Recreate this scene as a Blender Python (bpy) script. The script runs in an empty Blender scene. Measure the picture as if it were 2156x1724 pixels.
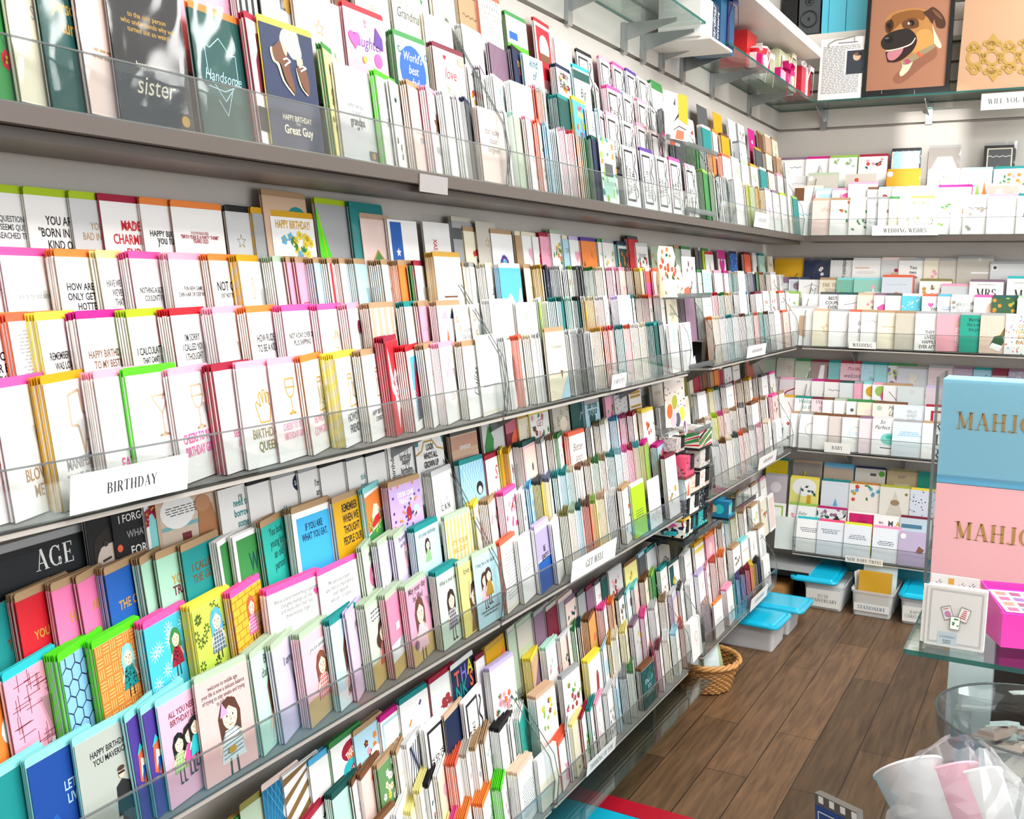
import bpy, math, random
import numpy as np
from mathutils import Vector, Matrix
S = bpy.context.scene
COL = S.collection
rnd = random.Random(7)
sin, cos, pi = math.sin, math.cos, math.pi

# ---------------------------------------------------------------- camera
YAW, PITCH, ROLL, FPX = math.radians(28.349), math.radians(7.415), math.radians(0.71), 2175.6
CAM = Vector((1.25, 0.0, 1.45))
_f = Vector((-sin(YAW)*cos(PITCH), cos(YAW)*cos(PITCH), -sin(PITCH)))
_r = Vector((cos(YAW), sin(YAW), 0)); _u = _r.cross(_f)
_R = _r*cos(ROLL) + _u*sin(ROLL); _U = -_r*sin(ROLL) + _u*cos(ROLL)
cd = bpy.data.cameras.new('camera'); cam = bpy.data.objects.new('camera', cd); COL.objects.link(cam)
cd.sensor_width = 36; cd.lens = 36*FPX/2156; cd.clip_start = 0.02
cam.matrix_world = Matrix(((_R.x, _U.x, -_f.x, CAM.x), (_R.y, _U.y, -_f.y, CAM.y), (_R.z, _U.z, -_f.z, CAM.z), (0, 0, 0, 1)))
S.camera = cam
def proj(x, y, z):
    d = Vector((x, y, z)) - CAM; w = d.dot(_f)
    return d.dot(_R)/w*FPX + 1078, 862 - d.dot(_U)/w*FPX
def ray(px, py):
    return _R*((px-1078)/FPX) - _U*((py-862)/FPX) + _f
def at_z(px, py, z):
    d = ray(px, py); return CAM + d*((z-CAM.z)/d.z)
def at_y(px, py, y):
    d = ray(px, py); return CAM + d*((y-CAM.y)/d.y)
def at_x(px, py, x):
    d = ray(px, py); return CAM + d*((x-CAM.x)/d.x)

# ---------------------------------------------------------------- sky, sun, lamps, exposure
W = bpy.data.worlds.new('daylight'); S.world = W; W.use_nodes = True
W.node_tree.nodes['Background'].inputs[0].default_value = (0.93, 0.97, 1.0, 1)
W.node_tree.nodes['Background'].inputs[1].default_value = 0.65
def lamp(name, kind, loc, target, energy, size=1, size_y=None, col=(1, 1, 1)):
    d = bpy.data.lights.new(name, kind); o = bpy.data.objects.new(name, d); COL.objects.link(o)
    o.location = loc; o.rotation_euler = (Vector(target)-Vector(loc)).to_track_quat('-Z', 'Y').to_euler()
    d.energy = energy; d.color = col
    if kind == 'AREA':
        d.shape = 'RECTANGLE'; d.size = size; d.size_y = size_y or size
    return o
for i, y in enumerate((0.6, 2.3, 4.0)):
    lamp('ceiling_panel_light', 'AREA', (1.95, y, 3.1), (1.95-0.35, y, 1.0), 58, 0.6, 1.2, (1, 0.985, 0.96))
lamp('shop_window_daylight', 'AREA', (3.6, 1.6, 1.9), (0, 2.2, 0.9), 70, 2.6, 2.2, (0.97, 0.99, 1.0))
sun = lamp('sun', 'SUN', (1.9, -4, 2.6), (1.9-0.159, -3, 2.6-0.15), 3.2, col=(1, 0.97, 0.92)); sun.data.angle = 0.012
S.view_settings.view_transform = 'Standard'; S.view_settings.look = 'None'
S.view_settings.gamma = 1.0; S.view_settings.use_curve_mapping = False
S.view_settings.exposure = -0.1

# ---------------------------------------------------------------- colours and materials
PAL = dict(w='fbfaf8', cr='f3ead2', lg='d9dadb', gy='a9abad', dg='55585b', bk='1c1d20', bu='f6dcd3', pk='f7adc6', hp='f45aa8', mg='d01d8c',
 rd='d3202f', cm='a81f3c', mr='7b2338', co='ef6a4a', or_='f58a3c', ye='f7e14a', py='f6ec9a', mu='d9a514', go='c89b3c', kr='b99873', ta='d8b79a',
 br='7a4f30', li='b4d321', ng='57e01e', gr='3d8f4a', lf='9cc65a', sg='b7c9b0', dk='17534e', te='1b8f8f', tq='2fc0c9', aq='8fdfe0', mt='bfe8d8',
 lb='b9e1f0', sb='5bb8e6', bl='1f5fb5', nv='1d2c4f', pu='5b3a96', la='cdbfe6', ma='8d6f86', sk='f2d3bd', ol='8a8440', ch='cfc9bd')
PAL['or'] = PAL.pop('or_')
NAMES = dict(w='white', cr='cream', lg='pale grey', gy='grey', dg='charcoal', bk='black', bu='blush', pk='pink', hp='hot pink', mg='magenta', rd='red',
 cm='crimson', mr='maroon', co='coral', ye='yellow', py='pale yellow', mu='mustard', go='gold', kr='kraft', ta='tan', br='brown', li='lime', ng='neon green',
 gr='green', lf='leaf green', sg='sage', dk='dark green', te='teal', tq='turquoise', aq='aqua', mt='mint', lb='light blue', sb='sky blue', bl='blue', nv='navy',
 pu='purple', la='lavender', ma='mauve', sk='peach', ol='olive', ch='stone grey'); NAMES['or'] = 'orange'
def lin(h):
    h = PAL.get(h, h); out = []
    for i in (0, 2, 4):
        c = int(h[i:i+2], 16)/255
        out.append(c/12.92 if c <= 0.04045 else ((c+0.055)/1.055)**2.4)
    return tuple(out)
def cname(k, d='coloured'):
    if k in NAMES: return NAMES[k]
    if len(k) != 6: return d
    p = [int(k[i:i+2], 16) for i in (0, 2, 4)]
    return NAMES[min(NAMES, key=lambda q: sum((int(PAL[q][2*i:2*i+2], 16)-p[i])**2 for i in range(3)))]
def new_mat(name):
    m = bpy.data.materials.new(name); m.use_nodes = True
    return m, m.node_tree.nodes, m.node_tree.links, m.node_tree.nodes['Principled BSDF']
def attr_mat(name, rough, spec=0.4, metal=0.0, coat=0.0):
    m, n, l, b = new_mat(name)
    a = n.new('ShaderNodeAttribute'); a.attribute_name = 'Col'; l.new(a.outputs['Color'], b.inputs['Base Color'])
    b.inputs['Roughness'].default_value = rough; b.inputs['Specular IOR Level'].default_value = spec
    b.inputs['Metallic'].default_value = metal; b.inputs['Coat Weight'].default_value = coat
    return m
def clear_mat(name, tint, gloss=0.06, rough=0.04, edge=0.5, body=0.0, bodycol=(0.8, 0.85, 0.85)):
    m, n, l, b = new_mat(name); n.remove(b); out = n['Material Output']
    t = n.new('ShaderNodeBsdfTransparent'); t.inputs[0].default_value = (*tint, 1)
    g = n.new('ShaderNodeBsdfGlossy'); g.inputs['Roughness'].default_value = rough
    d = n.new('ShaderNodeBsdfDiffuse'); d.inputs[0].default_value = (*bodycol, 1)
    lw = n.new('ShaderNodeLayerWeight'); lw.inputs[0].default_value = 0.35
    ml = n.new('ShaderNodeMath'); ml.operation = 'MULTIPLY_ADD'; ml.inputs[1].default_value = edge; ml.inputs[2].default_value = gloss
    l.new(lw.outputs['Fresnel'], ml.inputs[0])
    mx = n.new('ShaderNodeMixShader'); l.new(ml.outputs[0], mx.inputs[0]); l.new(t.outputs[0], mx.inputs[1]); l.new(g.outputs[0], mx.inputs[2])
    m2 = n.new('ShaderNodeMixShader'); m2.inputs[0].default_value = body; l.new(mx.outputs[0], m2.inputs[1]); l.new(d.outputs[0], m2.inputs[2])
    l.new(m2.outputs[0], out.inputs[0]); return m
M_PAPER = attr_mat('card_paper', 0.5, 0.35)
M_SATIN = attr_mat('satin_paint', 0.35, 0.45)
M_GLOSSY = attr_mat('glossy_plastic', 0.18, 0.5, 0, 0.2)
M_METAL = attr_mat('brushed_steel', 0.28, 0.5, 0.9)
M_ACRYL = clear_mat('clear_acrylic', (0.93, 0.945, 0.94), 0.015, 0.03, 0.26)
M_EDGE = clear_mat('acrylic_edge', (0.5, 0.53, 0.53), 0.06, 0.1, 0.2, 0.3, (0.33, 0.35, 0.35))
M_FROST = clear_mat('frosted_acrylic', (0.8, 0.81, 0.8), 0.03, 0.3, 0.2, 0.55, (0.42, 0.41, 0.40))
M_GLASS = clear_mat('shelf_glass', (0.84, 0.91, 0.885), 0.04, 0.02, 0.45)
M_GEDGE = clear_mat('glass_edge', (0.12, 0.34, 0.30), 0.12, 0.05, 0.3, 0.6, (0.04, 0.16, 0.14))
M_CELLO = clear_mat('cellophane', (0.97, 0.97, 0.97), 0.03, 0.10, 0.22)
M_BOWL = clear_mat('bowl_glass', (0.955, 0.965, 0.965), 0.03, 0.02, 0.5)
M_BAG = clear_mat('crinkled_bag', (0.93, 0.94, 0.95), 0.06, 0.12, 0.3, 0.14, (0.95, 0.95, 0.96))
M_BIN = clear_mat('cloudy_plastic', (0.85, 0.87, 0.87), 0.03, 0.25, 0.15, 0.5, (0.93, 0.94, 0.95))

# ---------------------------------------------------------------- mesh builder
class MB:
    def __init__(s): s.v = []; s.f = []; s.c = []; s.m = []
    def poly(s, pts, col, mi=0):
        n = len(s.v); s.v.extend([tuple(p) for p in pts]); s.f.append(tuple(range(n, n+len(pts)))); s.c.append(col); s.m.append(mi)
    def mesh(s, vs, fs, col, mi=0):
        n = len(s.v); s.v.extend([tuple(p) for p in vs])
        for f in fs:
            s.f.append(tuple(n+i for i in f)); s.c.append(col); s.m.append(mi)
    def hexa(s, p, col, mi=0, cols=None):   # p: 8 corners, bottom 0-3 then top 4-7
        n = len(s.v); s.v.extend([tuple(q) for q in p])
        for k, f in enumerate(((0, 3, 2, 1), (4, 5, 6, 7), (0, 1, 5, 4), (1, 2, 6, 5), (2, 3, 7, 6), (3, 0, 4, 7))):
            s.f.append(tuple(n+i for i in f)); s.c.append(cols[k] if cols else col); s.m.append(mi)
    def box(s, a, b, col, mi=0):
        x0, y0, z0 = a; x1, y1, z1 = b
        s.hexa(((x0, y0, z0), (x1, y0, z0), (x1, y1, z0), (x0, y1, z0), (x0, y0, z1), (x1, y0, z1), (x1, y1, z1), (x0, y1, z1)), col, mi)
    def obox(s, F, a, b, col, mi=0, cols=None):   # box in frame F=(O,U,V,N)
        O, U, V, N = F; q = []
        for w in (a[1], b[1]):
            for u, n in ((a[0], b[2]), (b[0], b[2]), (b[0], a[2]), (a[0], a[2])):
                q.append(O + U*u + V*w + N*n)
        s.hexa(q, col, mi, cols)
    def prism(s, pts, vec, col, mi=0):
        n = len(pts); vec = Vector(vec); a = [Vector(p) for p in pts]; b = [p+vec for p in a]
        s.poly(a[::-1], col, mi); s.poly(b, col, mi)
        for i in range(n):
            j = (i+1) % n; s.poly((a[i], a[j], b[j], b[i]), col, mi)
    def lathe(s, prof, c, col, n=24, mi=0, sx=1, sy=1):
        vs = []
        for r, z in prof:
            for k in range(n): vs.append((c[0]+r*sx*cos(2*pi*k/n), c[1]+r*sy*sin(2*pi*k/n), c[2]+z))
        fs = []
        for i in range(len(prof)-1):
            for k in range(n): fs.append((i*n+k, i*n+(k+1) % n, (i+1)*n+(k+1) % n, (i+1)*n+k))
        s.mesh(vs, fs, col, mi)
    def tube(s, pts, r, col, n=6, mi=0, close=False):
        pts = [Vector(p) for p in pts]; vs = []; fs = []; m = len(pts)
        for i, p in enumerate(pts):
            a = pts[(i-1) % m if close else max(i-1, 0)]; b = pts[(i+1) % m if close else min(i+1, m-1)]
            t = (b-a).normalized(); x = t.orthogonal() if abs(t.z) > 0.9 else t.cross(Vector((0, 0, 1))); x.normalize(); y = t.cross(x)
            for k in range(n): vs.append(p + x*(r*cos(2*pi*k/n)) + y*(r*sin(2*pi*k/n)))
        for i in range(m if close else m-1):
            j = (i+1) % m
            for k in range(n): fs.append((i*n+k, i*n+(k+1) % n, j*n+(k+1) % n, j*n+k))
        if not close: fs.append(tuple(range(n-1, -1, -1))); fs.append(tuple((m-1)*n+k for k in range(n)))
        s.mesh(vs, fs, col, mi)
    def build(s, name, mats, parent=None, smooth=False, matrix=None, origin=None):
        me = bpy.data.meshes.new(name); vs = s.v
        if origin is not None: vs = [(p[0]-origin[0], p[1]-origin[1], p[2]-origin[2]) for p in vs]
        me.from_pydata(vs, [], s.f)
        for m in (mats if isinstance(mats, (list, tuple)) else [mats]): me.materials.append(m)
        if s.f:
            at = me.color_attributes.new('Col', 'FLOAT_COLOR', 'CORNER')
            cnt = np.array([len(f) for f in s.f]); c = np.ones((len(s.f), 4), np.float32); c[:, :3] = np.array(s.c, np.float32)[:, :3]
            at.data.foreach_set('color', np.repeat(c, cnt, axis=0).ravel())
            me.polygons.foreach_set('material_index', s.m)
            if smooth: me.polygons.foreach_set('use_smooth', [True]*len(s.f))
        me.update(); o = bpy.data.objects.new(name, me); COL.objects.link(o)
        if matrix is not None: o.matrix_world = matrix
        elif origin is not None: o.location = origin
        if parent is not None: o.parent = parent
        return o
def tag(o, label=None, cat=None, group=None, kind=None):
    for k, v in (('label', label), ('category', cat), ('group', group), ('kind', kind)):
        if v: o[k] = v
    return o
def thing(name, loc, label, cat, group=None, matrix=None):
    o = bpy.data.objects.new(name, None); COL.objects.link(o); o.empty_display_size = 0.05
    if matrix is not None: o.matrix_world = matrix
    else: o.location = loc
    return tag(o, label, cat, group)
class Sub(MB):           # a part: geometry given in world space, stored relative to its thing
    def part(s, name, mats, root, smooth=False):
        bpy.context.view_layer.update() if False else None
        inv = root.matrix_basis.inverted(); s.v = [tuple(inv @ Vector(p)) for p in s.v]
        return s.build(name, mats, root, smooth)
def frame_mat(F):
    O, U, V, N = F
    return Matrix(((U.x, V.x, N.x, O.x), (U.y, V.y, N.y, O.y), (U.z, V.z, N.z, O.z), (0, 0, 0, 1)))
IDF = (Vector((0, 0, 0)), Vector((1, 0, 0)), Vector((0, 1, 0)), Vector((0, 0, 1)))

# ---------------------------------------------------------------- lettering
_tc = {}
def text_mesh(s, offset):
    key = (s, offset)
    if key not in _tc:
        cu = bpy.data.curves.new('t', 'FONT'); cu.body = s; cu.size = 1; cu.resolution_u = 2; cu.offset = offset; cu.fill_mode = 'FRONT'
        ob = bpy.data.objects.new('t', cu); me = ob.to_mesh()
        vs = [(v.co.x, v.co.y) for v in me.vertices]; fs = [tuple(p.vertices) for p in me.polygons]
        ob.to_mesh_clear(); bpy.data.objects.remove(ob); bpy.data.curves.remove(cu)
        x = [v[0] for v in vs] or [0, 1]
        _tc[key] = (vs, fs, min(x), max(x))
    return _tc[key]
# serif capitals: strokes (x0,y0,x1,y1,width) ; arcs ('a',cx,cy,rx,ry,from,to) with stress on the sides
TH, TN = 0.15, 0.045
SERIF = {
 'I': (.34, [(.17, 0, .17, 1, TH)], [.17]), 'L': (.6, [(.17, 0, .17, 1, TH), (.05, .02, .56, .02, TN), (.55, 0, .55, .26, TN)], [.17]),
 'T': (.66, [(.33, 0, .33, 1, TH), (.03, .98, .63, .98, TN), (.05, .76, .05, 1, TN), (.61, .76, .61, 1, TN)], [.33]),
 'E': (.62, [(.17, 0, .17, 1, TH), (.05, .98, .56, .98, TN), (.05, .02, .58, .02, TN), (.17, .51, .44, .51, TN), (.56, .78, .56, 1, TN), (.58, 0, .58, .24, TN), (.44, .4, .44, .62, TN)], [.17]),
 'F': (.58, [(.17, 0, .17, 1, TH), (.05, .98, .56, .98, TN), (.17, .51, .44, .51, TN), (.56, .76, .56, 1, TN), (.44, .4, .44, .62, TN)], [.17]),
 'H': (.78, [(.17, 0, .17, 1, TH), (.61, 0, .61, 1, TH), (.17, .51, .61, .51, TN)], [.17, .61]),
 'N': (.78, [(.17, 0, .17, 1, TN), (.63, 0, .63, 1, TN), (.15, 1, .63, 0, TH)], [.14, .63]), 'M': (.92, [(.17, 0, .17, 1, TN), (.76, 0, .76, 1, TH), (.17, 1, .45, .06, TH), (.45, .06, .74, 1, TN)], [.14, .76]),
 'A': (.74, [(.36, 1, .12, 0, TN), (.36, 1, .62, 0, TH), (.2, .33, .52, .33, TN)], [.12, .62]), 'V': (.72, [(.1, 1, .36, 0, TH), (.36, 0, .62, 1, TN)], []),
 'W': (1.0, [(.1, 1, .3, 0, TH), (.3, 0, .5, 1, TN), (.46, 1, .68, 0, TH), (.68, 0, .9, 1, TN)], []),
 'Y': (.72, [(.1, 1, .36, .45, TH), (.36, .45, .62, 1, TN), (.36, 0, .36, .48, TH)], [.36]), 'K': (.76, [(.17, 0, .17, 1, TH), (.2, .42, .62, 1, TN), (.34, .6, .66, 0, TH)], [.17, .66]),
 'X': (.7, [(.1, 1, .6, 0, TH), (.1, 0, .6, 1, TN)], []), 'Z': (.62, [(.05, .98, .56, .98, TN), (.56, .98, .06, .02, TH), (.05, .02, .58, .02, TN)], []),
 'J': (.5, [(.32, .15, .32, 1, TH), ('a', .18, .14, .14, .14, 200, 360)], [.32]),
 'P': (.64, [(.17, 0, .17, 1, TH), (.17, .98, .36, .98, TN), (.17, .46, .36, .46, TN), ('a', .34, .72, .22, .26, -90, 90)], [.17]),
 'R': (.72, [(.17, 0, .17, 1, TH), (.17, .98, .36, .98, TN), (.17, .48, .36, .48, TN), ('a', .34, .73, .2, .25, -90, 90), (.36, .48, .62, 0, TH)], [.17]),
 'B': (.68, [(.17, 0, .17, 1, TH), (.17, .98, .36, .98, TN), (.17, .53, .36, .53, TN), (.17, .02, .36, .02, TN), ('a', .34, .755, .19, .225, -90, 90), ('a', .36, .275, .22, .255, -90, 90)], [.17]),
 'D': (.76, [(.17, 0, .17, 1, TH), (.17, .98, .36, .98, TN), (.17, .02, .36, .02, TN), ('a', .34, .5, .3, .48, -90, 90)], [.17]),
 'O': (.8, [('a', .4, .5, .31, .48, 0, 360)], []), 'Q': (.8, [('a', .4, .5, .31, .48, 0, 360), (.42, .2, .66, -.14, TH)], []), 'C': (.72, [('a', .4, .5, .31, .48, 45, 315), (.64, .66, .64, .98, TN)], []),
 'G': (.78, [('a', .4, .5, .31, .48, 45, 335), (.64, .68, .64, .98, TN), (.62, .02, .62, .4, TH)], []),
 'U': (.76, [(.17, .3, .17, 1, TH), (.62, .3, .62, 1, TN), ('a', .395, .32, .225, .3, 180, 360)], [.17, .62]),
 'S': (.56, [('a', .28, .74, .18, .24, 30, 270), ('a', .28, .25, .2, .24, -150, 90), (.46, .74, .46, .96, TN), (.07, .04, .07, .28, TN)], []),
 '2': (.56, [('a', .28, .72, .19, .26, -30, 190), (.45, .6, .08, .04, TH), (.06, .04, .5, .04, TN)], []), '5': (.56, [(.12, .5, .12, .98, TN), (.12, .97, .46, .97, TH*.6), ('a', .27, .31, .2, .28, -140, 120)], []),
 '0': (.6, [('a', .3, .5, .22, .48, 0, 360)], []), '/': (.4, [(.06, -.05, .34, 1.05, TN)], []), '-': (.4, [(.06, .42, .34, .42, TH*.5)], []),
 "'": (.2, [(.1, .75, .1, 1, .08)], []), '.': (.24, [(.1, 0, .1, .12, .12)], []), ' ': (.36, [], [])}
def stroke_quad(x0, y0, x1, y1, w0, w1=None):
    w1 = w0 if w1 is None else w1; dx, dy = x1-x0, y1-y0; L = math.hypot(dx, dy) or 1e-6; nx, ny = -dy/L/2, dx/L/2
    return [(x0-nx*w0, y0-ny*w0), (x1-nx*w1, y1-ny*w1), (x1+nx*w1, y1+ny*w1), (x0+nx*w0, y0+ny*w0)]
def serif_polys(s):
    out = []; x = 0
    for ch in s:
        w, st, feet = SERIF.get(ch, SERIF[' ']); P = []
        for t in st:
            if t[0] == 'a':
                _, cx, cy, rx, ry, a0, a1 = t; n = max(4, int(abs(a1-a0)/30)); q = None
                for k in range(n+1):
                    a = math.radians(a0+(a1-a0)*k/n); wd = TN+(TH-TN)*abs(cos(a))**1.5; p = (cx+rx*cos(a), cy+ry*sin(a), wd, a)
                    if q: P.append([(q[0]-cos(q[3])*q[2]/2, q[1]-sin(q[3])*q[2]/2), (q[0]+cos(q[3])*q[2]/2, q[1]+sin(q[3])*q[2]/2), (p[0]+cos(a)*wd/2, p[1]+sin(a)*wd/2), (p[0]-cos(a)*wd/2, p[1]-sin(a)*wd/2)])
                    q = p
            else: P.append(stroke_quad(*t))
        for fx in feet:
            P.append(stroke_quad(fx-.14, .015, fx+.14, .015, .035))
            if ch in 'IHNMKUPRBDLEFJX' : P.append(stroke_quad(fx-.14, .985, fx+.14, .985, .035))
        if ch in 'VWYKX':
            for fx in {'V': (.1, .62), 'W': (.1, .9), 'Y': (.1, .62), 'K': (.62,), 'X': (.1, .6)}[ch]: P.append(stroke_quad(fx-.13, .985, fx+.13, .985, .035))
        out += [[(a+x, b) for a, b in p] for p in P]; x += w+.06
    return out, max(x-.06, .01)
# ---------------------------------------------------------------- printed art (flat prints on a face, in metres from the lower-left corner)
def rounded(p, n=4):       # closed Catmull-Rom through the points
    out = []; N = len(p)
    for i in range(N):
        a, b, c, d = p[i-1], p[i], p[(i+1) % N], p[(i+2) % N]
        for k in range(n):
            t = k/n; out.append(tuple(.5*(2*b[j]+(c[j]-a[j])*t+(2*a[j]-5*b[j]+4*c[j]-d[j])*t*t+(3*b[j]-a[j]-3*c[j]+d[j])*t**3) for j in (0, 1)))
    return out
class Art:
    def __init__(s, mb, F, w, h, base=0.0):
        s.mb, s.F, s.w, s.h, s.k, s.b = mb, F, w, h, 0, base
        s.rot = None
    def z(s): return s.b + 0.00025*(s.k+1)
    def poly(s, pts, col, mi=0):
        O, U, V, N = s.F; z = s.z()
        if isinstance(col, str): col = lin(col)
        s.mb.poly([O+U*min(max(p[0], 0), s.w)+V*min(max(p[1], 0), s.h)+N*z for p in pts], col, mi)
    def up(s): s.k += 1
    def rect(s, x0, y0, x1, y1, col): s.poly([(x0, y0), (x1, y0), (x1, y1), (x0, y1)], col)
    def disc(s, cx, cy, rx, ry, col, n=12, a=0):
        ca, sa = cos(a), sin(a)
        s.poly([(cx+rx*cos(2*pi*i/n)*ca-ry*sin(2*pi*i/n)*sa, cy+rx*cos(2*pi*i/n)*sa+ry*sin(2*pi*i/n)*ca) for i in range(n)], col)
    def line(s, pts, w, col):
        for (x0, y0), (x1, y1) in zip(pts, pts[1:]): s.poly(stroke_quad(x0, y0, x1, y1, w), col)
    def curve(s, f, t0, t1, w, col, n=12): s.line([f(t0+(t1-t0)*i/n) for i in range(n+1)], w, col)
    def text(s, lines, cx, cy, width, style, col, maxh=None, gap=1.35, ang=0, align='c'):
        # style: l light, b bold, c condensed bold, s script, r serif, m small caps light condensed
        c = lin(col) if isinstance(col, str) else col; G = []
        for ln in lines:
            if style == 'r':
                P, wd = serif_polys(ln); G.append((P, None, 0, wd))
            else:
                vs, fs, a, b = text_mesh(ln, {'b': 0.02, 'c': 0.022, 's': 0.0, 'l': 0.008, 'm': 0.014}[style]); G.append((vs, fs, a, b))
        sx = {'c': .58, 'm': .72, 's': .85, 'l': .9, 'b': .86, 'r': 1}[style]
        wmax = max(max((g[3]-g[2])*sx for g in G), .01); sc = width/wmax
        if maxh: sc = min(sc, maxh)
        H = sc*(1 if style == 'r' else .72); tot = H*gap*(len(G)-1); O, U, V, N = s.F; z = s.z(); ca, sa = cos(ang), sin(ang); sh = .3 if style == 's' else 0
        for i, g in enumerate(G):
            y0 = tot/2 - i*H*gap - H/2; wd = (g[3]-g[2])*sx*sc; x0 = -wd/2 if align == 'c' else -width/2
            def X(p):
                a = x0+(p[0]-g[2]+sh*p[1])*sx*sc; b = y0+p[1]*sc; a, b = a*ca-b*sa, a*sa+b*ca
                return O+U*min(max(cx+a, 0), s.w)+V*min(max(cy+b, 0), s.h)+N*z
            if g[1] is None:
                for p in g[0]: s.mb.poly([X(q) for q in p], c)
            else: s.mb.mesh([X(q) for q in g[0]], g[1], c)
    # ---- motifs
    def flower(s, cx, cy, r, col, R):
        n = R.choice((5, 6)); a = R.random()*6
        for i in range(n): s.disc(cx+r*.55*cos(a+2*pi*i/n), cy+r*.55*sin(a+2*pi*i/n), r*.42, r*.36, col, 7, a+2*pi*i/n)
        s.up(); s.disc(cx, cy, r*.25, r*.25, 'mu', 7); s.k -= 1
    def leaf(s, cx, cy, r, a, col):
        s.poly([(cx, cy), (cx+r*.5*cos(a+.5), cy+r*.5*sin(a+.5)), (cx+r*cos(a), cy+r*sin(a)), (cx+r*.5*cos(a-.5), cy+r*.5*sin(a-.5))], col)
    def heart(s, cx, cy, r, col):
        s.poly([(cx+r*.062*16*sin(t)**3, cy+r*.062*(13*cos(t)-5*cos(2*t)-2*cos(3*t)-cos(4*t))) for t in [2*pi*i/18 for i in range(18)]], col)
    def floral(s, cols, n, R, box=(.12, .1, .88, .7)):
        w, h = s.w, s.h
        for i in range(n):
            cx = w*(box[0]+R.random()*(box[2]-box[0])); cy = h*(box[1]+R.random()*(box[3]-box[1])); c = R.choice(cols)
            if c in ('gr', 'lf', 'sg', 'dk', 'te', 'ol'):
                a = R.random()*6.3
                for k in range(3): s.leaf(cx, cy, w*.11, a+k*.7, c)
            else: s.flower(cx, cy, w*.075, c, R)
            if i % 5 == 4: s.up()
    def girl(s, hair, dress, u, v, sc, R, pat=None, legs=True, skin='f3dcc4'):
        w, h = s.w, s.h; X = w*u; Y = h*v; r = h*sc
        if legs:
            for d in (-.25, .2): s.line([(X+d*r*.7, Y-r*1.0), (X+d*r*.8, Y-r*1.75)], r*.09, '3b3432'); s.disc(X+d*r*.8+r*.08, Y-r*1.78, r*.16, r*.07, '3b3432', 7)
        s.poly([(X-r*.36, Y+r*.05), (X+r*.36, Y+r*.05), (X+r*.62, Y-r*1.1), (X-r*.62, Y-r*1.1)], dress); s.line([(X-r*.3, Y), (X-r*.66, Y-r*.7)], r*.13, skin); s.line([(X+r*.3, Y), (X+r*.66, Y-r*.65)], r*.13, skin); s.up()
        if pat == 'st':
            for i in range(7): s.line([(X-r*.5, Y-r*(.1+.14*i)), (X+r*.5, Y-r*(.0+.14*i))], r*.035, '5f7f8c')
        elif pat == 'dot':
            for i in range(26): s.disc(X+r*R.uniform(-.42, .42), Y-r*R.uniform(.05, 1.05), r*.055, r*.045, 'bk', 6)
        elif pat == 'ch':
            for i in range(5): s.line([(X-r*.4+i*r*.2, Y), (X-r*.5+i*r*.25, Y-r*1.05)], r*.03, 'w'); s.line([(X-r*.55, Y-r*.2*i-r*.1), (X+r*.55, Y-r*.2*i-r*.1)], r*.03, 'w')
        s.poly([(X-r*.5, Y-r*.35), (X-r*.56, Y+r*.5), (X-r*.34, Y+r*.98), (X, Y+r*1.12), (X+r*.34, Y+r*.98), (X+r*.54, Y+r*.5), (X+r*.5, Y-r*.2), (X+r*.28, Y+r*.0), (X-r*.28, Y-.0)], hair); s.up()
        s.disc(X, Y+r*.45, r*.37, r*.47, skin, 14); s.up()
        s.poly([(X-r*.38, Y+r*.55), (X-r*.2, Y+r*.98), (X+r*.2, Y+r*.98), (X+r*.38, Y+r*.55), (X, Y+r*.82)], hair)
        for d in (-.15, .15): s.disc(X+d*r, Y+r*.47, r*.035, r*.045, '4a3f3a', 6)
        s.line([(X, Y+r*.45), (X+r*.06, Y+r*.3), (X, Y+r*.3)], r*.025, 'b98d78'); s.line([(X-r*.1, Y+r*.16), (X, Y+r*.13), (X+r*.1, Y+r*.17)], r*.03, 'c45a54')
        s.disc(X-r*.22, Y+r*.28, r*.06, r*.045, 'f0b5a8', 6); s.disc(X+r*.22, Y+r*.28, r*.06, r*.045, 'f0b5a8', 6); s.up()
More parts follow.
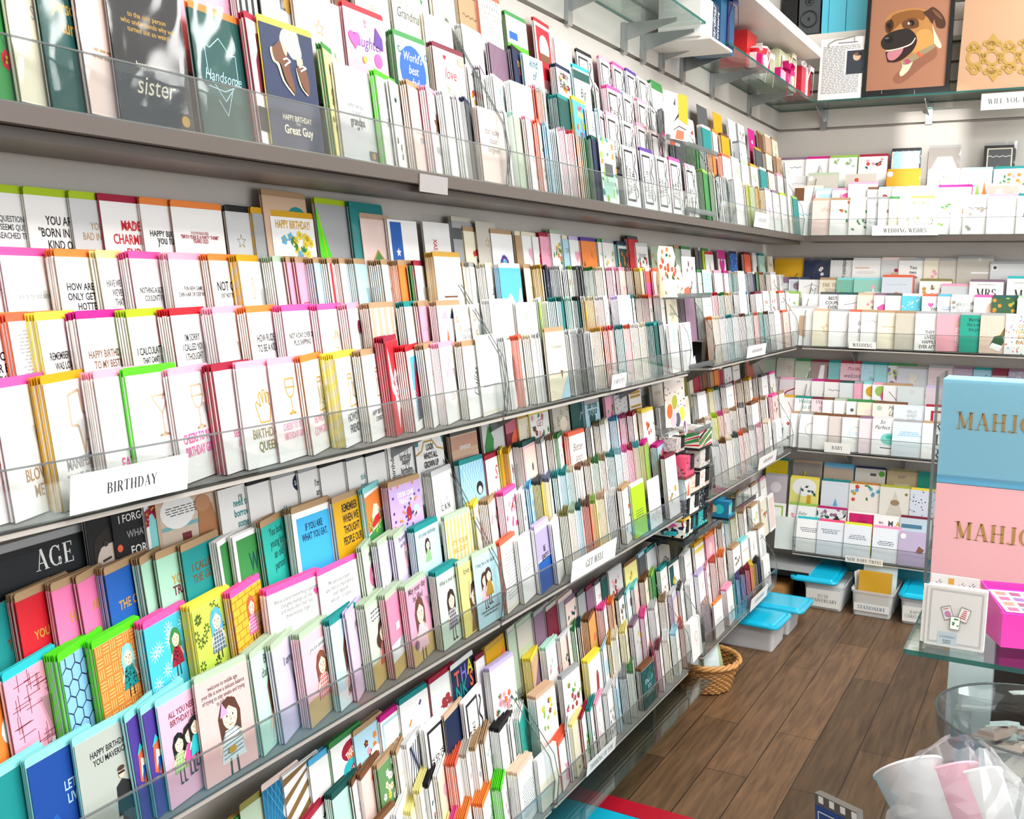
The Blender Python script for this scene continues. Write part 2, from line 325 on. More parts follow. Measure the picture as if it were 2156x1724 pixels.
    ICON = dict(
        cup=[[(-.5, .1), (-.38, -.9), (.38, -.9), (.5, .1)], [(-.6, .1), (-.62, .35), (-.4, .5), (-.36, .75), (0, 1), (.36, .75), (.4, .5), (.62, .35), (.6, .1), (-.6, .1)], [(-.2, .1), (-.15, -.9)], [(.2, .1), (.15, -.9)]],
        bolt=[[(-.4, .9), (.25, 1), (.3, .3), (.5, .2), (.1, -1), (-.05, -.1), (-.45, -.05), (-.4, .9)]],
        cone=[[(-.35, .1), (0, -1), (.35, .1), (-.35, .1)], [(-.42, .1), (-.45, .5), (0, 1), (.45, .5), (.42, .1)]],
        martini=[[(-.6, .9), (.6, .9), (0, .1), (-.6, .9)], [(0, .1), (0, -.8)], [(-.35, -.85), (.35, -.85), (0, -.75), (-.35, -.85)], [(.1, .7), (.35, 1.05)]],
        wine=[[(-.42, 1), (.42, 1), (.45, .5), (.25, .1), (0, 0), (-.25, .1), (-.45, .5), (-.42, 1)], [(-.45, .55), (.45, .55)], [(0, 0), (.02, -.75)], [(-.32, -.85), (.36, -.85), (.02, -.72), (-.32, -.85)]],
        boot=[[(-.35, 1), (.25, 1), (.2, -.2), (.7, -.45), (.72, -.8), (-.45, -.85), (-.4, -.5), (-.25, -.2), (-.35, 1)], [(-.35, .75), (.25, .75)]],
        hand=[[(-.45, -.9), (.4, -.9), (.6, .0), (.45, .1), (.5, .7), (.3, .75), (.25, .15), (.15, .9), (-.05, .9), (-.05, .15), (-.25, .8), (-.42, .7), (-.3, .0), (-.65, .3), (-.75, .1), (-.45, -.9)]],
        star=[[(.95*cos(pi/2+i*pi/5)*(1 if i % 2 == 0 else .42), .95*sin(pi/2+i*pi/5)*(1 if i % 2 == 0 else .42)) for i in range(11)]],
        dino=[[(-.3, -.9), (-.1, .1), (-.3, .5), (-.1, .95), (.3, .8), (.2, .55), (.05, .45), (.3, 0), (.45, -.5), (.2, -.9), (-.3, -.9)]],
        bottle=[[(-.12, 1), (.12, 1), (.12, .45), (.34, .1), (.34, -.95), (-.34, -.95), (-.34, .1), (-.12, .45), (-.12, 1)]],
        dress=[[(-.15, 1), (.15, 1), (.12, .45), (.6, -.95), (-.6, -.95), (-.12, .45), (-.15, 1)], [(0, .4), (-.2, -.95)], [(0, .4), (.25, -.95)]],
        pretzel=[[(.7*sin(2*t)*1.0, .9*sin(t)+.1*cos(3*t)) for t in [2*pi*i/18 for i in range(19)]]],
        balloon=[[(.5*sin(t), .35+.6*cos(t)) for t in [2*pi*i/14 for i in range(15)]], [(0, -.25), (.06, -.6), (-.04, -1)]],
        bird=[[(-.8, .1), (-.3, .45), (.2, .3), (.7, .6), (.55, .15), (.9, -.3), (.2, -.2), (-.4, -.25), (-.8, .1)]],
        ring=[[(.6*sin(t), .6*cos(t)) for t in [2*pi*i/16 for i in range(17)]]])
    def icon(s, kind, col, u, v, sc, fill=None, lw=.09):
        r = s.h*sc
        for k, L in enumerate(s.ICON[kind]):
            P = [(s.w*u+x*r, s.h*v+y*r) for x, y in L]
            if fill and k == 0: s.poly(P[:-1] if P[0] == P[-1] else P, fill); s.up()
            s.line(P, r*lw, col)
    def pattern(s, kind, col, R, u1=1.0):
        w, h = s.w*u1, s.h
        if kind == 'hex':
            st = w/5
            for j in range(int(h/st)+2):
                for i in range(6):
                    cx = i*st+(j % 2)*st/2; cy = j*st*.86
                    s.line([(cx+st*.55*sin(pi/3*k), cy+st*.55*cos(pi/3*k)) for k in range(4)], st*.08, col)
        elif kind == 'weave':
            st = w/7
            for j in range(int(h/st)+1):
                for i in range(7):
                    for k in range(3):
                        a = (i+j) % 2; o = st*(.2+.3*k)
                        s.line([(i*st+(o if a else st*.1), j*st+(st*.1 if a else o)), (i*st+(o if a else st*.95), j*st+(st*.95 if a else o))], st*.11, col)
        elif kind == 'cross':
            for i in range(34):
                x, y = R.random()*w, R.random()*h
                s.line([(x, y), (x+w*.3, y)], h*.006, col); s.line([(x+w*.08, y-h*.05), (x+w*.08, y+h*.09)], h*.006, col)
        elif kind == 'burst':
            for i in range(16):
                x, y = R.random()*w, R.random()*h
                for k in range(10): s.line([(x+w*.02*cos(k*.63), y+w*.02*sin(k*.63)), (x+w*.11*cos(k*.63), y+w*.11*sin(k*.63))], w*.011, col)
        elif kind == 'daisy':
            for i in range(22):
                x, y = R.random()*w, R.random()*h
                for k in range(7): s.line([(x+w*.03*cos(k*.9), y+w*.03*sin(k*.9)), (x+w*.075*cos(k*.9), y+w*.075*sin(k*.9))], w*.03, col)
        elif kind == 'brick':
            st = w/4.5
            for j in range(int(h/(st*.5))+1):
                s.line([(0, j*st*.5), (w, j*st*.5+st*.1)], w*.012, col)
                for i in range(5): s.line([(i*st+(j % 2)*st/2, j*st*.5), (i*st+(j % 2)*st/2, (j+1)*st*.5)], w*.012, col)
        elif kind == 'zebra':
            for j in range(9): s.curve(lambda t: (w*(.1*j+.1+.06*sin(9*t+j)), h*t), .02, .98, w*.045, col, 9)
        elif kind == 'dots':
            for i in range(46): s.disc(R.random()*w, R.random()*h, w*.025, w*.025, R.choice(col.split(',')), 7)
        elif kind == 'swirl':
            for i in range(12):
                x, y = w*R.random(), h*R.random(); s.curve(lambda t: (x+w*.09*t*cos(6*t), y+w*.09*t*sin(6*t)), 0, 1, w*.02, col, 9)
        elif kind == 'blobs':
            for i in range(26): s.disc(R.random()*w, R.random()*h, w*R.uniform(.05, .12), w*R.uniform(.03, .09), R.choice(col.split(',')), 8, R.random()*3)
        elif kind == 'net':
            for i in range(-8, 9):
                s.line([(w*.12*i, 0), (w*.12*i+h*.6, h)], w*.012, col); s.line([(w*.12*(i+9), 0), (w*.12*(i+9)-h*.6, h)], w*.012, col)
    def draw(s, toks, R, low=0.0):
        w, H0, F0 = s.w, s.h, s.F; desc = []
        for t in toks:
            a = t.split(':'); k = a[0]
            if low and k in 'TLXIHCGFJ': s.F = (F0[0]+F0[2]*(H0*low), *F0[1:]); s.h = H0*(1-low)
            else: s.F, s.h = F0, H0
            h = s.h
            fl = lambda i, d: float(a[i]) if len(a) > i and a[i] else d
            if k == 'T':
                lines = a[5].replace('_', ' ').replace('~', ':').split('|'); s.text(lines, w*fl(6, .5), h*fl(3, .5), w*fl(4, .8), a[1], a[2], maxh=H0*(.3 if max(map(len, lines)) == 1 else {'r': .24, 's': .2}.get(a[1], .135)), ang=fl(7, 0)); desc.append('reading ' + ' '.join(lines))
            elif k == 'F': s.floral(a[1].split(','), int(fl(2, 10)), R, (fl(3, .12), fl(4, .1), fl(5, .88), fl(6, .7))); desc.append('with %s flowers' % ' and '.join(cname(c) for c in a[1].split(',')[:2]))
            elif k == 'B': m = fl(2, .08); s.rect(w*m, w*m, w-w*m, h-w*m, a[1]); desc.append('with %s panel' % cname(a[1], 'coloured'))
            elif k == 'J': s.rect(w*fl(2, 0), h*fl(3, 0), w*fl(4, 1), h*fl(5, .3), a[1]); desc.append('with %s block' % cname(a[1], 'coloured'))
            elif k == 'S':
                n = int(fl(2, 6))
                for i in range(-n, n): y = h*(i+.2)/n*1.25; s.poly([(0, y), (w, y+w*.55), (w, y+w*.55+h*.5/n), (0, y+h*.5/n)], a[1])
                desc.append('with %s diagonal stripes' % cname(a[1]))
            elif k == 'V':
                n = int(fl(2, 6))
                for i in range(n): s.rect(w*(i+.25)/n, 0, w*(i+.7)/n, h, a[1])
                desc.append('with %s vertical stripes' % cname(a[1]))
            elif k == 'L':
                n = int(fl(3, 4)); c = a[1]; y = h*fl(2, .5)
                for i in range(n):
                    ln = R.uniform(.5, .75)*w; x = (w-ln)/2
                    while x < (w+ln)/2-w*.03: q = R.uniform(.04, .11)*w; s.rect(x, y-i*h*.05, min(x+q, (w+ln)/2), y-i*h*.05+h*.018, c); x += q+w*.022
                desc.append('with small %s lettering' % cname(c, 'dark'))
            elif k == 'H': s.heart(w*fl(2, .5), h*fl(3, .5), w*fl(4, .15), a[1]); desc.append('with a %s heart' % cname(a[1], 'red'))
            elif k == 'C': s.disc(w*fl(2, .5), h*fl(3, .5), w*fl(4, .2), w*fl(5, fl(4, .2)), a[1], 16); desc.append('with a %s circle' % cname(a[1], 'coloured'))
            elif k == 'I': s.icon(a[1], a[2], fl(3, .5), fl(4, .55), fl(5, .18), a[6] if len(a) > 6 and a[6] else None); desc.append('with a %s drawing' % {'cup': 'cupcake', 'cone': 'ice cream', 'bolt': 'lightning bolt', 'martini': 'martini glass', 'wine': 'wine glass', 'dino': 'dinosaur'}.get(a[1], a[1]))
            elif k == 'G': s.girl(a[1], a[2], fl(3, .5), fl(4, .35), fl(5, .2), R, a[6] if len(a) > 6 else None, not (len(a) > 7)); desc.append('with a cartoon figure')
            elif k == 'W': s.rect(0, 0, w, h*fl(2, .25), a[1])
            elif k == 'X':
                y = h*fl(2, .5); s.curve(lambda t: (w*(.15+.7*t), y+h*.035*sin(22*t)*(1-.4*t)), 0, 1, w*.02, a[1], 22); desc.append('with a %s scrawl' % cname(a[1], 'dark'))
            elif k == 'P': s.pattern(a[1], a[2], R, fl(3, 1)); desc.append('with a %s print' % {'hex': 'hexagon', 'burst': 'starburst', 'cross': 'crosshatch', 'weave': 'basketweave'}.get(a[1], a[1]))
            elif k == 'K':   # sideways framed message with a script flourish down the right side
                s.rect(w*.08, h*.08, w*.7, h*.94, '2a2c30'); s.up(); s.rect(w*.14, h*.12, w*.64, h*.90, 'f4f3f0'); s.up()
                s.text(a[1].replace('_', ' ').split('|'), w*.38, h*.42, h*.5, 'c', 'bk', maxh=w*.2, ang=-pi/2)
                s.curve(lambda t: (w*(.8+.07*sin(16*t)), h*(.9-.75*t)), 0, 1, w*.045, 'bk', 16); desc.append('with framed sideways text ' + a[1].replace('_', ' ').replace('|', ' '))
            elif k == 'Q': # coloured piece: four-sided polygon list u,v pairs
                b = a[1].split(','); q = [float(x) for x in b[1:]]; P = [(w*q[i], h*q[i+1]) for i in range(0, len(q), 2)]; s.poly(rounded(P, 3) if len(P) > 5 else P, b[0])
            elif k == 'N': s.line([(w*float(p.split(',')[0]), h*float(p.split(',')[1])) for p in a[3].split(';')], w*fl(2, .02), a[1])
            elif k == 'Z': desc.append('!'+a[1].replace('_', ' '))
            s.up()
        return desc

# ---------------------------------------------------------------- racks of cards
LEAN = math.radians(7.5)
STUFF = MB(); FRONTS = []
LEFT = dict(A=(.1875, 1.637, .045, .0885), B=(.1875, 1.153, .045, .0805), C=(.1875, .692, .045, .088), D=(.24, .190, .045, .072))
BACK = dict(A=(4.66, 1.637, .045, .072), B=(4.66, 1.153, .045, .076), C=(4.66, .692, .045, .080), D=(4.66, .215, .045, .085))
SHOWS = {'mu', 'co', 'ng', 'gr', 'cm', 'go', 'aq', 'ye'}
def elo(e): return -.0008 if e['env'] in SHOWS and e['px'] < 1250 else .0024   # envelopes that stick out on the spine side too
def frame(wall, r, T, s, yaw):
    l, z0, dx, dz = (LEFT if wall == 'L' else BACK)[T]; k = 3-r
    if wall == 'L':
        U = Vector((-sin(yaw), cos(yaw), 0)); N0 = Vector((cos(yaw), sin(yaw), 0)); O = Vector((l-.006-k*dx+(.005 if k == 3 else 0), s, z0+.002+k*dz))
    else:
        U = Vector((cos(yaw), sin(yaw), 0)); N0 = Vector((sin(yaw), -cos(yaw), 0)); O = Vector((s, l+.006+k*dx, z0+.002+k*dz))
    V = Vector((0, 0, cos(LEAN))) - N0*sin(LEAN)
    return [O, U, V, U.cross(V)]
def solve_s(wall, r, T, px, h):
    lo, hi = (.05, 6.0) if wall == 'L' else (-.6, 2.6)
    for _ in range(40):
        m = (lo+hi)/2; F = frame(wall, r, T, m, 0.12); p = F[0]+F[2]*h
        if proj(*p)[0] < px: lo = m
        else: hi = m
    return (lo+hi)/2
AUTO = ['F:pk,sg:6', 'F:gr,rd:6', 'L:dg:.6:3', 'L:gy:.5:2', 'X:dg:.55', 'X:go:.6', 'I:dress:gy:.5:.5:.2', 'H:pk:.5:.5:.18', 'F:lf,ye:7', 'F:dk,bu:8', 'B:bu:.12', 'L:br:.7:3', 'I:bird:gy:.5:.5:.14', 'F:la,sg:7',
 'I:balloon:co:.5:.5:.2', 'X:tq:.6', 'F:rd,dk:7', 'C:bu:.5:.55:.22', 'I:wine:go:.5:.5:.18', 'I:star:go:.5:.5:.14']
def row(wall, T, r, end, text, h=.152, w=.112, tc=.0042):
    R = random.Random(hash((wall, T, r)) % 1000 if False else ord(T)*10+r+(5 if wall == 'L' else 0)); E = []
    for ln in text.strip().split('\n'):
        p = ln.split()
        if not p: continue
        e = dict(px=float(p[0]), n=int(p[1]), face=p[2], env=p[3], h=h, w=w, dz=0, art=[], sleeve=False)
        for t in p[4:]:
            if t[0] == 'h' and t[1:2] == '.': e['h'] = float(t[1:])
            elif t[0] == 'w' and t[1:2] == '.': e['w'] = float(t[1:])
            elif t[0] == 'z' and t[1:2] in '.-': e['dz'] = float(t[1:])
            elif t == 'sleeve': e['sleeve'] = True
            elif t != '-': e['art'].append(t)
        if wall == 'L': e['h'] *= {('D', 3): .85, ('D', 2): 1.0, ('D', 1): 1.04, ('D', 0): .98, ('C', 0): .86}.get((T, r), 1)
        if not e['art'] and e['face'] in ('w', 'cr', 'bu', 'lg', 'lb', 'mt', 'la', 'py', 'pk', 'ch'): e['art'] = [R.choice(AUTO)]
        E.append(e)
    for i, e in enumerate(E): e['s'] = solve_s(wall, r, T, e['px'], e['h'])
    e_s = solve_s(wall, r, T, end, h)
    for i, e in enumerate(E):
        nx = E[i+1] if i+1 < len(E) else None; ns = nx['s'] if nx else e_s
        pitch = max(ns-e['s'], .012); e['pitch'] = pitch; n2 = nx['n'] if nx else 1
        gap = nx and nx.get('h') and pitch > e['w']*1.02
        e['yaw'] = .04 if gap or not nx else math.asin(min(.40, max(.05, (n2+.6)*tc/pitch)))
        e['tc'] = tc if e['n'] < 2 else min(tc, .42*(E[i-1]['pitch'] if i else .1)/e['n'])
    if r == 0:
        for e in E: e['yaw'] = min(e['yaw'], .10); e['n'] = min(e['n'], 4); e['tc'] = min(e['tc'], .0034)
    for i, e in enumerate(E):
        F = frame(wall, r, T, e['s'], e['yaw']); F[0] = F[0]+Vector((0, 0, e['dz'])); e['F'] = F; e['row'] = (wall, T, r); e['i'] = i; e['low'] = (.42 if wall == 'L' else .4) if r < 3 else 0; e['seed'] = R.random()
        fc = lin(e['face']); ec = lin(e['env']) if e['env'] != '-' else None; edge = tuple(min(1, .35*c+.55) for c in fc)
        for k in range(e['n']-1, 0, -1):
            j = R.uniform(-.0012, .0012); o = -e['tc']*k
            G = (F[0]+F[3]*o+F[1]*(j+.001*k)+F[2]*R.uniform(-.001, .0015), F[1], F[2], F[3])
            STUFF.obox(G, (0, 0, -.0006), (e['w'], e['h'], 0), fc)
            STUFF.obox(G, (.0002, 0, -.0022), (e['w']-.0004, e['h']-.0002, -.0006), edge)
            if ec: STUFF.obox(G, (elo(e), .001, -.0034), (e['w']+.002, e['h']+.010, -.0022), ec)
        a = proj(*(F[0]+F[2]*e['h'])); b = proj(*(F[0]+F[1]*min(e['pitch'], e['w'])+F[2]*e['h'])); c = proj(*F[0])
        e['area'] = abs(b[0]-a[0])*abs(c[1]-a[1])*(1 if r == 3 else .6)*(.3 if a[0] < -60 or a[1] > 1700 or c[1] < 20 else 1)
        FRONTS.append(e)
def card_mesh(mb, e, F, R):
    w, h = e['w'], e['h']; O, U, V, N = F; fc = lin(e['face']); wc = lin('f4f1ea')
    # folded sheet: front leaf, spine at the left, back leaf opening slightly to the right
    mb.obox(F, (0, 0, -.0004), (w, h, 0), fc)
    q = [O+N*-.0006, O+U*w+N*-.0011, O+U*w+N*-.0015, O+N*-.001]
    mb.hexa([*q, *[p+V*h for p in q]], wc); mb.poly([O, O+N*-.001, O+N*-.001+V*h, O+V*h], fc)
    A = Art(mb, F, w, h); return A.draw(e['art'], R, e['low'])
def envelope_mesh(mb, e, F):
    w, h = e['w'], e['h']; O, U, V, N = F; c = lin(e['env']); z0, z1 = -.0027, -.0017
    a = elo(e); P = [(a, .001), (w+.002, .001), (w+.002, h+.008), (w-.002, h+.011), (a+.003, h+.011), (a, h+.008)]
    mb.prism([O+U*a+V*b+N*z0 for a, b in P], N*(z1-z0), c)
def sleeve_mesh(mb, e, F, R):
    w, h = e['w'], e['h']; O, U, V, N = F; nx, ny = 14, 20; vs = []; fs = []
    ph = R.random()*9
    for j in range(ny):
        for i in range(nx):
            u = -.003+(w+.006)*i/(nx-1); v = .002+(h+.013)*j/(ny-1)
            b = .0022+.0005*sin(i*1.1+ph)*sin(j*.5+ph)+.0004*sin(i*.9-j*.8+ph)+R.uniform(-.00022, .00022)
            if i in (0, nx-1) or j == 0: b = .0008
            vs.append(O+U*u+V*(v+(R.uniform(-.001, .002) if j == ny-1 else 0))+N*b)
    for j in range(ny-1):
        for i in range(nx-1): k = j*nx+i; fs.append((k, k+1, k+nx+1, k+nx))
    mb.mesh(vs, fs, (1, 1, 1))
UNIT = {('L', 'A'): 'top shelf', ('L', 'B'): 'birthday-sign rack', ('L', 'C'): 'rack under the birthday sign', ('L', 'D'): 'lowest left rack', ('B', 'A'): 'wedding wishes rack', ('B', 'B'): 'wedding rack', ('B', 'C'): 'baby rack', ('B', 'D'): 'new baby rack'}
UNIT2 = {'A': 'top shelf', 'B': 'sympathy rack', 'C': 'get well rack', 'D': 'thinking of you rack'}
UNIT3 = {'A': 'top corner rack', 'B': 'upper corner rack', 'C': 'middle corner rack', 'D': 'bottom corner rack'}
def place_of(e):
    wl, T, r = e['row']; y = e['F'][0].y
    u = UNIT[wl, T] if wl == 'B' or y < 1.92 else (UNIT2[T] if y < 3.3 else UNIT3[T])
    return '%s row of %s' % (('back', 'second', 'third', 'front')[r], u)
def clean(s): return ' '.join(s.replace('"', '').split())
def make_cards(limit=300):
    order = sorted(FRONTS, key=lambda e: -e['area']); keep = set(id(e) for e in order[:limit]); todo = []
    for e in FRONTS:
        R = random.Random(e['seed']); F = e['F']
        if id(e) not in keep:
            STUFF.obox(F, (0, 0, -.0012), (e['w'], e['h'], 0), lin(e['face'])); Art(STUFF, F, e['w'], e['h']).draw(e['art'], R, e['low'])
            if e['env'] != '-': envelope_mesh(STUFF, e, F)
            continue
        mb = MB(); d = card_mesh(mb, e, IDF, R); M = frame_mat(F)
        o = mb.build('greeting_card', M_PAPER, matrix=M)
        if e['env'] != '-':
            eb = MB(); envelope_mesh(eb, e, IDF); q = eb.build('envelope', M_PAPER, o); q['label'] = '%s envelope' % cname(e['env'], 'coloured')
        if e['sleeve']:
            sb = MB(); sleeve_mesh(sb, e, IDF, R); sb.build('clear_sleeve', M_CELLO, o, True)
        face = cname(e['face'], 'printed'); rd = next((x for x in d if x.startswith('reading')), None); zd = next((x[1:] for x in d if x[0] == '!'), None); m = zd or rd or (d[0] if d else 'plain')
        env = (cname(e['env']) if e['env'] != '-' else None)
        todo.append([o, face, m, env, place_of(e), e])
    labels = {}
    for t in todo:
        o, face, m, env, pl, e = t; m = ' '.join(m.split()[:7])
        base = clean(('plain %s card%s' % (face, ', %s envelope' % env if env else '')) if m == 'plain' else '%s card %s%s' % (face, m, ', %s envelope' % env if env else ''))
        room = 16-len(pl.split())-1; base = ' '.join(base.split()[:room]).rstrip(',')
        t.append(base + ', ' + pl); labels.setdefault(t[-1], []).append(t)
    ORD = 'first second third fourth fifth sixth seventh eighth ninth tenth'.split()
    for lb, ts in labels.items():
        ts.sort(key=lambda t: t[5]['px'])
        for k, t in enumerate(ts):
            L = lb
            if len(ts) > 1:
                head, pl = lb.rsplit(', ', 1); hd = head.replace(',', '').split(); sfx = pl + ', %s such from the left' % ORD[min(k, 9)]
                L = ' '.join(hd[:16-len(sfx.split())]) + ', ' + sfx
            t[0]['label'] = L; t[0]['category'] = 'greeting card'; t[0]['group'] = 'greeting cards in the ' + place_of(t[5]).split(' row of ')[1]
    s = STUFF.build('greeting_cards', M_PAPER)
    tag(s, 'all the further cards packed behind and between the front cards of the racks', 'greeting cards', 'greeting cards', 'stuff')
# ---------------------------------------------------------------- left wall rows: x in the photo of each stack's front card, cards in the stack, card colour, envelope colour, print
row('L', 'A', 0, 1660, '''
840 3 w -
905 3 cr - L:gy:.3:2
962 4 kr - X:br:.5
1004 5 w co P:net:bk h.17
1063 3 w gr J:ng:0:.05:1:.28 J:bl:.1:.4:.5:.6
1123 2 w rd B:rd:.08 C:w:.5:.4:.3 J:br:.2:.05:.8:.25 h.17
1165 3 w -
1213 2 w bk K:TACO|TWO z-.01
1262 3 w pk K:RED_THE|TACO_FOR
1290 2 w hp K:I'M_THAN|DIRTY|LEFT
1318 2 w pu K:YOU'RE|WORSE|OK
1343 2 w - K:AND|THEN
1370 6 w gr J:gr:0:.8:1:1
1404 1 bu - F:nv,pk,or:12 w.13
1466 1 dg - w.13
1500 1 mu - w.12
1532 3 w - P:swirl:gy
1552 4 lg -
1574 1 mg - I:bird:w:.5:.4:.2:w
1596 3 br kr
1610 4 ta cr
1625 4 cr kr
''')
row('L', 'A', 1, 1670, '''
560 3 w -
640 3 bu - L:kr:.3:2
700 2 br ta
742 3 w -
822 2 cr - T:m:gy:.86:.7:HAPPY_BIRTHDAY T:s:dg:.68:.75:Grandma w.12 h.165
890 2 w - J:lg:.1:.5:.9:.75 sleeve
972 5 w lg
1029 3 ma - h.145 sleeve
1078 3 nv bk T:c:mu:.7:.8:YOU'RE T:c:co:.5:.8:ON
1099 2 lb - T:s:nv:.5:.6:kind|of|bird
1170 5 w nv F:rd,or,gr:10:.1:.4:.9:.9 T:s:bk:.72:.7:Happy|Birthday
1205 2 w tq J:dk:0:.72:1:.95 T:s:bk:.4:.8:Big h.17
1253 2 w - K:LOVE_HAS|TAKEN|EVER
1277 5 w hp K:EVERYONE|FRIEND_TO|BE_ALLOWED
1312 2 w lb K:PHONES|DON'T_FIX|YOU
1342 3 w pk K:SINCE|THEN_UP
1370 2 w - K:THE_BEST|OF_DAYS|CAN_ADD
1395 5 dg gy
1440 3 w lb
1478 5 te w
1500 4 w or
1518 3 mu br
1538 4 nv w
1556 7 w gy F:te,pk:6
1590 3 dg go
1612 4 cr kr
1634 4 kr ta
1652 3 w -
''')
row('L', 'A', 2, 1675, '''
354 1 pk tq B:pk:.04 w.15
494 4 w bk V:bk:7
545 1 lg - J:bk:.5:.75:.95:.98 C:go:.72:.86:.12 w.11 h.16 sleeve
612 2 bu - w.127 h.175 sleeve
719 3 pk rd T:s:pu:.52:.75:Daughter C:w:.2:.88:.09 I:wine:rd:.5:.82:.06 C:hp:.75:.25:.1 H:hp:.2:.5:.14 Q:pu,.68,.72,.9,.68,.9,.8,.75,.9 Q:or,.7,.3,.9,.3,.8,.1 C:ye:.4:.2:.05 h.178 w.127
828 5 mt gr P:swirl:dk C:bl:.5:.38:.42 T:s:w:.4:.6:World's|best|dad h.16
909 4 bu mr T:s:cm:.55:.65:love H:cm:.35:.85:.05 F:rd,sg:4:.3:.15:.9:.3 J:ta:.78:.78:.98:.95 h.165 w.125
985 2 w - F:ye,rd,mu:12 X:dg:.85
1013 4 w ma X:dg:.8
1038 5 w - T:c:sb:.55:.8:BIG|THE
1072 4 w - B:w:.05
1128 4 co rd F:or,rd:9
1145 5 w sg F:lf,gr:6
1175 7 dk te
1205 2 sb ye T:c:rd:.82:.85:HAPPY T:c:ye:.66:.95:TEACHER F:hp,ng,or:8:.2:.25:.8:.55 T:c:rd:.12:.8:YOU h.16
1235 2 w - T:s:bk:.5:.7:Be
1261 3 w lb K:FULL|OF_IT
1276 2 w pk K:FULL_OF|MY_BEST
1310 2 w - K:FRIENDSHIP|OR_A_SHOT|OF_SALEM
1341 2 w pk K:A_TACO|I'M_THE
1368 2 w - K:TO_MY|BEST
1394 1 w hp K:YOU_ARE|HARD
1420 5 dg gy
1465 9 gr lf
1484 5 w - B:lg:.05
1500 5 or go
1520 5 bu co
1540 6 w lg
1560 6 w sg
1580 5 w mu
1600 5 te w
1617 4 cr br
1636 4 w pk
1655 3 w -
''')
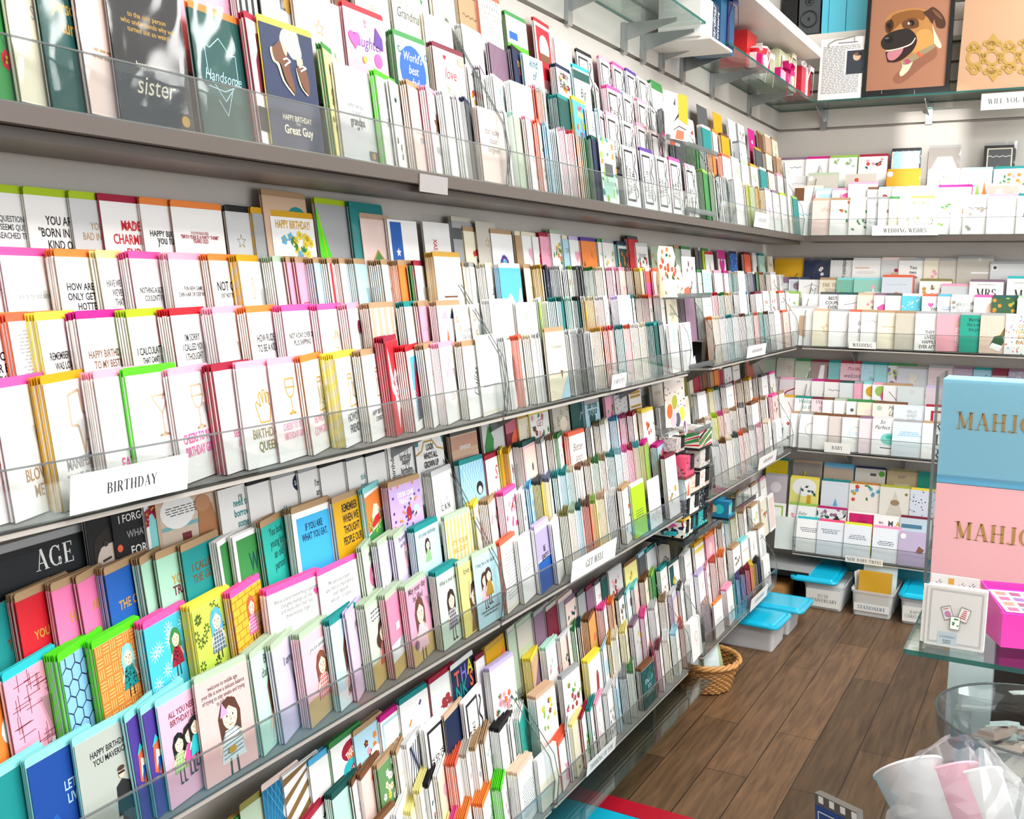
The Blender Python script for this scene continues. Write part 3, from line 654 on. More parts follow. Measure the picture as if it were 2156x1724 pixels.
row('L', 'A', 3, 1690, '''
-62 1 gr - F:rd,gr:8 h.175 w.127
-2 2 cr - T:m:gy:.62:.5:Spouse h.175 w.127 sleeve
66 2 dk - T:m:go:.7:.75:to_the_only|person_who|turns_up h.178 w.127 sleeve
150 2 bu ma L:kr:.45:2 h.178 w.127 sleeve
216 2 bk w T:l:go:.72:.72:to_the_only_person|who_understands_why_we|turned_out_so_weird T:l:cr:.42:.45:happy_birthday T:s:cr:.28:.6:sister C:go:.88:.06:.06 h.178 w.127 sleeve
396 2 dk or N:lb:.012:.2,.75;.3,.72;.5,.82;.7,.7;.8,.71 N:lb:.012:.2,.75;.22,.5;.5,.3;.8,.5;.8,.71 T:s:lb:.5:.7:Handsome N:lb:.012:.2,.4;.5,.38;.8,.46 N:lb:.012:.35,.3;.5,.18;.65,.4 h.17 w.118 sleeve
520 3 w cm I:bottle:mr:.3:.65:.25:mr I:bottle:or:.75:.6:.25:mu J:bk:0:.1:1:.3 h.18
542 1 nv ye Q:gy,0.42,0.99,0.56,1.01,0.70,1.00,0.73,0.91,0.75,0.80,0.58,0.76,0.47,0.82,0.35,0.89 Q:ta,0.33,0.88,0.48,0.83,0.45,0.77,0.35,0.79 Q:ta,0.63,0.77,0.75,0.79,0.76,0.72,0.64,0.70 Q:ecd9a6,0.14,0.79,0.19,0.81,0.21,0.71,0.29,0.69,0.35,0.56,0.51,0.46,0.47,0.46,0.32,0.55,0.25,0.67,0.17,0.70 Q:6b4028,0.18,0.80,0.23,0.83,0.34,0.88,0.41,0.78,0.49,0.75,0.48,0.66,0.53,0.55,0.52,0.47,0.38,0.56,0.31,0.69,0.21,0.71 Q:ecd9a6,0.60,0.70,0.63,0.63,0.69,0.53,0.79,0.48,0.75,0.48,0.65,0.54,0.61,0.62 Q:6b4028,0.62,0.71,0.70,0.71,0.76,0.74,0.82,0.63,0.82,0.54,0.80,0.48,0.69,0.55,0.64,0.63 N:w:.02:0.36,0.73;0.43,0.75;0.50,0.73;0.44,0.71;0.38,0.68 N:w:.02:0.66,0.70;0.72,0.72;0.80,0.71;0.73,0.69;0.68,0.67 T:m:cr:.25:.55:HAPPY_BIRTHDAY T:m:cr:.205:.08:TO_A T:b:cr:.15:.55:Great_Guy Z:with_brown_shoes_reading_GREAT_GUY h.182 w.128
683 3 py gr T:m:ol:.82:.4:YOU'RE|TURTLEY F:ol:12:.05:.3:.95:.98 h.17 w.122
701 2 lg - T:m:gy:.58:.5:HAPPIEST_BIRTHDAY T:m:gy:.51:.28:TO_THE_BEST T:m:dg:.42:.5:grandpa H:dg:.5:.34:.03 J:dg:.74:.02:.98:.12 C:go:.86:.07:.05 h.155 w.118 sleeve
792 3 w ng T:c:aq:.72:.85:BEST T:c:sg:.5:.85:GRANDPA T:c:aq:.28:.85:EVER sleeve
820 2 w - F:dk:5:.1:.1:.4:.9
859 4 bu kr L:gy:.5:2 T:m:gy:.4:.5:gran
900 4 w pk I:star:br:.5:.62:.16:br T:m:gy:.3:.6:WANDER
934 4 w lg L:lg:.5:2
965 3 w lg P:dots:gy,pk
981 6 dg nv
1003 4 bu - T:s:dg:.58:.55:too_lucky|cause|forgiven h.15
1064 4 w lg
1082 7 sg mt
1108 3 w pk F:pk,rd:5
1133 3 bu co
1152 3 lb sb I:bird:nv:.5:.4:.15:nv
1172 5 w -
1190 5 w pk
1207 5 w rd
1222 3 cr or X:br:.6
1234 3 gr dk
1246 5 nv dk
1258 1 w - B:mt:.1 P:blobs:gr,lf,te,or,mt J:dg:.25:.4:.75:.6 Z:with_a_sloth_among_leaves h.165 w.114
1309 2 w - K:I'M_A_TEA|KINDA_GAL|NOT_CUP_OF h.16
1347 2 w pu K:WOULD_NOT|RECOMMEND|DISLIKE h.16
1379 2 w - K:THAT_I|FRIENDS|TROUBLE h.16
1408 2 w hp K:WE_COULD|MAKE_IT|ALONE h.158
1442 2 w pk K:A_TRUE|FRIEND
1480 7 gr lf
1502 4 w cr
1516 4 w dk
1530 4 dk w
1545 6 w lg
1566 5 w cr
1576 3 li ye
1589 5 w lg
1597 3 mu go
1610 6 w gy
1626 6 w ma
1642 5 w li
1658 3 w -
1669 2 te lf
''')
row('L', 'B', 0, 1640, '''
-60 3 w li T:m:dg:.5:.8:IT'S_QUESTIONABLE|BUT_SEEMS_QUITE_AN|AGE_REACHED_THIS_AGE
48 4 w li T:m:bk:.45:.7:YOU_ARE|"BORN_IN_THE|KIND_OF"
144 5 lg li T:m:kr:.5:.7:YOU'RE_A|BAD_INFLUENCE
208 3 w cm T:m:rd:.62:.3:YOU'VE T:m:rd:.4:.7:MADE|CHARMING|END
293 6 w or T:b:bk:.52:.75:HAPPY_BIRTHDAY T:m:dg:.42:.5:you_funky
357 1 w or T:m:cm:.56:.35:YOU'VE_REACHED T:m:cm:.49:.75:"BIRTH_YEAR_IS_A_PARTY_THEME" T:m:cm:.42:.3:YEARS_OLD
473 2 lg bk I:star:ol:.3:.45:.14 sleeve
530 4 gy mu
550 2 ta kr C:te:.75:.5:.3 C:mu:.7:.5:.2 h.185 w.13
567 1 w mu T:c:mu:.86:.85:HAPPY_BIRTHDAY! F:sb,ye,gr,ye:16:.12:.25:.88:.65 h.15 w.12
662 3 gy li Q:ng,.0,.98,.35,.4,.6,.05,.0,.0 N:li:.03:.05,.9;.3,.1 Z:with_a_lime_tassel h.18 w.115
735 2 te te h.18 w.125 sleeve
757 2 bu ta Q:gr,.2,.4,.5,.62,.85,.4,.85,.05,.2,.05 N:go:.03:.2,.05;.2,.4;.5,.62;.85,.4;.85,.05 h.16 sleeve
813 2 w - J:bl:.08:.05:.45:.95 I:star:w:.28:.3:.1:w h.163
888 2 w - T:c:rd:.5:.8:XAS:.4:-1.57 h.165 sleeve
950 5 gy ch J:dg:.0:.6:1:.85 h.172
975 3 cr kr
1000 1 ch - h.165 z.012 sleeve
1006 6 w gy I:dress:gy:.5:.5:.15
1032 7 w kr N:pu:.09:.3,.35;.36,.55;.5,.65;.66,.6;.72,.5 N:tq:.05:.34,.35;.4,.5;.5,.58;.62,.55
1084 4 kr cr
1098 6 w cr
1120 5 w -
1136 5 pk cm h.155
1158 4 w sg F:gr,ye,or:14 h.165
1184 7 lb cr
1198 5 w la
1222 9 or pu F:or,br:8
1258 7 w gr
1268 4 w gy
1299 6 te nv B:w:.03 B:dk:.1 F:or,co:9 h.15 w.12
1322 4 rd dg h.17
1338 3 w lg F:dk,rd:12 L:dg:.7:3 h.15
1369 1 sg - F:ol,mu:8 sleeve
1420 5 sg kr
1434 2 w gr F:dk:7 L:dg:.4:1
1470 5 dg ch
1478 3 li gr C:mg:.8:.8:.2
1484 2 w rd I:dress:dg:.5:.4:.2 h.14
1510 1 w mg J:mg:0:.72:1:1 H:mg:.5:.4:.35 h.15
1536 1 bl nv P:dots:w,sb h.15
1566 6 co mr I:bird:w:.5:.3:.2
1584 2 w lg C:mr:.8:.3:.15
1597 2 mt te F:sg,gr:8
1615 2 cr -
''')
row('L', 'B', 1, 1655, '''
-108 2 w hp L:gy:.5:2
4 2 w hp T:m:gy:.42:.6:you're_my_soul_sister
117 5 w or T:b:bk:.4:.75:HOW_ARE_YOU|ONLY_GETTING|HOTTER?
209 3 w py T:m:dg:.45:.7:HAVE_WE_REALLY|WE'VE_BEEN|THAT_WE
276 5 w hp T:m:bk:.42:.7:NOTHING_A_SCREW|COULDN'T_FIX
357 5 w pk T:m:bk:.46:.75:FUN_NEW_GAME~|CHIN_HAIR_OR_DEEP_IN_THE
442 4 w or T:b:bk:.55:.75:NOT_OLD T:m:dg:.38:.55:JUST_NOT_YOUNG
504 4 w mu I:dino:go:.4:.5:.2
578 6 w sg Q:dg,.5,.75,.66,.75,.66,.86,.52,.86 Q:hp,.45,.72,.72,.74,.78,.0,.5,.0
607 2 pk kr I:pretzel:co:.8:.55:.2
626 2 pk kr I:pretzel:w:.55:.6:.2 L:rd:.2:1
664 5 lb kr I:pretzel:cr:.4:.6:.2
693 4 w kr V:rd:3
718 4 w kr I:dino:br:.5:.4:.22
749 5 lb kr Q:or,.75,0,.85,.3,.95,.3,.95,0
806 7 w kr N:dg:.02:.3,.1;.35,.4;.5,.2
840 7 or kr I:star:br:.7:.1:.12
864 2 gr -
875 2 w cm Q:or,.75,.0,.85,.28,.95,.0
912 6 w go Q:br,.35,.16,.42,.36,.58,.36,.65,.16 J:br:.25:.13:.75:.17 J:w:.42:.02:.58:.13 L:lg:.6:2 h.172
976 4 cr kr
990 5 w gy I:dress:dg:.6:.3:.2
1024 6 w cr T:s:dg:.4:.6:La
1050 4 sb w Q:w,.1,.3,.4,.6,.7,.4,.9,.7,.95,.1,.1,.05
1104 1 cr kr
1140 6 cr go
1150 2 nv bk P:dots:w,sb
1180 7 w lg
1196 4 w -
1204 3 w lf
1215 5 bk dg P:net:gy
1228 2 dg gy P:net:w
1250 8 w gr
1270 6 w cr
1290 5 w pk F:rd,br:9
1304 3 bu pk H:pk:.5:.4:.1
1332 5 w cr
1348 5 cr ye
1360 2 hp w J:co:.0:.6:1:1
1374 2 w co C:kr:.55:.55:.35:.5
1420 9 ma gy
1442 5 w ma
1468 5 w gr
1479 1 mt w B:lb:.15
1503 2 w pk P:swirl:pk
1524 6 w mg
1541 3 te w
1553 7 w cr
1572 6 w sb
1586 6 nv w
1597 3 gr lf
1608 5 bu co
1622 6 w lg
1640 5 w -
''')
row('L', 'B', 2, 1665, '''
-64 2 w or T:b:bk:.36:.75:WATCHED_TV|OR_BACK|THAN_I?
24 3 w co J:lg:.18:.2:.9:.9 L:gy:.85:14
84 4 w ye T:m:bk:.4:.7:REMEMBER_WHEN|WAS_LOWER?
165 5 w mg T:m:br:.38:.75:HAPPY_BIRTHDAY|TO_MY_BESTIE
272 5 w li T:b:bk:.45:.75:I_CALCULATED T:m:bk:.3:.55:THAT_CAN'T_BE
363 6 w rd T:m:bk:.46:.6:I'M_SORRY|I_CALLED_YOU|I_THOUGHT
452 6 w pk X:bu:.45
522 5 w or T:m:bk:.44:.6:HOW_RUDE|TO_BE_A_KID
595 5 w hp T:m:bk:.47:.75:NOT_A_DAY_OVER_29|PLUS_SHIPPING
671 4 w hp I:hand:go:.6:.4:.2
735 5 w pk C:mr:.6:.6:.12 C:mr:.75:.5:.1 N:go:.02:.6,.5;.66,.2
779 6 bu kr V:ta:4
853 5 w te I:bottle:te:.7:.3:.28:te
884 3 pk kr
919 5 w kr Q:co,.2,.3,.35,.7,.45,.3 Q:nv,.55,.35,.66,.72,.78,.35 Q:pk,.15,.82,.3,.95,.4,.82 Q:nv,.5,.82,.6,.95,.7,.82
953 1 w - B:cr:.1 P:swirl:go B:w:.22 T:r:dg:.3:.5:HAPPY|BIRTHDAY
990 1 w - J:cr:.02:.02:.98:.06
1030 6 w lg
1084 5 w - F:sg:4:.4:.2:.6:.7
1136 3 lf w P:blobs:gr,ye,lf
1152 5 w -
1172 5 w te F:te,lf:5
1184 6 te dk
1205 5 w mt
1218 5 dk bk
1232 3 mu w C:ye:.4:.6:.25
1252 6 bu cr
1272 7 w lg
1300 6 w la Q:cm,.1,.05,.5,.05,.5,.25,.1,.25
1332 8 w te
1352 5 w kr
1366 6 w co
1390 6 w bu
1401 1 cr - L:dg:.4:2 I:bird:dg:.5:.25:.08
1440 8 ma gy
1478 7 w gr
1500 4 w pk
1512 6 w rd
1526 6 w gr
1540 6 w mu
1556 6 w lg
1574 6 w sb
1590 6 w mr
1606 7 w lg
1622 7 w cr
1640 6 w co
1654 4 w sg
''')
row('L', 'B', 3, 1668, '''
-100 2 w hp
-9 2 w hp I:cup:ta:.8:.55:.22 T:m:kr:.25:.6:BLOW|ME h.158
97 5 w mu I:bolt:ta:.6:.65:.26 T:m:gy:.28:.65:MANIFEST|THAT_SHIT h.158
200 6 w pk I:cone:ta:.72:.6:.2 T:m:hp:.28:.5:EAT_UP h.158
265 2 w ng I:martini:ta:.6:.62:.2 T:c:bk:.2:.75:WISHING_YOU_AN_EXTRA|DIRTY_BIRTHDAY h.158
358 3 w pk I:wine:ta:.6:.66:.22 T:c:hp:.34:.75:CHEERS_TO_YOU|BIRTHDAY_GIRL
451 5 w cm I:balloon:co:.75:.6:.2 T:m:hp:.32:.4:SEE_YOU|AND
496 2 w pk I:hand:go:.5:.6:.18 T:m:ol:.27:.65:BIRTHDAY|QUEEN
565 1 w pk I:wine:go:.5:.64:.2 T:c:pk:.3:.62:CHEERS_TO_YOU,|BIRTHDAY_GIRL!
637 3 w or I:boot:go:.7:.6:.2 T:m:pk:.3:.6:HOWDY|COWGIRL
707 7 w ye I:boot:go:.55:.6:.2 T:m:dg:.25:.6:HOWDY|FRIEND
763 5 w kr I:boot:go:.65:.65:.18 T:m:dg:.28:.65:HAPPY_BIRTHDAY|COWBOY
813 5 rd cm Q:w,.1,.95,.3,.6,.5,.7,.8,.45,.75,.3,.5,.25,.35,.05,.28,.4,.1,.5 T:c:cm:.5:.5:HAPPY|BIRTHDAY:.5:-.9 h.172
857 6 w rd J:sb:.2:.5:.8:.92 Q:cm,.3,.4,.5,.88,.72,.4 Q:nv,.3,.12,.35,.4,.68,.4,.7,.12 T:m:sb:.3:.6:HOWDY:.3:1.57
896 5 w kr I:bird:ta:.5:.6:.15
926 6 w pk T:c:pk:.72:.75:HAPPY|BIRTHDAY I:boot:ta:.5:.4:.12
973 5 w kr T:s:dg:.5:1.0:Dallas:.45:1.45 h.15
1000 1 w - L:mr:.35:1 J:cr:.02:.02:.98:.05 w.13 h.17
1064 4 w lg
1071 4 w - C:br:.6:.5:.3:.45
1094 7 w co
1119 5 w cr F:ol:3
1130 4 w lg F:sb,gr:5
1136 3 lg gy P:net:w
1146 2 cr kr T:s:dg:.78:.6:To_the_greatest Q:br,.6,.42,.75,.42,.68,.3 Q:lb,.5,.0,1,.35,1,0 h.163 w.114
1200 5 w lg
1217 6 bk w
1228 4 dg gy
1243 5 w -
1266 8 w go
1282 4 bu co
1292 5 w rd
1313 6 w te
1328 6 w co
1346 6 cr w
1360 5 w cr
1378 7 dk te
1398 4 w lg
1407 3 w - J:lb:.3:.6:.7:.9
1431 2 w - L:gy:.4:1
1500 6 cr or
1515 6 w cr
1528 6 w lg
1542 7 w te
1556 6 w lg
1570 6 w br
1584 6 w mt
1597 5 w co
1607 4 te mt
1618 5 w br
1630 6 w lg
1648 8 bu co
1662 4 w -
''')
row('L', 'C', 0, 1600, '''
-40 2 bk gy B:22262a:.05 T:r:w:.68:.55:AGE:.6 T:l:mu:.22:.5:...it's_just_a:.62 h.14 w.19
178 3 bk tq Q:d9cbbf,.05,.05,.1,.5,.25,.72,.6,.75,.75,.5,.7,.1 Q:2a2624,.08,.5,.1,.75,.4,.85,.75,.72,.72,.6,.5,.68,.2,.66 N:3b302b:.03:.2,.52;.35,.54 N:3b302b:.03:.48,.52;.62,.53 C:3b302b:.28:.47:.04 C:3b302b:.54:.46:.04 N:8d7a6d:.03:.42,.48;.46,.34;.38,.33 N:6b3f38:.04:.3,.22;.5,.2 Z:with_a_grey_toned_man's_face h.165
231 4 bk w T:l:w:.8:.6:I_FORGOT:.42 T:l:gy:.5:.38:WHAT:.42 T:l:w:.2:.35:FOR:.42 C:co:.08:.3:.05 h.168
300 2 w te B:aq:.06 F:cm:5:.0:.5:.3:.95 T:s:nv:.9:.3:We h.17
325 1 ta - B:d9c7b4:.04 J:7fb5bb:.05:.42:.95:.5 C:w:.33:.76:.28:.2 L:dg:.83:4 Q:b87f55,.62,.3,.66,.8,.82,.9,.92,.75,.95,.2,.6,.12 C:c58f6a:.74:.78:.13:.1 J:7b3038:.36:.12:.5:.3 Z:with_a_thin_man_and_speech_bubble h.16 w.14
457 2 w - T:m:dg:.72:.35:I'll T:m:te:.42:.62:need_to|borrow|some h.157
519 3 w bk L:dg:.15:1
570 4 w gy C:nv:.75:.78:.2:.15 T:b:w:.78:.3:SAMPLE:.75 T:m:te:.25:.55:older:.3
627 4 w gy T:m:bk:.55:.5:I'm|an T:m:rd:.22:.35:a_-
672 3 w bk T:m:te:.15:.6:s:.1
728 4 w dg T:m:te:.4:.7:tick|tock
769 3 w bk T:m:te:.2:.6:tock
814 5 w bk T:b:dg:.5:.9:birthday:.12:1.57 T:m:dg:.75:.5:happy|birthday:.6 T:m:dg:.4:.5:happy|birthday:.6 T:m:gy:.2:.7:turns_the_eighth h.165
871 1 w te J:te:0:.8:.3:1 J:te:.75:.75:1:1 C:w:.3:.78:.2 C:w:.75:.76:.2 N:go:.03:.0,.75;.2,.8;.3,.93;.6,.93;.75,.8;1,.75 T:c:bk:.5:.8:LOOK|WHO'S_ALL|GROWN_UP T:c:bk:.06:.6:AND_READY_FOR_A h.165 w.118
947 5 ta dg J:c99a84:0:.55:1:.95 J:e6c0a8:0:.2:1:.4 T:m:w:.62:.7:adventure h.15 w.125
1012 2 lg cr Q:gr,.1,.0,.05,.6,.3,.95,.5,.7,.4,.3 Q:pu,.25,.0,.35,.4,.7,.55,.95,.4,.95,0 h.165
1062 5 mr bk J:c96a7c:0:.55:1:1 C:co:.65:.2:.4:.3 C:br:.7:.2:.14 h.16
1090 7 cr go
1114 2 w ye T:s:cm:.68:.6:GET F:gr,mr,pk:9:.1:.1:.9:.6 F:pk,gr:4:.1:.8:.9:.95 T:l:gr:.12:.6:Well h.155 w.118
1161 3 ch sg P:swirl:ol C:cr:.6:.35:.22:.18 h.165
1200 1 dk te N:w:.02:.6,.6;.75,.75;.85,.7 Q:cm,.6,.05,.75,.4,.95,.3,.95,.05 h.165
1229 4 lb nv J:gy:0:.78:1:.95 T:c:dk:.6:.75:SORRY_YOU'RE|FEELING_BLUE H:dk:.45:.2:.22 h.165
1273 3 pk gy F:cm,gr:6
1292 4 lg - P:dots:dg
1322 1 w - J:go:.08:.84:.92:.94 J:go:.08:.7:.92:.8 J:go:.08:.56:.92:.66 J:go:.08:.2:.92:.28 J:go:.08:.06:.92:.14 h.17
1372 4 ch gy
1412 5 mr br
1436 5 ol kr
1450 4 cr w
1460 7 cm pk
1478 6 br ta
1494 4 kr br
1503 4 or br
1516 5 cm w
1524 3 w bk
1542 3 w kr X:bk:.75
1571 2 b5654f kr
''')
row('L', 'C', 1, 1640, '''
-30 2 te - T:b:br:.55:.3:I T:b:br:.35:.6:THE
36 5 rd kr T:b:go:.4:.55:YOU_ARE
111 3 ee7db0 kr T:b:go:.5:.55:HAPPY
168 2 ee7db0 kr T:b:go:.55:.5:NOW
224 5 bl kr T:b:go:.42:.6:THE_CAT
301 4 a9d9c0 kr T:b:go:.5:.5:YOU
330 2 a9d9c0 kr T:b:go:.55:.55:YOUR T:b:mr:.36:.5:TRAIN
384 2 te kr T:b:br:.55:.62:I_CALLED|THE_GOV
460 4 w - B:gr:.08
490 3 w - B:gr:.08 T:c:dk:.4:.4:W
552 3 2bb5a5 kr T:m:dk:.5:.75:You_look|young_for|an_old|person
613 5 w kr B:3fb1e6:.09 T:c:nv:.58:.65:IF_YOU_ARE|WHAT_YOU_EAT. h.16 w.125
700 2 w kr B:mu:.0 J:d8a417:.0:.0:.94:.95 T:c:bk:.5:.62:REMEMBER|WHEN_WE|THOUGHT|PEOPLE_OUR h.157 w.12
768 3 w aq Q:or,0,.5,1,.6,1,.98,0,.95 Q:cr,.2,.62,.8,.65,.6,.8,.4,.82 Q:rd,0,.5,.9,.62,1,.7,.4,.66 Q:gr,0,0,1,0,1,.58,0,.48 F:lf:7:.1:.05:.9:.45 h.158
816 5 c9aee0 kr T:b:w:.7:.5:DEAR_ONE|TREAT_ME C:cm:.55:.3:.08:.12 C:lb:.78:.32:.12:.1 P:dots:pu,or h.155 w.122
909 6 w lg I:bird:dg:.3:.3:.09 I:bird:dg:.6:.33:.09 T:l:dg:.15:.5:C_A_N
966 4 lb te P:net:sb C:bk:.75:.3:.14 C:w:.75:.25:.08 h.158
1022 6 w cm T:s:rd:.6:.5:S N:te:.03:.3,.3;.5,.5 C:nv:.8:.5:.05
1056 2 mu ye h.155
1073 6 w mu F:dg,pk,gr:8
1101 8 bu dk B:pk:.02 B:f9ddd0:.05 C:dg:.55:.35:.06:.09 h.157 w.118
1141 4 w gy N:kr:.03:.8,.1;.85,.8
1166 5 w kr
1176 4 w gr F:hp,sg:6
1197 4 w co T:s:br:.45:.75:Better|soon h.148
1244 4 w -
1264 5 w kr
1275 5 w cr Q:ta,.5,.2,.6,.6,.75,.4,.7,.15
1300 6 w sb
1318 5 w hp F:pk,rd:8
1333 5 w cm
1351 4 w ye F:co,rd:7:.25:.2:.75:.6
1386 3 lg -
1430 6 cr w
1468 7 w lg
1490 6 w mu
1503 5 w ye
1514 6 w te
1528 6 w gy
1546 7 bu cm
1562 6 cr kr
1577 6 w mu
1592 4 ch -
1603 4 w dg
1620 5 w hp
''')
row('L', 'C', 2, 1655, '''
-30 2 or ye C:w:.6:.35:.4:.25 C:bk:.8:.35:.04
12 2 pk tq P:cross:7b3038 N:w:.06:.7,.35;.6,.2;.85,.1 h.16
132 6 8fc7ef ng P:hex:nv h.16
201 4 d98436 ng P:weave:f0c27a G:aq:te:0.62:0.48:0.31:dot h.16
305 5 4cc4e0 hp P:burst:e9fbff G:gr:cm:0.64:0.48:0.28:dot h.16
405 5 c4dc5a ye P:daisy:5b6a2a G:sb:5b7386:0.54:0.51:0.34:ch h.16
489 4 f0bb3a hp P:brick:b67d1b G:co:hp:0.57:0.51:0.31:ch h.158
560 5 w hp T:s:dg:.62:.8:We've_shared_everything_together|thoughts_feelings_secrets|and_more_often_than_not,|three_bottles_of_gin H:hp:.87:.7:.05 Q:cm,.35,.0,.4,.13,.62,.12,.65,0 h.14 w.15
668 1 w hp T:s:dg:.55:.7:My_personal_trainer|says_that_it's_important_to|train_regularly|who_am_I_to_argue? N:dg:.05:.25,.0;.27,.1 h.14 w.135
765 3 d9e5d2 sg C:d7769d:.55:.35:.3:.2 C:w:.55:.35:.1:.07 T:l:dg:.85:.3:you
797 4 d6cfec sg Q:sk,.3,.0,.5,.45,.8,.55,.95,.3,.95,0 N:3a302c:.05:.42,.45;.6,.6;.9,.6 Q:sb,.6,.62,.72,.85,.85,.62 N:sk:.06:.3,.1;.15,.5
832 3 ddd0ee sg T:l:dg:.85:.5:The_perfect|and_day G:pk:pk:0.67:0.46:0.25
873 5 c5e4f0 te T:l:dg:.88:.7:it's_your_birthday G:3a302c:8fc38c:0.45:0.48:0.25:x:1 Q:ye,.55,.2,.85,.1,.8,.4
935 3 fbf3df sg V:e8c765:7 T:l:go:.3:.6:IT'S_YOUR|BIG_DAY
1000 5 w ye Q:co,.45,.45,.5,.7,.75,.7,.72,.45 N:gr:.06:.6,.1;.6,.45 T:l:go:.82:.5:get h.155
1030 6 w kr H:rd:.8:.2:.1 F:pk,gr:6
1061 5 w hp F:hp,pk,cm:14:.1:.1:.9:.8 h.158
1098 4 w - F:ma,sg:7
1117 3 lb sb P:blobs:sb,lg
1141 7 e5c93a dg
1158 8 w 6a7390
1176 4 w te
1193 7 lb te
1210 5 w cr P:swirl:cr
1224 8 w br
1245 5 w kr Q:or,.2,0,.5,.3,.8,0
1262 6 w gr
1276 5 w kr
1296 7 w te
1310 6 w lb
1322 6 w hp
1334 6 pk cm
1347 6 py tq
1357 5 lf mg
1384 6 lb mg C:nv:.25:.4:.16:.2 C:or:.55:.5:.16:.2 C:mg:.8:.6:.14:.18 h.13
1408 4 w lg B:aq:.25
1440 6 w gy
1485 7 w kr
1500 6 w cr
1512 6 py li
1524 6 w hp
1538 6 w sk
1552 7 w kr
1568 6 w gy
1582 6 w br
1598 6 w or
1612 6 w kr
1626 5 bu hp
1640 4 w kr
''')
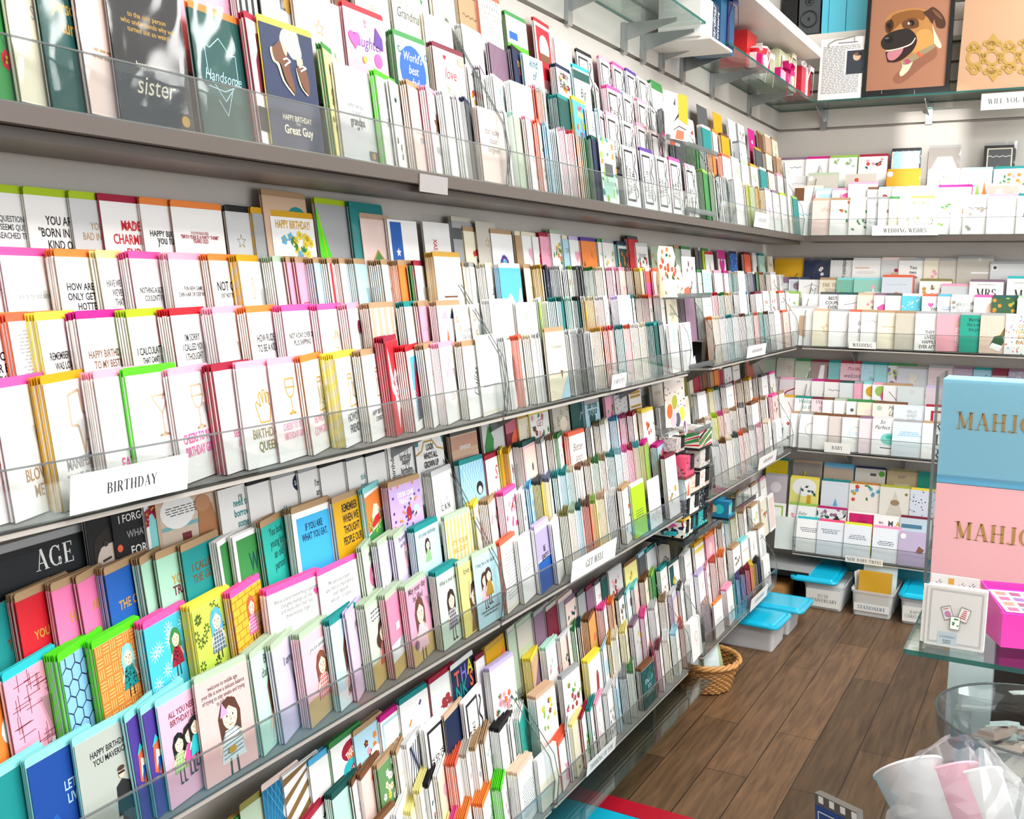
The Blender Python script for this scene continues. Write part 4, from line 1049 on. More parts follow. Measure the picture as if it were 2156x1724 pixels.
row('L', 'C', 3, 1650, '''
-45 2 te aq h.15
58 3 17489b aq T:m:lb:.62:.25:LET'S|LIVE:.6 Q:bl,.0,.0,.7,.0,.3,.5,.0,.4 X:lb:.2 h.15
156 2 b5bcb4 aq T:m:bk:.8:.6:HAPPY_BIRTHDAY|YOU_MAVERICK Q:2b2c2e,.5,.18,.52,.45,.62,.5,.74,.45,.78,.18 Q:4b4d50,.55,.0,.56,.2,.73,.2,.74,.0 C:f0c8ae:.62:.55:.05:.055 J:bk:.57:.55:.67:.57 C:4a3728:.62:.6:.055:.03 Z:with_a_figure_in_a_black_jacket h.15 w.115
272 2 4f3a96 aq Q:co,.1,.4,.14,.66,.3,.68,.34,.3 Q:w,.14,.42,.18,.6,.3,.56 Q:bl,.17,.35,.2,.52,.32,.5 Q:tq,.1,.64,.2,.74,.26,.68 J:w:.27:.08:.31:.24 Z:with_a_striped_feather_bird h.15
303 2 4f3a96 aq Q:co,.08,.42,.12,.68,.28,.7,.32,.32 Q:w,.12,.44,.16,.62,.28,.58 Q:bl,.15,.37,.18,.54,.3,.52 Q:tq,.08,.66,.18,.76,.24,.7 J:w:.25:.1:.29:.26 Z:with_a_striped_bird_beside_the_pink_card h.15
331 1 f3bcd3 aq T:m:mr:.82:.65:ALL_YOU_NEED_IS|BIRTHDAY_LOVE G:bk:lf:0.30:0.48:0.17:ch G:bk:hp:0.50:0.51:0.17 G:bk:tq:0.62:0.56:0.17 h.15 w.112
407 2 f6c6c2 sg T:m:dg:.82:.82:welcome_to_middle_age|your_life_is_now_a_delicate_balance|of_trying_to_stay_awake_and_trying|to_fall_asleep G:5b3a2c:e9f1f1:0.55:0.44:0.28:st Q:d9a4d6,.36,.58,.42,.72,.52,.6 C:mu:.52:.24:.08:.05 h.157 w.114
530 5 c8ecdc sg T:l:dg:.85:.5:But|darling G:7a4a33:f2f0ee:0.67:0.44:0.36:dot:1 h.157
575 3 d8cdea sg G:5b3a2c:la:0.87:0.41:0.25 T:l:dg:.8:.4:I_am h.155
633 5 f7c5cf sg W:d5b277:.28 C:w:.55:.82:.35:.07 T:l:dg:.82:.5:you_are_special C:w:.8:.62:.3:.05 G:8a4f36:d8736f:0.57:0.48:0.24:ch:1
696 4 c9e7ee te W:e9f0f0:.2 G:6a4232:eab3c0:0.60:0.48:0.35:x:1 N:59634d:.09:.35,.15;.6,.22;.9,.3
732 2 e8cbe3 la G:5b3a2c:pk:0.82:0.51:0.25 T:l:dg:.85:.4:joy
771 5 cfe0cb sg W:d3b676:.3 C:w:.6:.85:.4:.1 L:dg:.9:3 C:4a3226:.6:.52:.28:.16 G:4a3226:cf5a4d:0.60:0.48:0.24:st:1
814 4 ef8fae sg W:eef0ee:.42 W:d3b676:.2 C:w:.85:.75:.22:.12 Q:w,.3,.55,.32,.64,.5,.64,.5,.55 Q:gy,.4,.32,.5,.42,.8,.42,.85,.32
855 4 f2a9c3 sg W:d3b676:.28 T:l:dg:.9:.8:May_your_day|be_filled G:6b4636:f4c9d2:0.50:0.48:0.31:x C:ma:.2:.25:.08
918 5 cfe2d2 te T:l:dg:.88:.8:What_is_your_plan? G:3c2a22:5b4a68:0.50:0.48:0.24:ch T:l:dg:.3:.3:it's|all_right:.85
964 2 f3e68a sg T:l:dg:.9:.6:love_is_all G:5a4030:8c6a3a:0.57:0.36:0.31:x:1 N:sk:.05:.35,.5;.42,.75
993 1 bfe4ee sg T:l:dg:.88:.8:I_may_be_a_bit_older G:4a3226:eab3c0:0.38:0.56:0.18 G:4a3226:a8842c:0.54:0.60:0.18 L:dg:.2:2 h.155 w.114
1054 3 w co L:gy:.82:14 J:cr:.1:.02:.9:.06 h.155
1090 3 w -
1126 3 w la J:bdaede:0:.5:1:.95 J:bl:0:0:1:.48 T:m:bk:.58:.5:BE|GENTLE h.155
1163 3 w - P:swirl:lb
1198 6 w ol
1212 6 w sg
1224 6 lb dk
1243 6 co br
1256 5 py lf
1275 7 w ta
1296 7 w -
1310 4 w kr
1328 2 b4e01a w L:dg:.5:4 h.15
1361 1 w - N:gy:.02:.1,.1;.3,.3;.4,.12;.6,.35;.7,.12;.9,.4 h.15
1399 4 w mr C:mu:.7:.45:.1 C:bk:.4:.38:.04 F:go,sg:4:.2:.2:.8:.5 h.19
1516 7 w lg
1530 7 w br
1543 6 w cr
1556 7 w dg
1566 5 w co
1578 6 w kr
1590 6 w lg
1604 6 w pk
1618 6 w cr
1632 4 w -
''')
row('L', 'D', 0, 1620, '''
418 3 bk go P:net:go h.13
470 2 ol gr h.13
505 1 sg ol h.15
551 1 1f6f99 bu P:net:sb C:w:.7:.35:.25:.22 T:r:dg:.36:.3:TO|KIND:.7 N:br:.09:.0,.5;.5,.42 Z:gift_pack_with_a_brown_bow_and_tag h.16 w.11
594 2 w - S:8b6a3e:6 h.165
650 6 w sb Q:br,.7,.1,.8,.6,.88,.3,.85,.1
695 5 w gr C:cm:.6:.7:.3:.18 C:or:.68:.62:.22:.12 C:tq:.58:.3:.28:.18 C:cm:.7:.25:.2:.12 T:c:w:.67:.5:THANK:.6:.35 T:c:w:.28:.5:THANK:.62:.35 h.16
744 5 lb kr F:pk,or,mr:9:.3:.1:.9:.9 C:w:.65:.3:.2:.15 h.155
800 4 w mg B:lb:.05 B:w:.09 F:gr,lf:3:.5:.3:.8:.6 h.15
840 3 w te N:or:.05:.25,.65;.35,.72 N:dg:.04:.7,.5;.8,.55 N:co:.04:.25,.2;.35,.25 N:pu:.05:.65,.85;.72,.9 Z:with_tiny_birds h.16
904 4 w cm C:a33c42:.45:.4:.09:.07 C:a33c42:.6:.45:.09:.07 C:a33c42:.5:.3:.08:.06 C:a33c42:.38:.28:.08:.06 C:a33c42:.66:.33:.08:.06 N:gy:.02:.5,.1;.5,.28 h.165 w.12
949 1 nv w T:b:co:.72:.28:T:.22 T:b:8a78e0:.77:.28:H:.5 T:b:ye:.83:.3:A:.78 T:b:te:.38:.28:N:.22 T:b:te:.42:.28:K:.5 T:b:co:.5:.28:S:.8 Z:reading_THANKS h.165 w.118
1001 2 w mr N:mr:.07:.3,.2;.5,.5;.4,.8
1022 3 mu go Q:co,.2,.2,.3,.5,.9,.9,.95,.7,.5,.3 Q:pk,.6,.2,.9,.2,.9,.4,.6,.4 h.16
1068 2 sg ch h.17
1087 3 ch sg J:sg:.0:.0:1:.4 h.17
1124 3 ma gy h.17
1150 8 mr ch h.165
1176 6 gy bu h.165
1190 5 bu ma
1216 3 gy dg
1234 3 ma mr
1252 6 w dg
1266 3 dk dg
1280 2 lg - F:cm,pk,br:12:.2:.1:.8:.7 h.17
1314 2 py br F:mu,ye:9
1345 4 dg lb
1361 3 lg te L:gy:.4:2
1386 2 ch bk N:dg:.04:.2,.55;.5,.68;.8,.55 T:c:dg:.25:.6:ILC
1440 7 ch cr F:mu,cr:6
1468 3 py mu
1482 5 bu rd
1500 4 w co T:s:co:.75:.6:Good T:s:te:.5:.7:friends C:sb:.5:.25:.18 h.17
1532 2 cr mu
1550 4 w kr
1566 5 w -
1582 4 w kr
1600 5 w pk
''')
row('L', 'D', 1, 1630, '''
420 4 lg - h.13
520 3 w lg
640 3 w cm h.14
700 5 mt dk L:lg:.4:2
745 2 w br L:gy:.5:5
762 6 bu br N:co:.12:.0,.1;.4,.2;.6,.1 N:co:.12:.5,.9;.9,.6
796 3 6a9a62 kr F:w,cr,ye:16:.15:.05:.85:.9 h.15
838 3 w kr F:cr,ta:4
859 5 w lg P:zebra:nv h.15
893 4 w - C:br:.25:.7:.1 K:YOU_GIRLS|DO_IT_AS|YOU_ARE h.165 w.12
937 2 nv ta Q:c58a4a,.55,.05,.6,.4,.75,.5,.8,.3,.82,.05 h.155
976 3 w - C:br:.25:.75:.1 K:THAN|I_WISH_YOU|ALL_THE h.165 w.12
1030 5 w la F:te,gr,co,pk:18:.1:.05:.95:.4 h.19 w.125
1120 6 ta ye B:e3b58c:.12 Q:ma,.15,.55,.4,.7,.9,.95,.9,.6,.5,.4
1150 5 w mt F:sg,pk:5
1180 3 bu lg
1196 1 w - T:m:cm:.72:.4:MAY|YOU_BE h.16
1212 3 w gr
1224 3 ta dk F:br,co:5
1240 5 e8ab60 br C:co:.6:.3:.1 h.15
1272 6 w hp
1290 4 ta or F:br,pk:6
1303 3 w dg F:dg,ta:9
1320 2 w aq C:ma:.5:.6:.12
1336 3 bu aq
1358 5 cr br
1373 3 gr lf F:lf,gr:7
1390 4 w te
1407 1 w dk J:dk:.05:.05:.45:.95 F:li,ye:6:.3:.2:.8:.6 h.15
1440 5 w -
1462 3 w mu J:ye:.0:.75:1:.9
1485 4 pk or
1505 5 w or
1520 5 w kr
1536 5 w aq
1550 6 w ye
1566 6 w kr
1582 5 w kr
1600 5 cr w
1616 3 w -
''')
row('L', 'D', 2, 1620, '''
560 3 w -
700 4 w lg
780 3 w br
836 3 w -
868 8 cr py h.125
887 5 w py
905 4 w bk
925 3 cr w
962 6 w co N:gy:.02:.4,.2;.6,.5;.5,.7
985 5 w ch
1003 5 w kr
1022 3 w kr
1052 7 w bk
1075 2 w - h.155
1096 4 2fb5a6 w L:dk:.25:1 h.14
1128 7 w ta F:lf,ye,mr,lf:12:.25:.08:.9:.75 h.16
1183 4 w gy F:gr,cm,mg,lf:15:.1:.05:.95:.85 h.16
1238 5 w ye Q:a3332f,.45,.25,.5,.65,.6,.75,.68,.6,.6,.3,.4,.05 N:br:.04:.1,.1;.8,.15 h.15
1271 2 w lb J:lb:.1:.1:.9:.6
1288 3 cr mu
1300 6 w cr
1318 5 cr py
1334 4 lg ma
1358 4 w hp
1380 6 w lg
1402 6 w kr
1416 4 la lg
1433 3 w dg
1452 5 w -
1470 4 w la
1488 2 w pk
1508 6 w co
1524 6 w or
1542 6 w kr
1560 5 w aq
1578 7 w -
1596 6 w kr
''')
row('L', 'D', 3, 1612, '''
640 2 w -
760 3 w -
858 2 w -
892 8 cr w
912 6 w -
934 3 w py
952 3 w hp
982 6 w or
1018 6 w or
1058 6 w ng
1090 8 w sk L:gy:.7:12
1130 3 w - J:cr:.0:.0:1:.5
1177 6 w co N:pk:.05:.3,.5;.5,.3;.3,.1 C:pk:.5:.25:.2 h.135
1197 2 w lg N:pk:.05:.5,.3;.6,.05
1206 3 cr py F:ol,mr:8
1226 2 w cm F:ng,gr,rd:12
1244 3 w te F:te:6
1256 2 w pk P:swirl:pk
1280 4 w lg F:te,gy:9
1300 3 lb w F:te,lb:11
1322 6 ch gy F:gy:6
1336 6 w gr F:gr:5
1350 5 dk br T:s:lb:.5:.7:SENDING|YOU|COMFORT P:blobs:2c6e6a h.135
1379 2 pk cm
1390 4 w mr
1408 5 cr w
1424 5 w lb
1441 4 w co
1452 6 w -
1496 7 5b4566 bu
1502 2 w or L:gy:.5:2 h.14
1530 6 w pk N:te:.03:.4,.1;.45,.5;.6,.1;.7,.45 h.15
1548 2 tq te
1558 4 sb pu
1570 5 pu mr
1580 5 rd cm
1588 4 mu ye
1596 5 nv bk
1606 3 w -
''')
# ---------------------------------------------------------------- back wall rows
row('B', 'A', 0, 2260, '''
1640 2 w ma X:bk:.55
1697 2 w mg I:dress:gy:.55:.4:.18
1746 3 w lf F:lf,sg:9:.15:.5:.85:.85
1808 2 w cm F:rd,pk,dk:10:.15:.4:.85:.85
1876 2 nv bk B:cr:.03 J:lb:.1:.05:.4:.95 P:hex:aq h.15 sleeve
1955 2 a19a94 gy Q:w,.1,.4,.3,.75,.75,.75,.95,.4 h.155 w.125 sleeve
2072 4 bk gy B:cr:.1 B:dg:.14 X:w:.5 h.155 sleeve
''', w=.12, h=.13)
row('B', 'A', 1, 2260, '''
1640 2 lg - X:gy:.55
1700 3 ch sg C:w:.12:.8:.08
1780 1 ch -
1867 2 f0a818 mu C:w:.1:.85:.09 h.13 w.135 sleeve
1953 2 w bu F:bu,pk:14 w.125 sleeve
2022 2 dfe6ee lb Q:pk,.2,.1,.28,.7,.4,.1 Q:lf,.5,.1,.57,.6,.65,.1 Q:or,.72,.1,.78,.62,.88,.1 Z:with_bridesmaids_in_gowns w.12
2092 4 w te F:gr,or,pk,ye:12 w.12
''', w=.13, h=.125)
row('B', 'A', 2, 2260, '''
1674 2 w bu J:br:.0:.0:.35:1 Q:pk,.6,.0,.65,.7,.85,.9,.95,.3,.9,0 h.14 sleeve
1718 2 w lb B:lb:.12 I:dress:gy:.7:.4:.25
1753 2 w pk C:hp:.55:.4:.3:.28 F:pk:6
1787 2 w pk B:w:.05 Q:sk,.2,.1,.3,.35,.5,.2,.7,.4,.75,.1 h.15 w.12
1828 3 w br F:cm,pk:5
1850 2 w lb F:rd,cm,dk:8:.1:.4:.9:.95
1880 2 w gy X:gy:.4
1910 3 w lg F:pk,lf,sg:14:.15:.1:.85:.8
1974 2 w mg J:f3d8d2:.05:.6:.8:.75 J:f3d8d2:.05:.2:.8:.35 T:s:dg:.12:.5:pride:.7 w.13
2078 2 ch cr Q:w,.1,.1,.3,.9,.5,.9,.3,.1 sleeve
2150 3 w ma -
''', w=.118, h=.125)  # white slanted piece on the sleeved stone grey card is a painted shine
row('B', 'A', 3, 2260, '''
1675 3 w -
1712 4 bu ta T:s:ta:.75:.5:they
1750 2 w kr F:or,co,gr:7:.3:.3:.9:.95
1790 2 w lg F:sg,gr:10
1828 2 lg gy P:swirl:gy
1851 2 w gy F:gy:4
1874 2 cr gr C:or:.5:.85:.12
1895 2 w sg F:sg,lg:6
1917 2 w lf F:lf,sg:7:.1:.4:.9:.95 X:gy:.3
1967 2 w mt F:gr,lf:12:.2:.2:.8:.9
2004 2 w mt -
2030 2 w lg X:dg:.7 F:gy:6
2080 2 w pk P:swirl:f3c9d3
2142 2 w te F:te:4
''', w=.115)
row('B', 'B', 0, 2260, '''
1631 2 mu go N:br:.03:.7,.5;.8,.6 w.135
1693 2 nv dg F:w:3:.5:.2:.9:.6 w.12 sleeve
1749 4 w bk P:net:lg T:c:bk:.5:.95:HAPPY_ANNIVERSARY:.5:1.57 w.12 sleeve
1795 2 w lg J:e9b9a9:.1:.6:.6:.66 L:ta:.45:3 w.12
1856 4 lg bu C:cm:.45:.5:.06 J:ta:.3:.1:.6:.4 h.155 w.14
1893 4 w gy T:b:bk:.45:.7:You|two|make
1946 2 cr ch
1978 3 ch gy
2016 4 ch gy J:w:.4:.35:.9:.42 h.16 w.14 sleeve
2085 3 lg gy C:w:.12:.8:.08 C:dg:.12:.8:.05 w.15 h.14
''', w=.118)
row('B', 'B', 1, 2260, '''
1628 2 lg ma J:ma:0:.8:1:1 J:gy:.2:.3:.8:.5
1664 2 w nv B:cdd2dd:.03 C:ma:.25:.65:.12 X:dg:.7 w.14
1683 4 w - N:gy:.02:.2,.75;.5,.85;.8,.75 T:s:gy:.4:.5:M
1726 4 cr kr T:r:br:.72:.8:THE_TIMES L:br:.5:4
1762 2 7fc3b0 aq P:dots:w,lf,mu sleeve
1799 2 9ad3c1 aq J:w:.35:.05:.85:.4 J:w:.58:.4:.63:.6 C:pk:.6:.65:.06 w.135
1857 5 dfe8f2 co L:gy:.65:1 C:or:.5:.15:.12 h.155 w.125
1937 4 w ol J:w:0:.8:1:1 F:go,ol:10:.1:.1:.9:.75 X:go:.35 w.128 sleeve
1982 3 lg pk L:bu:.5:1 w.145 h.12
2041 3 w ma L:dg:.85:1 T:r:bk:.45:.75:MRS w.13
2120 3 w tq L:dg:.8:1 T:r:bk:.3:.7:MR h.155
''', w=.118, h=.14)
row('B', 'B', 2, 2260, '''
1626 3 w lf F:lf,gr:7
1690 3 w -
1726 2 w dg T:b:bk:.6:.8:BEST.|COUPLE|EVER.
1767 2 w dk N:dg:.02:.2,.7;.8,.8 N:bk:.04:.5,.45;.9,.5
1806 4 cr ta
1842 2 w ma Q:hp,.1,.65,.3,.75,.85,.7,.6,.3,.3,.3
1865 2 w dg I:ring:gy:.8:.3:.08
1901 2 5cc4d8 w P:dots:w,lb Q:go,.5,.0,.7,.4,.85,.35,.7,0
1943 5 w co H:hp:.3:.6:.1 H:ma:.6:.75:.1 T:m:bk:.3:.5:SWEET|COUPLE
1976 3 w sb X:sb:.5 X:bl:.4
2004 3 w lg F:sg,gy:14:.05:.05:.95:.95 T:r:gy:.5:.6:BEST|WISHES
2052 4 w hp C:ta:.65:.4:.25:.3 T:b:w:.38:.25:MY|MOM:.65
2091 3 2f5a35 dk F:or,mu,lf:14:.05:.05:.95:.95
2142 5 w sg -
''', w=.118)
row('B', 'B', 3, 2260, '''
1664 3 w lg Q:ta,.3,.3,.35,.8,.6,.8,.6,.2 h.165 w.12 sleeve
1713 2 cr ta
1748 2 w gy N:gy:.02:.6,.3;.8,.9
1789 5 w co T:s:dg:.6:.6:love|true
1815 2 w kr X:gy:.75 P:net:f0f0f0
1850 3 cr kr L:go:.6:1
1887 3 ded6c6 kr sleeve
1929 2 w gy T:m:bk:.3:.7:THEY|LIVED|HAPPILY|EVER_AFTER
1974 3 e6a4b0 gy T:m:w:.4:.7:CHEERS_TO:.7:1.57 Q:ta,.6,.7,.9,.75,.85,.95
2023 4 159c86 gy T:m:dk:.75:.7:Marriage|like_a_walk|the_park
2065 2 e3c9b8 gy Q:2c5a38,.3,.15,.45,.45,.7,.5,.75,.3,.6,.05 Q:7a6a35,.62,.48,.85,.85,.95,.8,.75,.45 Q:w,.3,.15,.4,.28,.72,.2,.62,.05 C:8a5a3a:.92:.88:.08:.05 Z:with_a_champagne_bottle w.122
2118 1 w - P:dots:te,hp,li,co,sb T:b:go:.5:.75:ON|YOUR|BIG|DAY w.125 h.165
''', w=.118, h=.155)
row('B', 'C', 0, 2260, '''
1600 2 sg gy
1636 2 ch sg
1675 2 sg gr N:w:.04:.3,.2;.6,.8 sleeve
1709 2 a78f8c mr Q:w,.2,.1,.35,.9,.5,.9,.45,.1 J:cm:.6:.2:.85:.8 sleeve
1745 2 7fc4c4 te Q:w,.4,.85,.6,.98,.7,.8
1770 3 f1c5d0 cm T:c:cm:.72:.9:IT'S_A_GIRL T:s:dg:.35:.8:welcome
1814 2 lb te P:cross:sb T:s:gr:.25:.8:hello
1842 2 9fd6dd te I:bird:br:.6:.3:.1
1870 2 lg gr P:blobs:lf,ma
1889 2 d7dae2 gy C:e7e3d8:.45:.45:.1:.14 C:e7e3d8:.4:.62:.07 Q:mu,.5,.6,.56,.58,.5,.55 w.15 h.13 sleeve
1955 2 d9c8cb gy L:go:.3:2 w.14
2008 1 b3a2b4 ma w.12
2050 2 9cc8dd te P:swirl:bl w.12
2089 2 bda5ad mr J:mr:0:.75:1:1 w.12
2123 2 a9a6ba ma P:dots:lg w.12
''', w=.118, h=.14)
row('B', 'C', 1, 2260, '''
1605 3 lg gy
1642 2 e8dee2 pk N:cm:.05:.1,.4;.3,.6;.7,.75;.9,.6
1675 2 w gy N:lg:.03:.3,.2;.6,.8
1710 2 w mg I:dress:gy:.5:.45:.22
1737 2 w cm
1769 2 e6eef0 dk L:lg:.4:1
1800 2 pk gy L:lg:.5:2
1819 2 w aq C:te:.7:.7:.2 C:mu:.3:.6:.2 C:tq:.55:.4:.25
1838 2 w pk C:lf:.3:.65:.2 C:ma:.7:.7:.2 C:hp:.55:.4:.25
1861 2 w kr N:dg:.02:.2,.8;.5,.5;.8,.6 N:nv:.03:.5,.3;.7,.2
1890 2 dde7e7 - C:lg:.4:.7:.06 J:dk:.75:.45:1:.62 w.15
1949 2 ded0d8 la
2000 2 lg gy
2060 2 lb te
2110 2 lg gy
''', w=.118, h=.135)
row('B', 'C', 2, 2260, '''
1600 6 w co
1644 2 e8dfdc mu N:dg:.02:.5,.05;.5,.5;.3,.85 N:dg:.02:.5,.4;.8,.85
1674 3 w te T:s:te:.55:.75:Welcome|to_the|world
1710 2 f4dde2 mr T:s:ma:.55:.75:Welcome|to_the|world
1734 2 w br T:s:tq:.5:.6:oh Q:ma,.6,.1,.9,.1,.9,.25,.6,.25
1758 3 w sg N:dg:.025:.2,.3;.4,.6;.7,.5;.9,.7
1784 3 w gr F:ma,nv:4
1806 2 cr gr C:bu:.5:.5:.25:.1 W:lf:.12
1838 2 f1ece2 br T:s:dg:.5:.5:Hello|Little|One:.65 C:sg:.2:.75:.08 w.14
1882 2 e4ebf3 - T:m:gy:.45:.6:HELLO|SWEET|BABY w.15
1948 2 w cm B:w:.05 J:cm:.2:.2:.3:.8 J:cm:.2:.7:.8:.8 w.118
2000 2 w gr
2060 2 lg te
''', w=.118, h=.138)
row('B', 'C', 3, 2260, '''
1652 4 w -
1668 2 w kr C:ta:.7:.35:.2:.3
1683 2 w gy I:ring:ch:.5:.55:.32
1713 2 w br N:lg:.03:.6,.3;.8,.8
1747 2 ddd2cd br J:ma:.6:.35:.85:.5
1775 2 w br I:ring:mt:.5:.55:.3 L:lb:.55:2
1811 3 f0dde2 ma T:c:dg:.6:.5:STRONG|IS:.7
1838 2 w lg C:7fd0c4:.6:.45:.3:.22 C:3fa89c:.6:.5:.12:.08 N:dg:.03:.3,.2;.9,.18 T:s:bk:.85:.5:So|Perfect:.35 h.155
1880 2 dfe9ef gy L:sb:.7:3 w.14 h.15
1943 1 w kr T:r:bk:.55:.35:R|T|R:.5
2000 2 w lg
2070 2 w te
''', w=.118)
row('B', 'D', 0, 1936, '''
1614 1 e3c614 te w.1
1670 1 a8a098 ta N:d8cf2a:.07:.45,.7;.35,.4;.45,.15;.7,.05 Z:with_a_crescent_moon w.13 sleeve
1735 2 cdb9a4 sb Q:4fb3c9,.2,.15,.3,.35,.7,.35,.85,.15 C:bk:.3:.12:.06 C:bk:.75:.12:.06 J:8fc5ea:0:.85:1:1 Z:with_a_blue_car w.13
1801 1 e2ded4 nv P:swirl:f0ece4 C:5da830:.88:.75:.1 J:dg:.5:.6:.7:.75 Q:br,.5,.1,.55,.3,.75,.35,.7,.1 w.13
1868 1 cbb68a ol T:b:ma:.7:.5:BABY J:e8dcc0:.25:.0:.75:.3 w.13 sleeve
1933 2 16907a te
''', w=.12, h=.13)
row('B', 'D', 1, 1936, '''
1612 1 c9bfc6 gy C:e7e1e6:.5:.4:.25 w.1
1664 1 f0e88c ye C:w:.5:.55:.42:.32 F:dk:5:.1:.1:.9:.7 Q:mu,.6,.2,.62,.5,.75,.5,.75,.2 w.13
1730 2 e6ecf4 te L:lg:.85:1 Q:sb,.42,.25,.5,.5,.58,.25 w.13
1789 1 f8f0e6 c98a3c F:rd,gr,mu,sb:14:.05:.1:.95:.9 w.13
1853 2 f2eee4 b9bc3c Q:ddd6c8,.5,.9,.2,.1,.8,.1 C:a58a6a:.5:.25:.15:.1 C:ol:.85:.7:.05 w.13
1917 1 e6ebf8 ye P:dots:nv,sb
''', w=.12, h=.148)
row('B', 'D', 2, 1936, '''
1600 2 w - B:lf:.1 B:w:.16
1660 3 w lf B:w:.05 T:s:dg:.5:.8:Baby F:pk:3:.1:.1:.5:.4 w.13
1720 1 e8eaee b8236f P:blobs:dk,gy,ma,w Q:26302f,.3,.05,.4,.45,.7,.75,.85,.5,.6,.1 C:hp:.55:.15:.08 Z:photo_of_two_people_hugging w.13 sleeve
1785 2 w - B:cd1a6c:.05 T:b:a3104f:.55:.4:HOT|MAMA w.13
1840 1 w - T:b:ma:.5:.28:MA:.25 T:b:dg:.5:.15:M:.55 T:b:mu:.5:.15:A:.78 w.13
1895 1 c9d8e4 mr J:4f7f96:.05:.35:.7:.6 w.13
''', w=.12, h=.115)
row('B', 'D', 3, 1944, '''
1634 1 dde5df - J:2b3a3a:.7:.1:.95:.18 w.13
1678 1 w tq L:nv:.72:3
1722 1 eef2f8 f4577f L:nv:.75:3 w.115
1778 1 eef2f8 e3ea3a L:nv:.68:3 w.115
1838 1 eef2f8 f59cc4 L:nv:.6:3 w.115
1893 1 c6b6d4 - Q:8a5a4a,.6,.4,.7,.6,.9,.5,.8,.38 C:w:.15:.85:.1 w.118
''', w=.118, h=.15)
# ---------------------------------------------------------------- the setting
def wood_floor():
    m, n, l, b = new_mat('oak_floor_boards')
    tc = n.new('ShaderNodeTexCoord'); mp = n.new('ShaderNodeMapping'); mp.inputs['Rotation'].default_value = (0, 0, pi/2); l.new(tc.outputs['Object'], mp.inputs[0])
    br = n.new('ShaderNodeTexBrick'); br.offset = 0.37; br.inputs['Scale'].default_value = 1; br.inputs['Brick Width'].default_value = 0.95; br.inputs['Row Height'].default_value = 0.127
    br.inputs['Mortar Size'].default_value = 0.0014; br.inputs['Mortar Smooth'].default_value = 0.2; br.inputs['Bias'].default_value = -0.1
    br.inputs['Color1'].default_value = (*lin('745b44'), 1); br.inputs['Color2'].default_value = (*lin('50402f'), 1); br.inputs['Mortar'].default_value = (*lin('1d1510'), 1)
    l.new(mp.outputs[0], br.inputs['Vector'])
    m2 = n.new('ShaderNodeMapping'); m2.inputs['Scale'].default_value = (26, 2.2, 1); l.new(tc.outputs['Object'], m2.inputs[0])
    nz = n.new('ShaderNodeTexNoise'); nz.inputs['Scale'].default_value = 2.2; nz.inputs['Detail'].default_value = 7; nz.inputs['Distortion'].default_value = 0.7; l.new(m2.outputs[0], nz.inputs['Vector'])
    n3 = n.new('ShaderNodeTexNoise'); n3.inputs['Scale'].default_value = 3.5; n3.inputs['Detail'].default_value = 3; l.new(tc.outputs['Object'], n3.inputs['Vector'])
    r1 = n.new('ShaderNodeValToRGB'); r1.color_ramp.elements[0].position = .3; r1.color_ramp.elements[0].color = (.6, .57, .55, 1); r1.color_ramp.elements[1].position = .72; r1.color_ramp.elements[1].color = (1.25, 1.2, 1.12, 1); l.new(nz.outputs['Fac'], r1.inputs[0])
    mx = n.new('ShaderNodeMix'); mx.data_type = 'RGBA'; mx.blend_type = 'MULTIPLY'; mx.inputs[0].default_value = 1; l.new(br.outputs['Color'], mx.inputs[6]); l.new(r1.outputs[0], mx.inputs[7])
    r2 = n.new('ShaderNodeValToRGB'); r2.color_ramp.elements[0].color = (.8, .8, .82, 1); r2.color_ramp.elements[1].color = (1.18, 1.1, .98, 1); l.new(n3.outputs['Fac'], r2.inputs[0])
    m3 = n.new('ShaderNodeMix'); m3.data_type = 'RGBA'; m3.blend_type = 'MULTIPLY'; m3.inputs[0].default_value = .8; l.new(mx.outputs[2], m3.inputs[6]); l.new(r2.outputs[0], m3.inputs[7]); l.new(m3.outputs[2], b.inputs['Base Color'])
    b.inputs['Roughness'].default_value = .42; b.inputs['Specular IOR Level'].default_value = .35
    bp = n.new('ShaderNodeBump'); bp.inputs['Strength'].default_value = .12; bp.inputs['Distance'].default_value = .004; l.new(nz.outputs['Fac'], bp.inputs['Height']); l.new(bp.outputs[0], b.inputs['Normal'])
    return m
M_FLOOR = wood_floor()
def grained(name, col, rough=.5, sc=120, amt=.06):
    m, n, l, b = new_mat(name); tc = n.new('ShaderNodeTexCoord'); nz = n.new('ShaderNodeTexNoise'); nz.inputs['Scale'].default_value = sc; l.new(tc.outputs['Object'], nz.inputs['Vector'])
    r = n.new('ShaderNodeValToRGB'); c = lin(col); r.color_ramp.elements[0].color = (*[x*(1-amt) for x in c], 1); r.color_ramp.elements[1].color = (*[x*(1+amt) for x in c], 1)
    l.new(nz.outputs['Fac'], r.inputs[0]); l.new(r.outputs[0], b.inputs['Base Color']); b.inputs['Roughness'].default_value = rough; return m
M_WALL = grained('grey_slatwall_laminate', 'cbc5be', .5, 240, .04)
M_CEIL = grained('white_ceiling_paint', 'f1efea', .9, 60, .02)
M_BOARD = grained('grey_shelf_laminate', '5a514b', .45, 200, .05)
M_UNDER = grained('grey_tray_laminate', 'b3aca5', .5, 200, .04)
M_WHITE = grained('white_shelf_laminate', 'f0ece4', .4, 200, .02)
L_BACK = 4.87
def structure(o): o['kind'] = 'structure'; return o
mb = MB(); mb.box((-.3, -1.6, -.1), (4.2, L_BACK+.1, 0), (1, 1, 1)); structure(mb.build('floor', M_FLOOR))
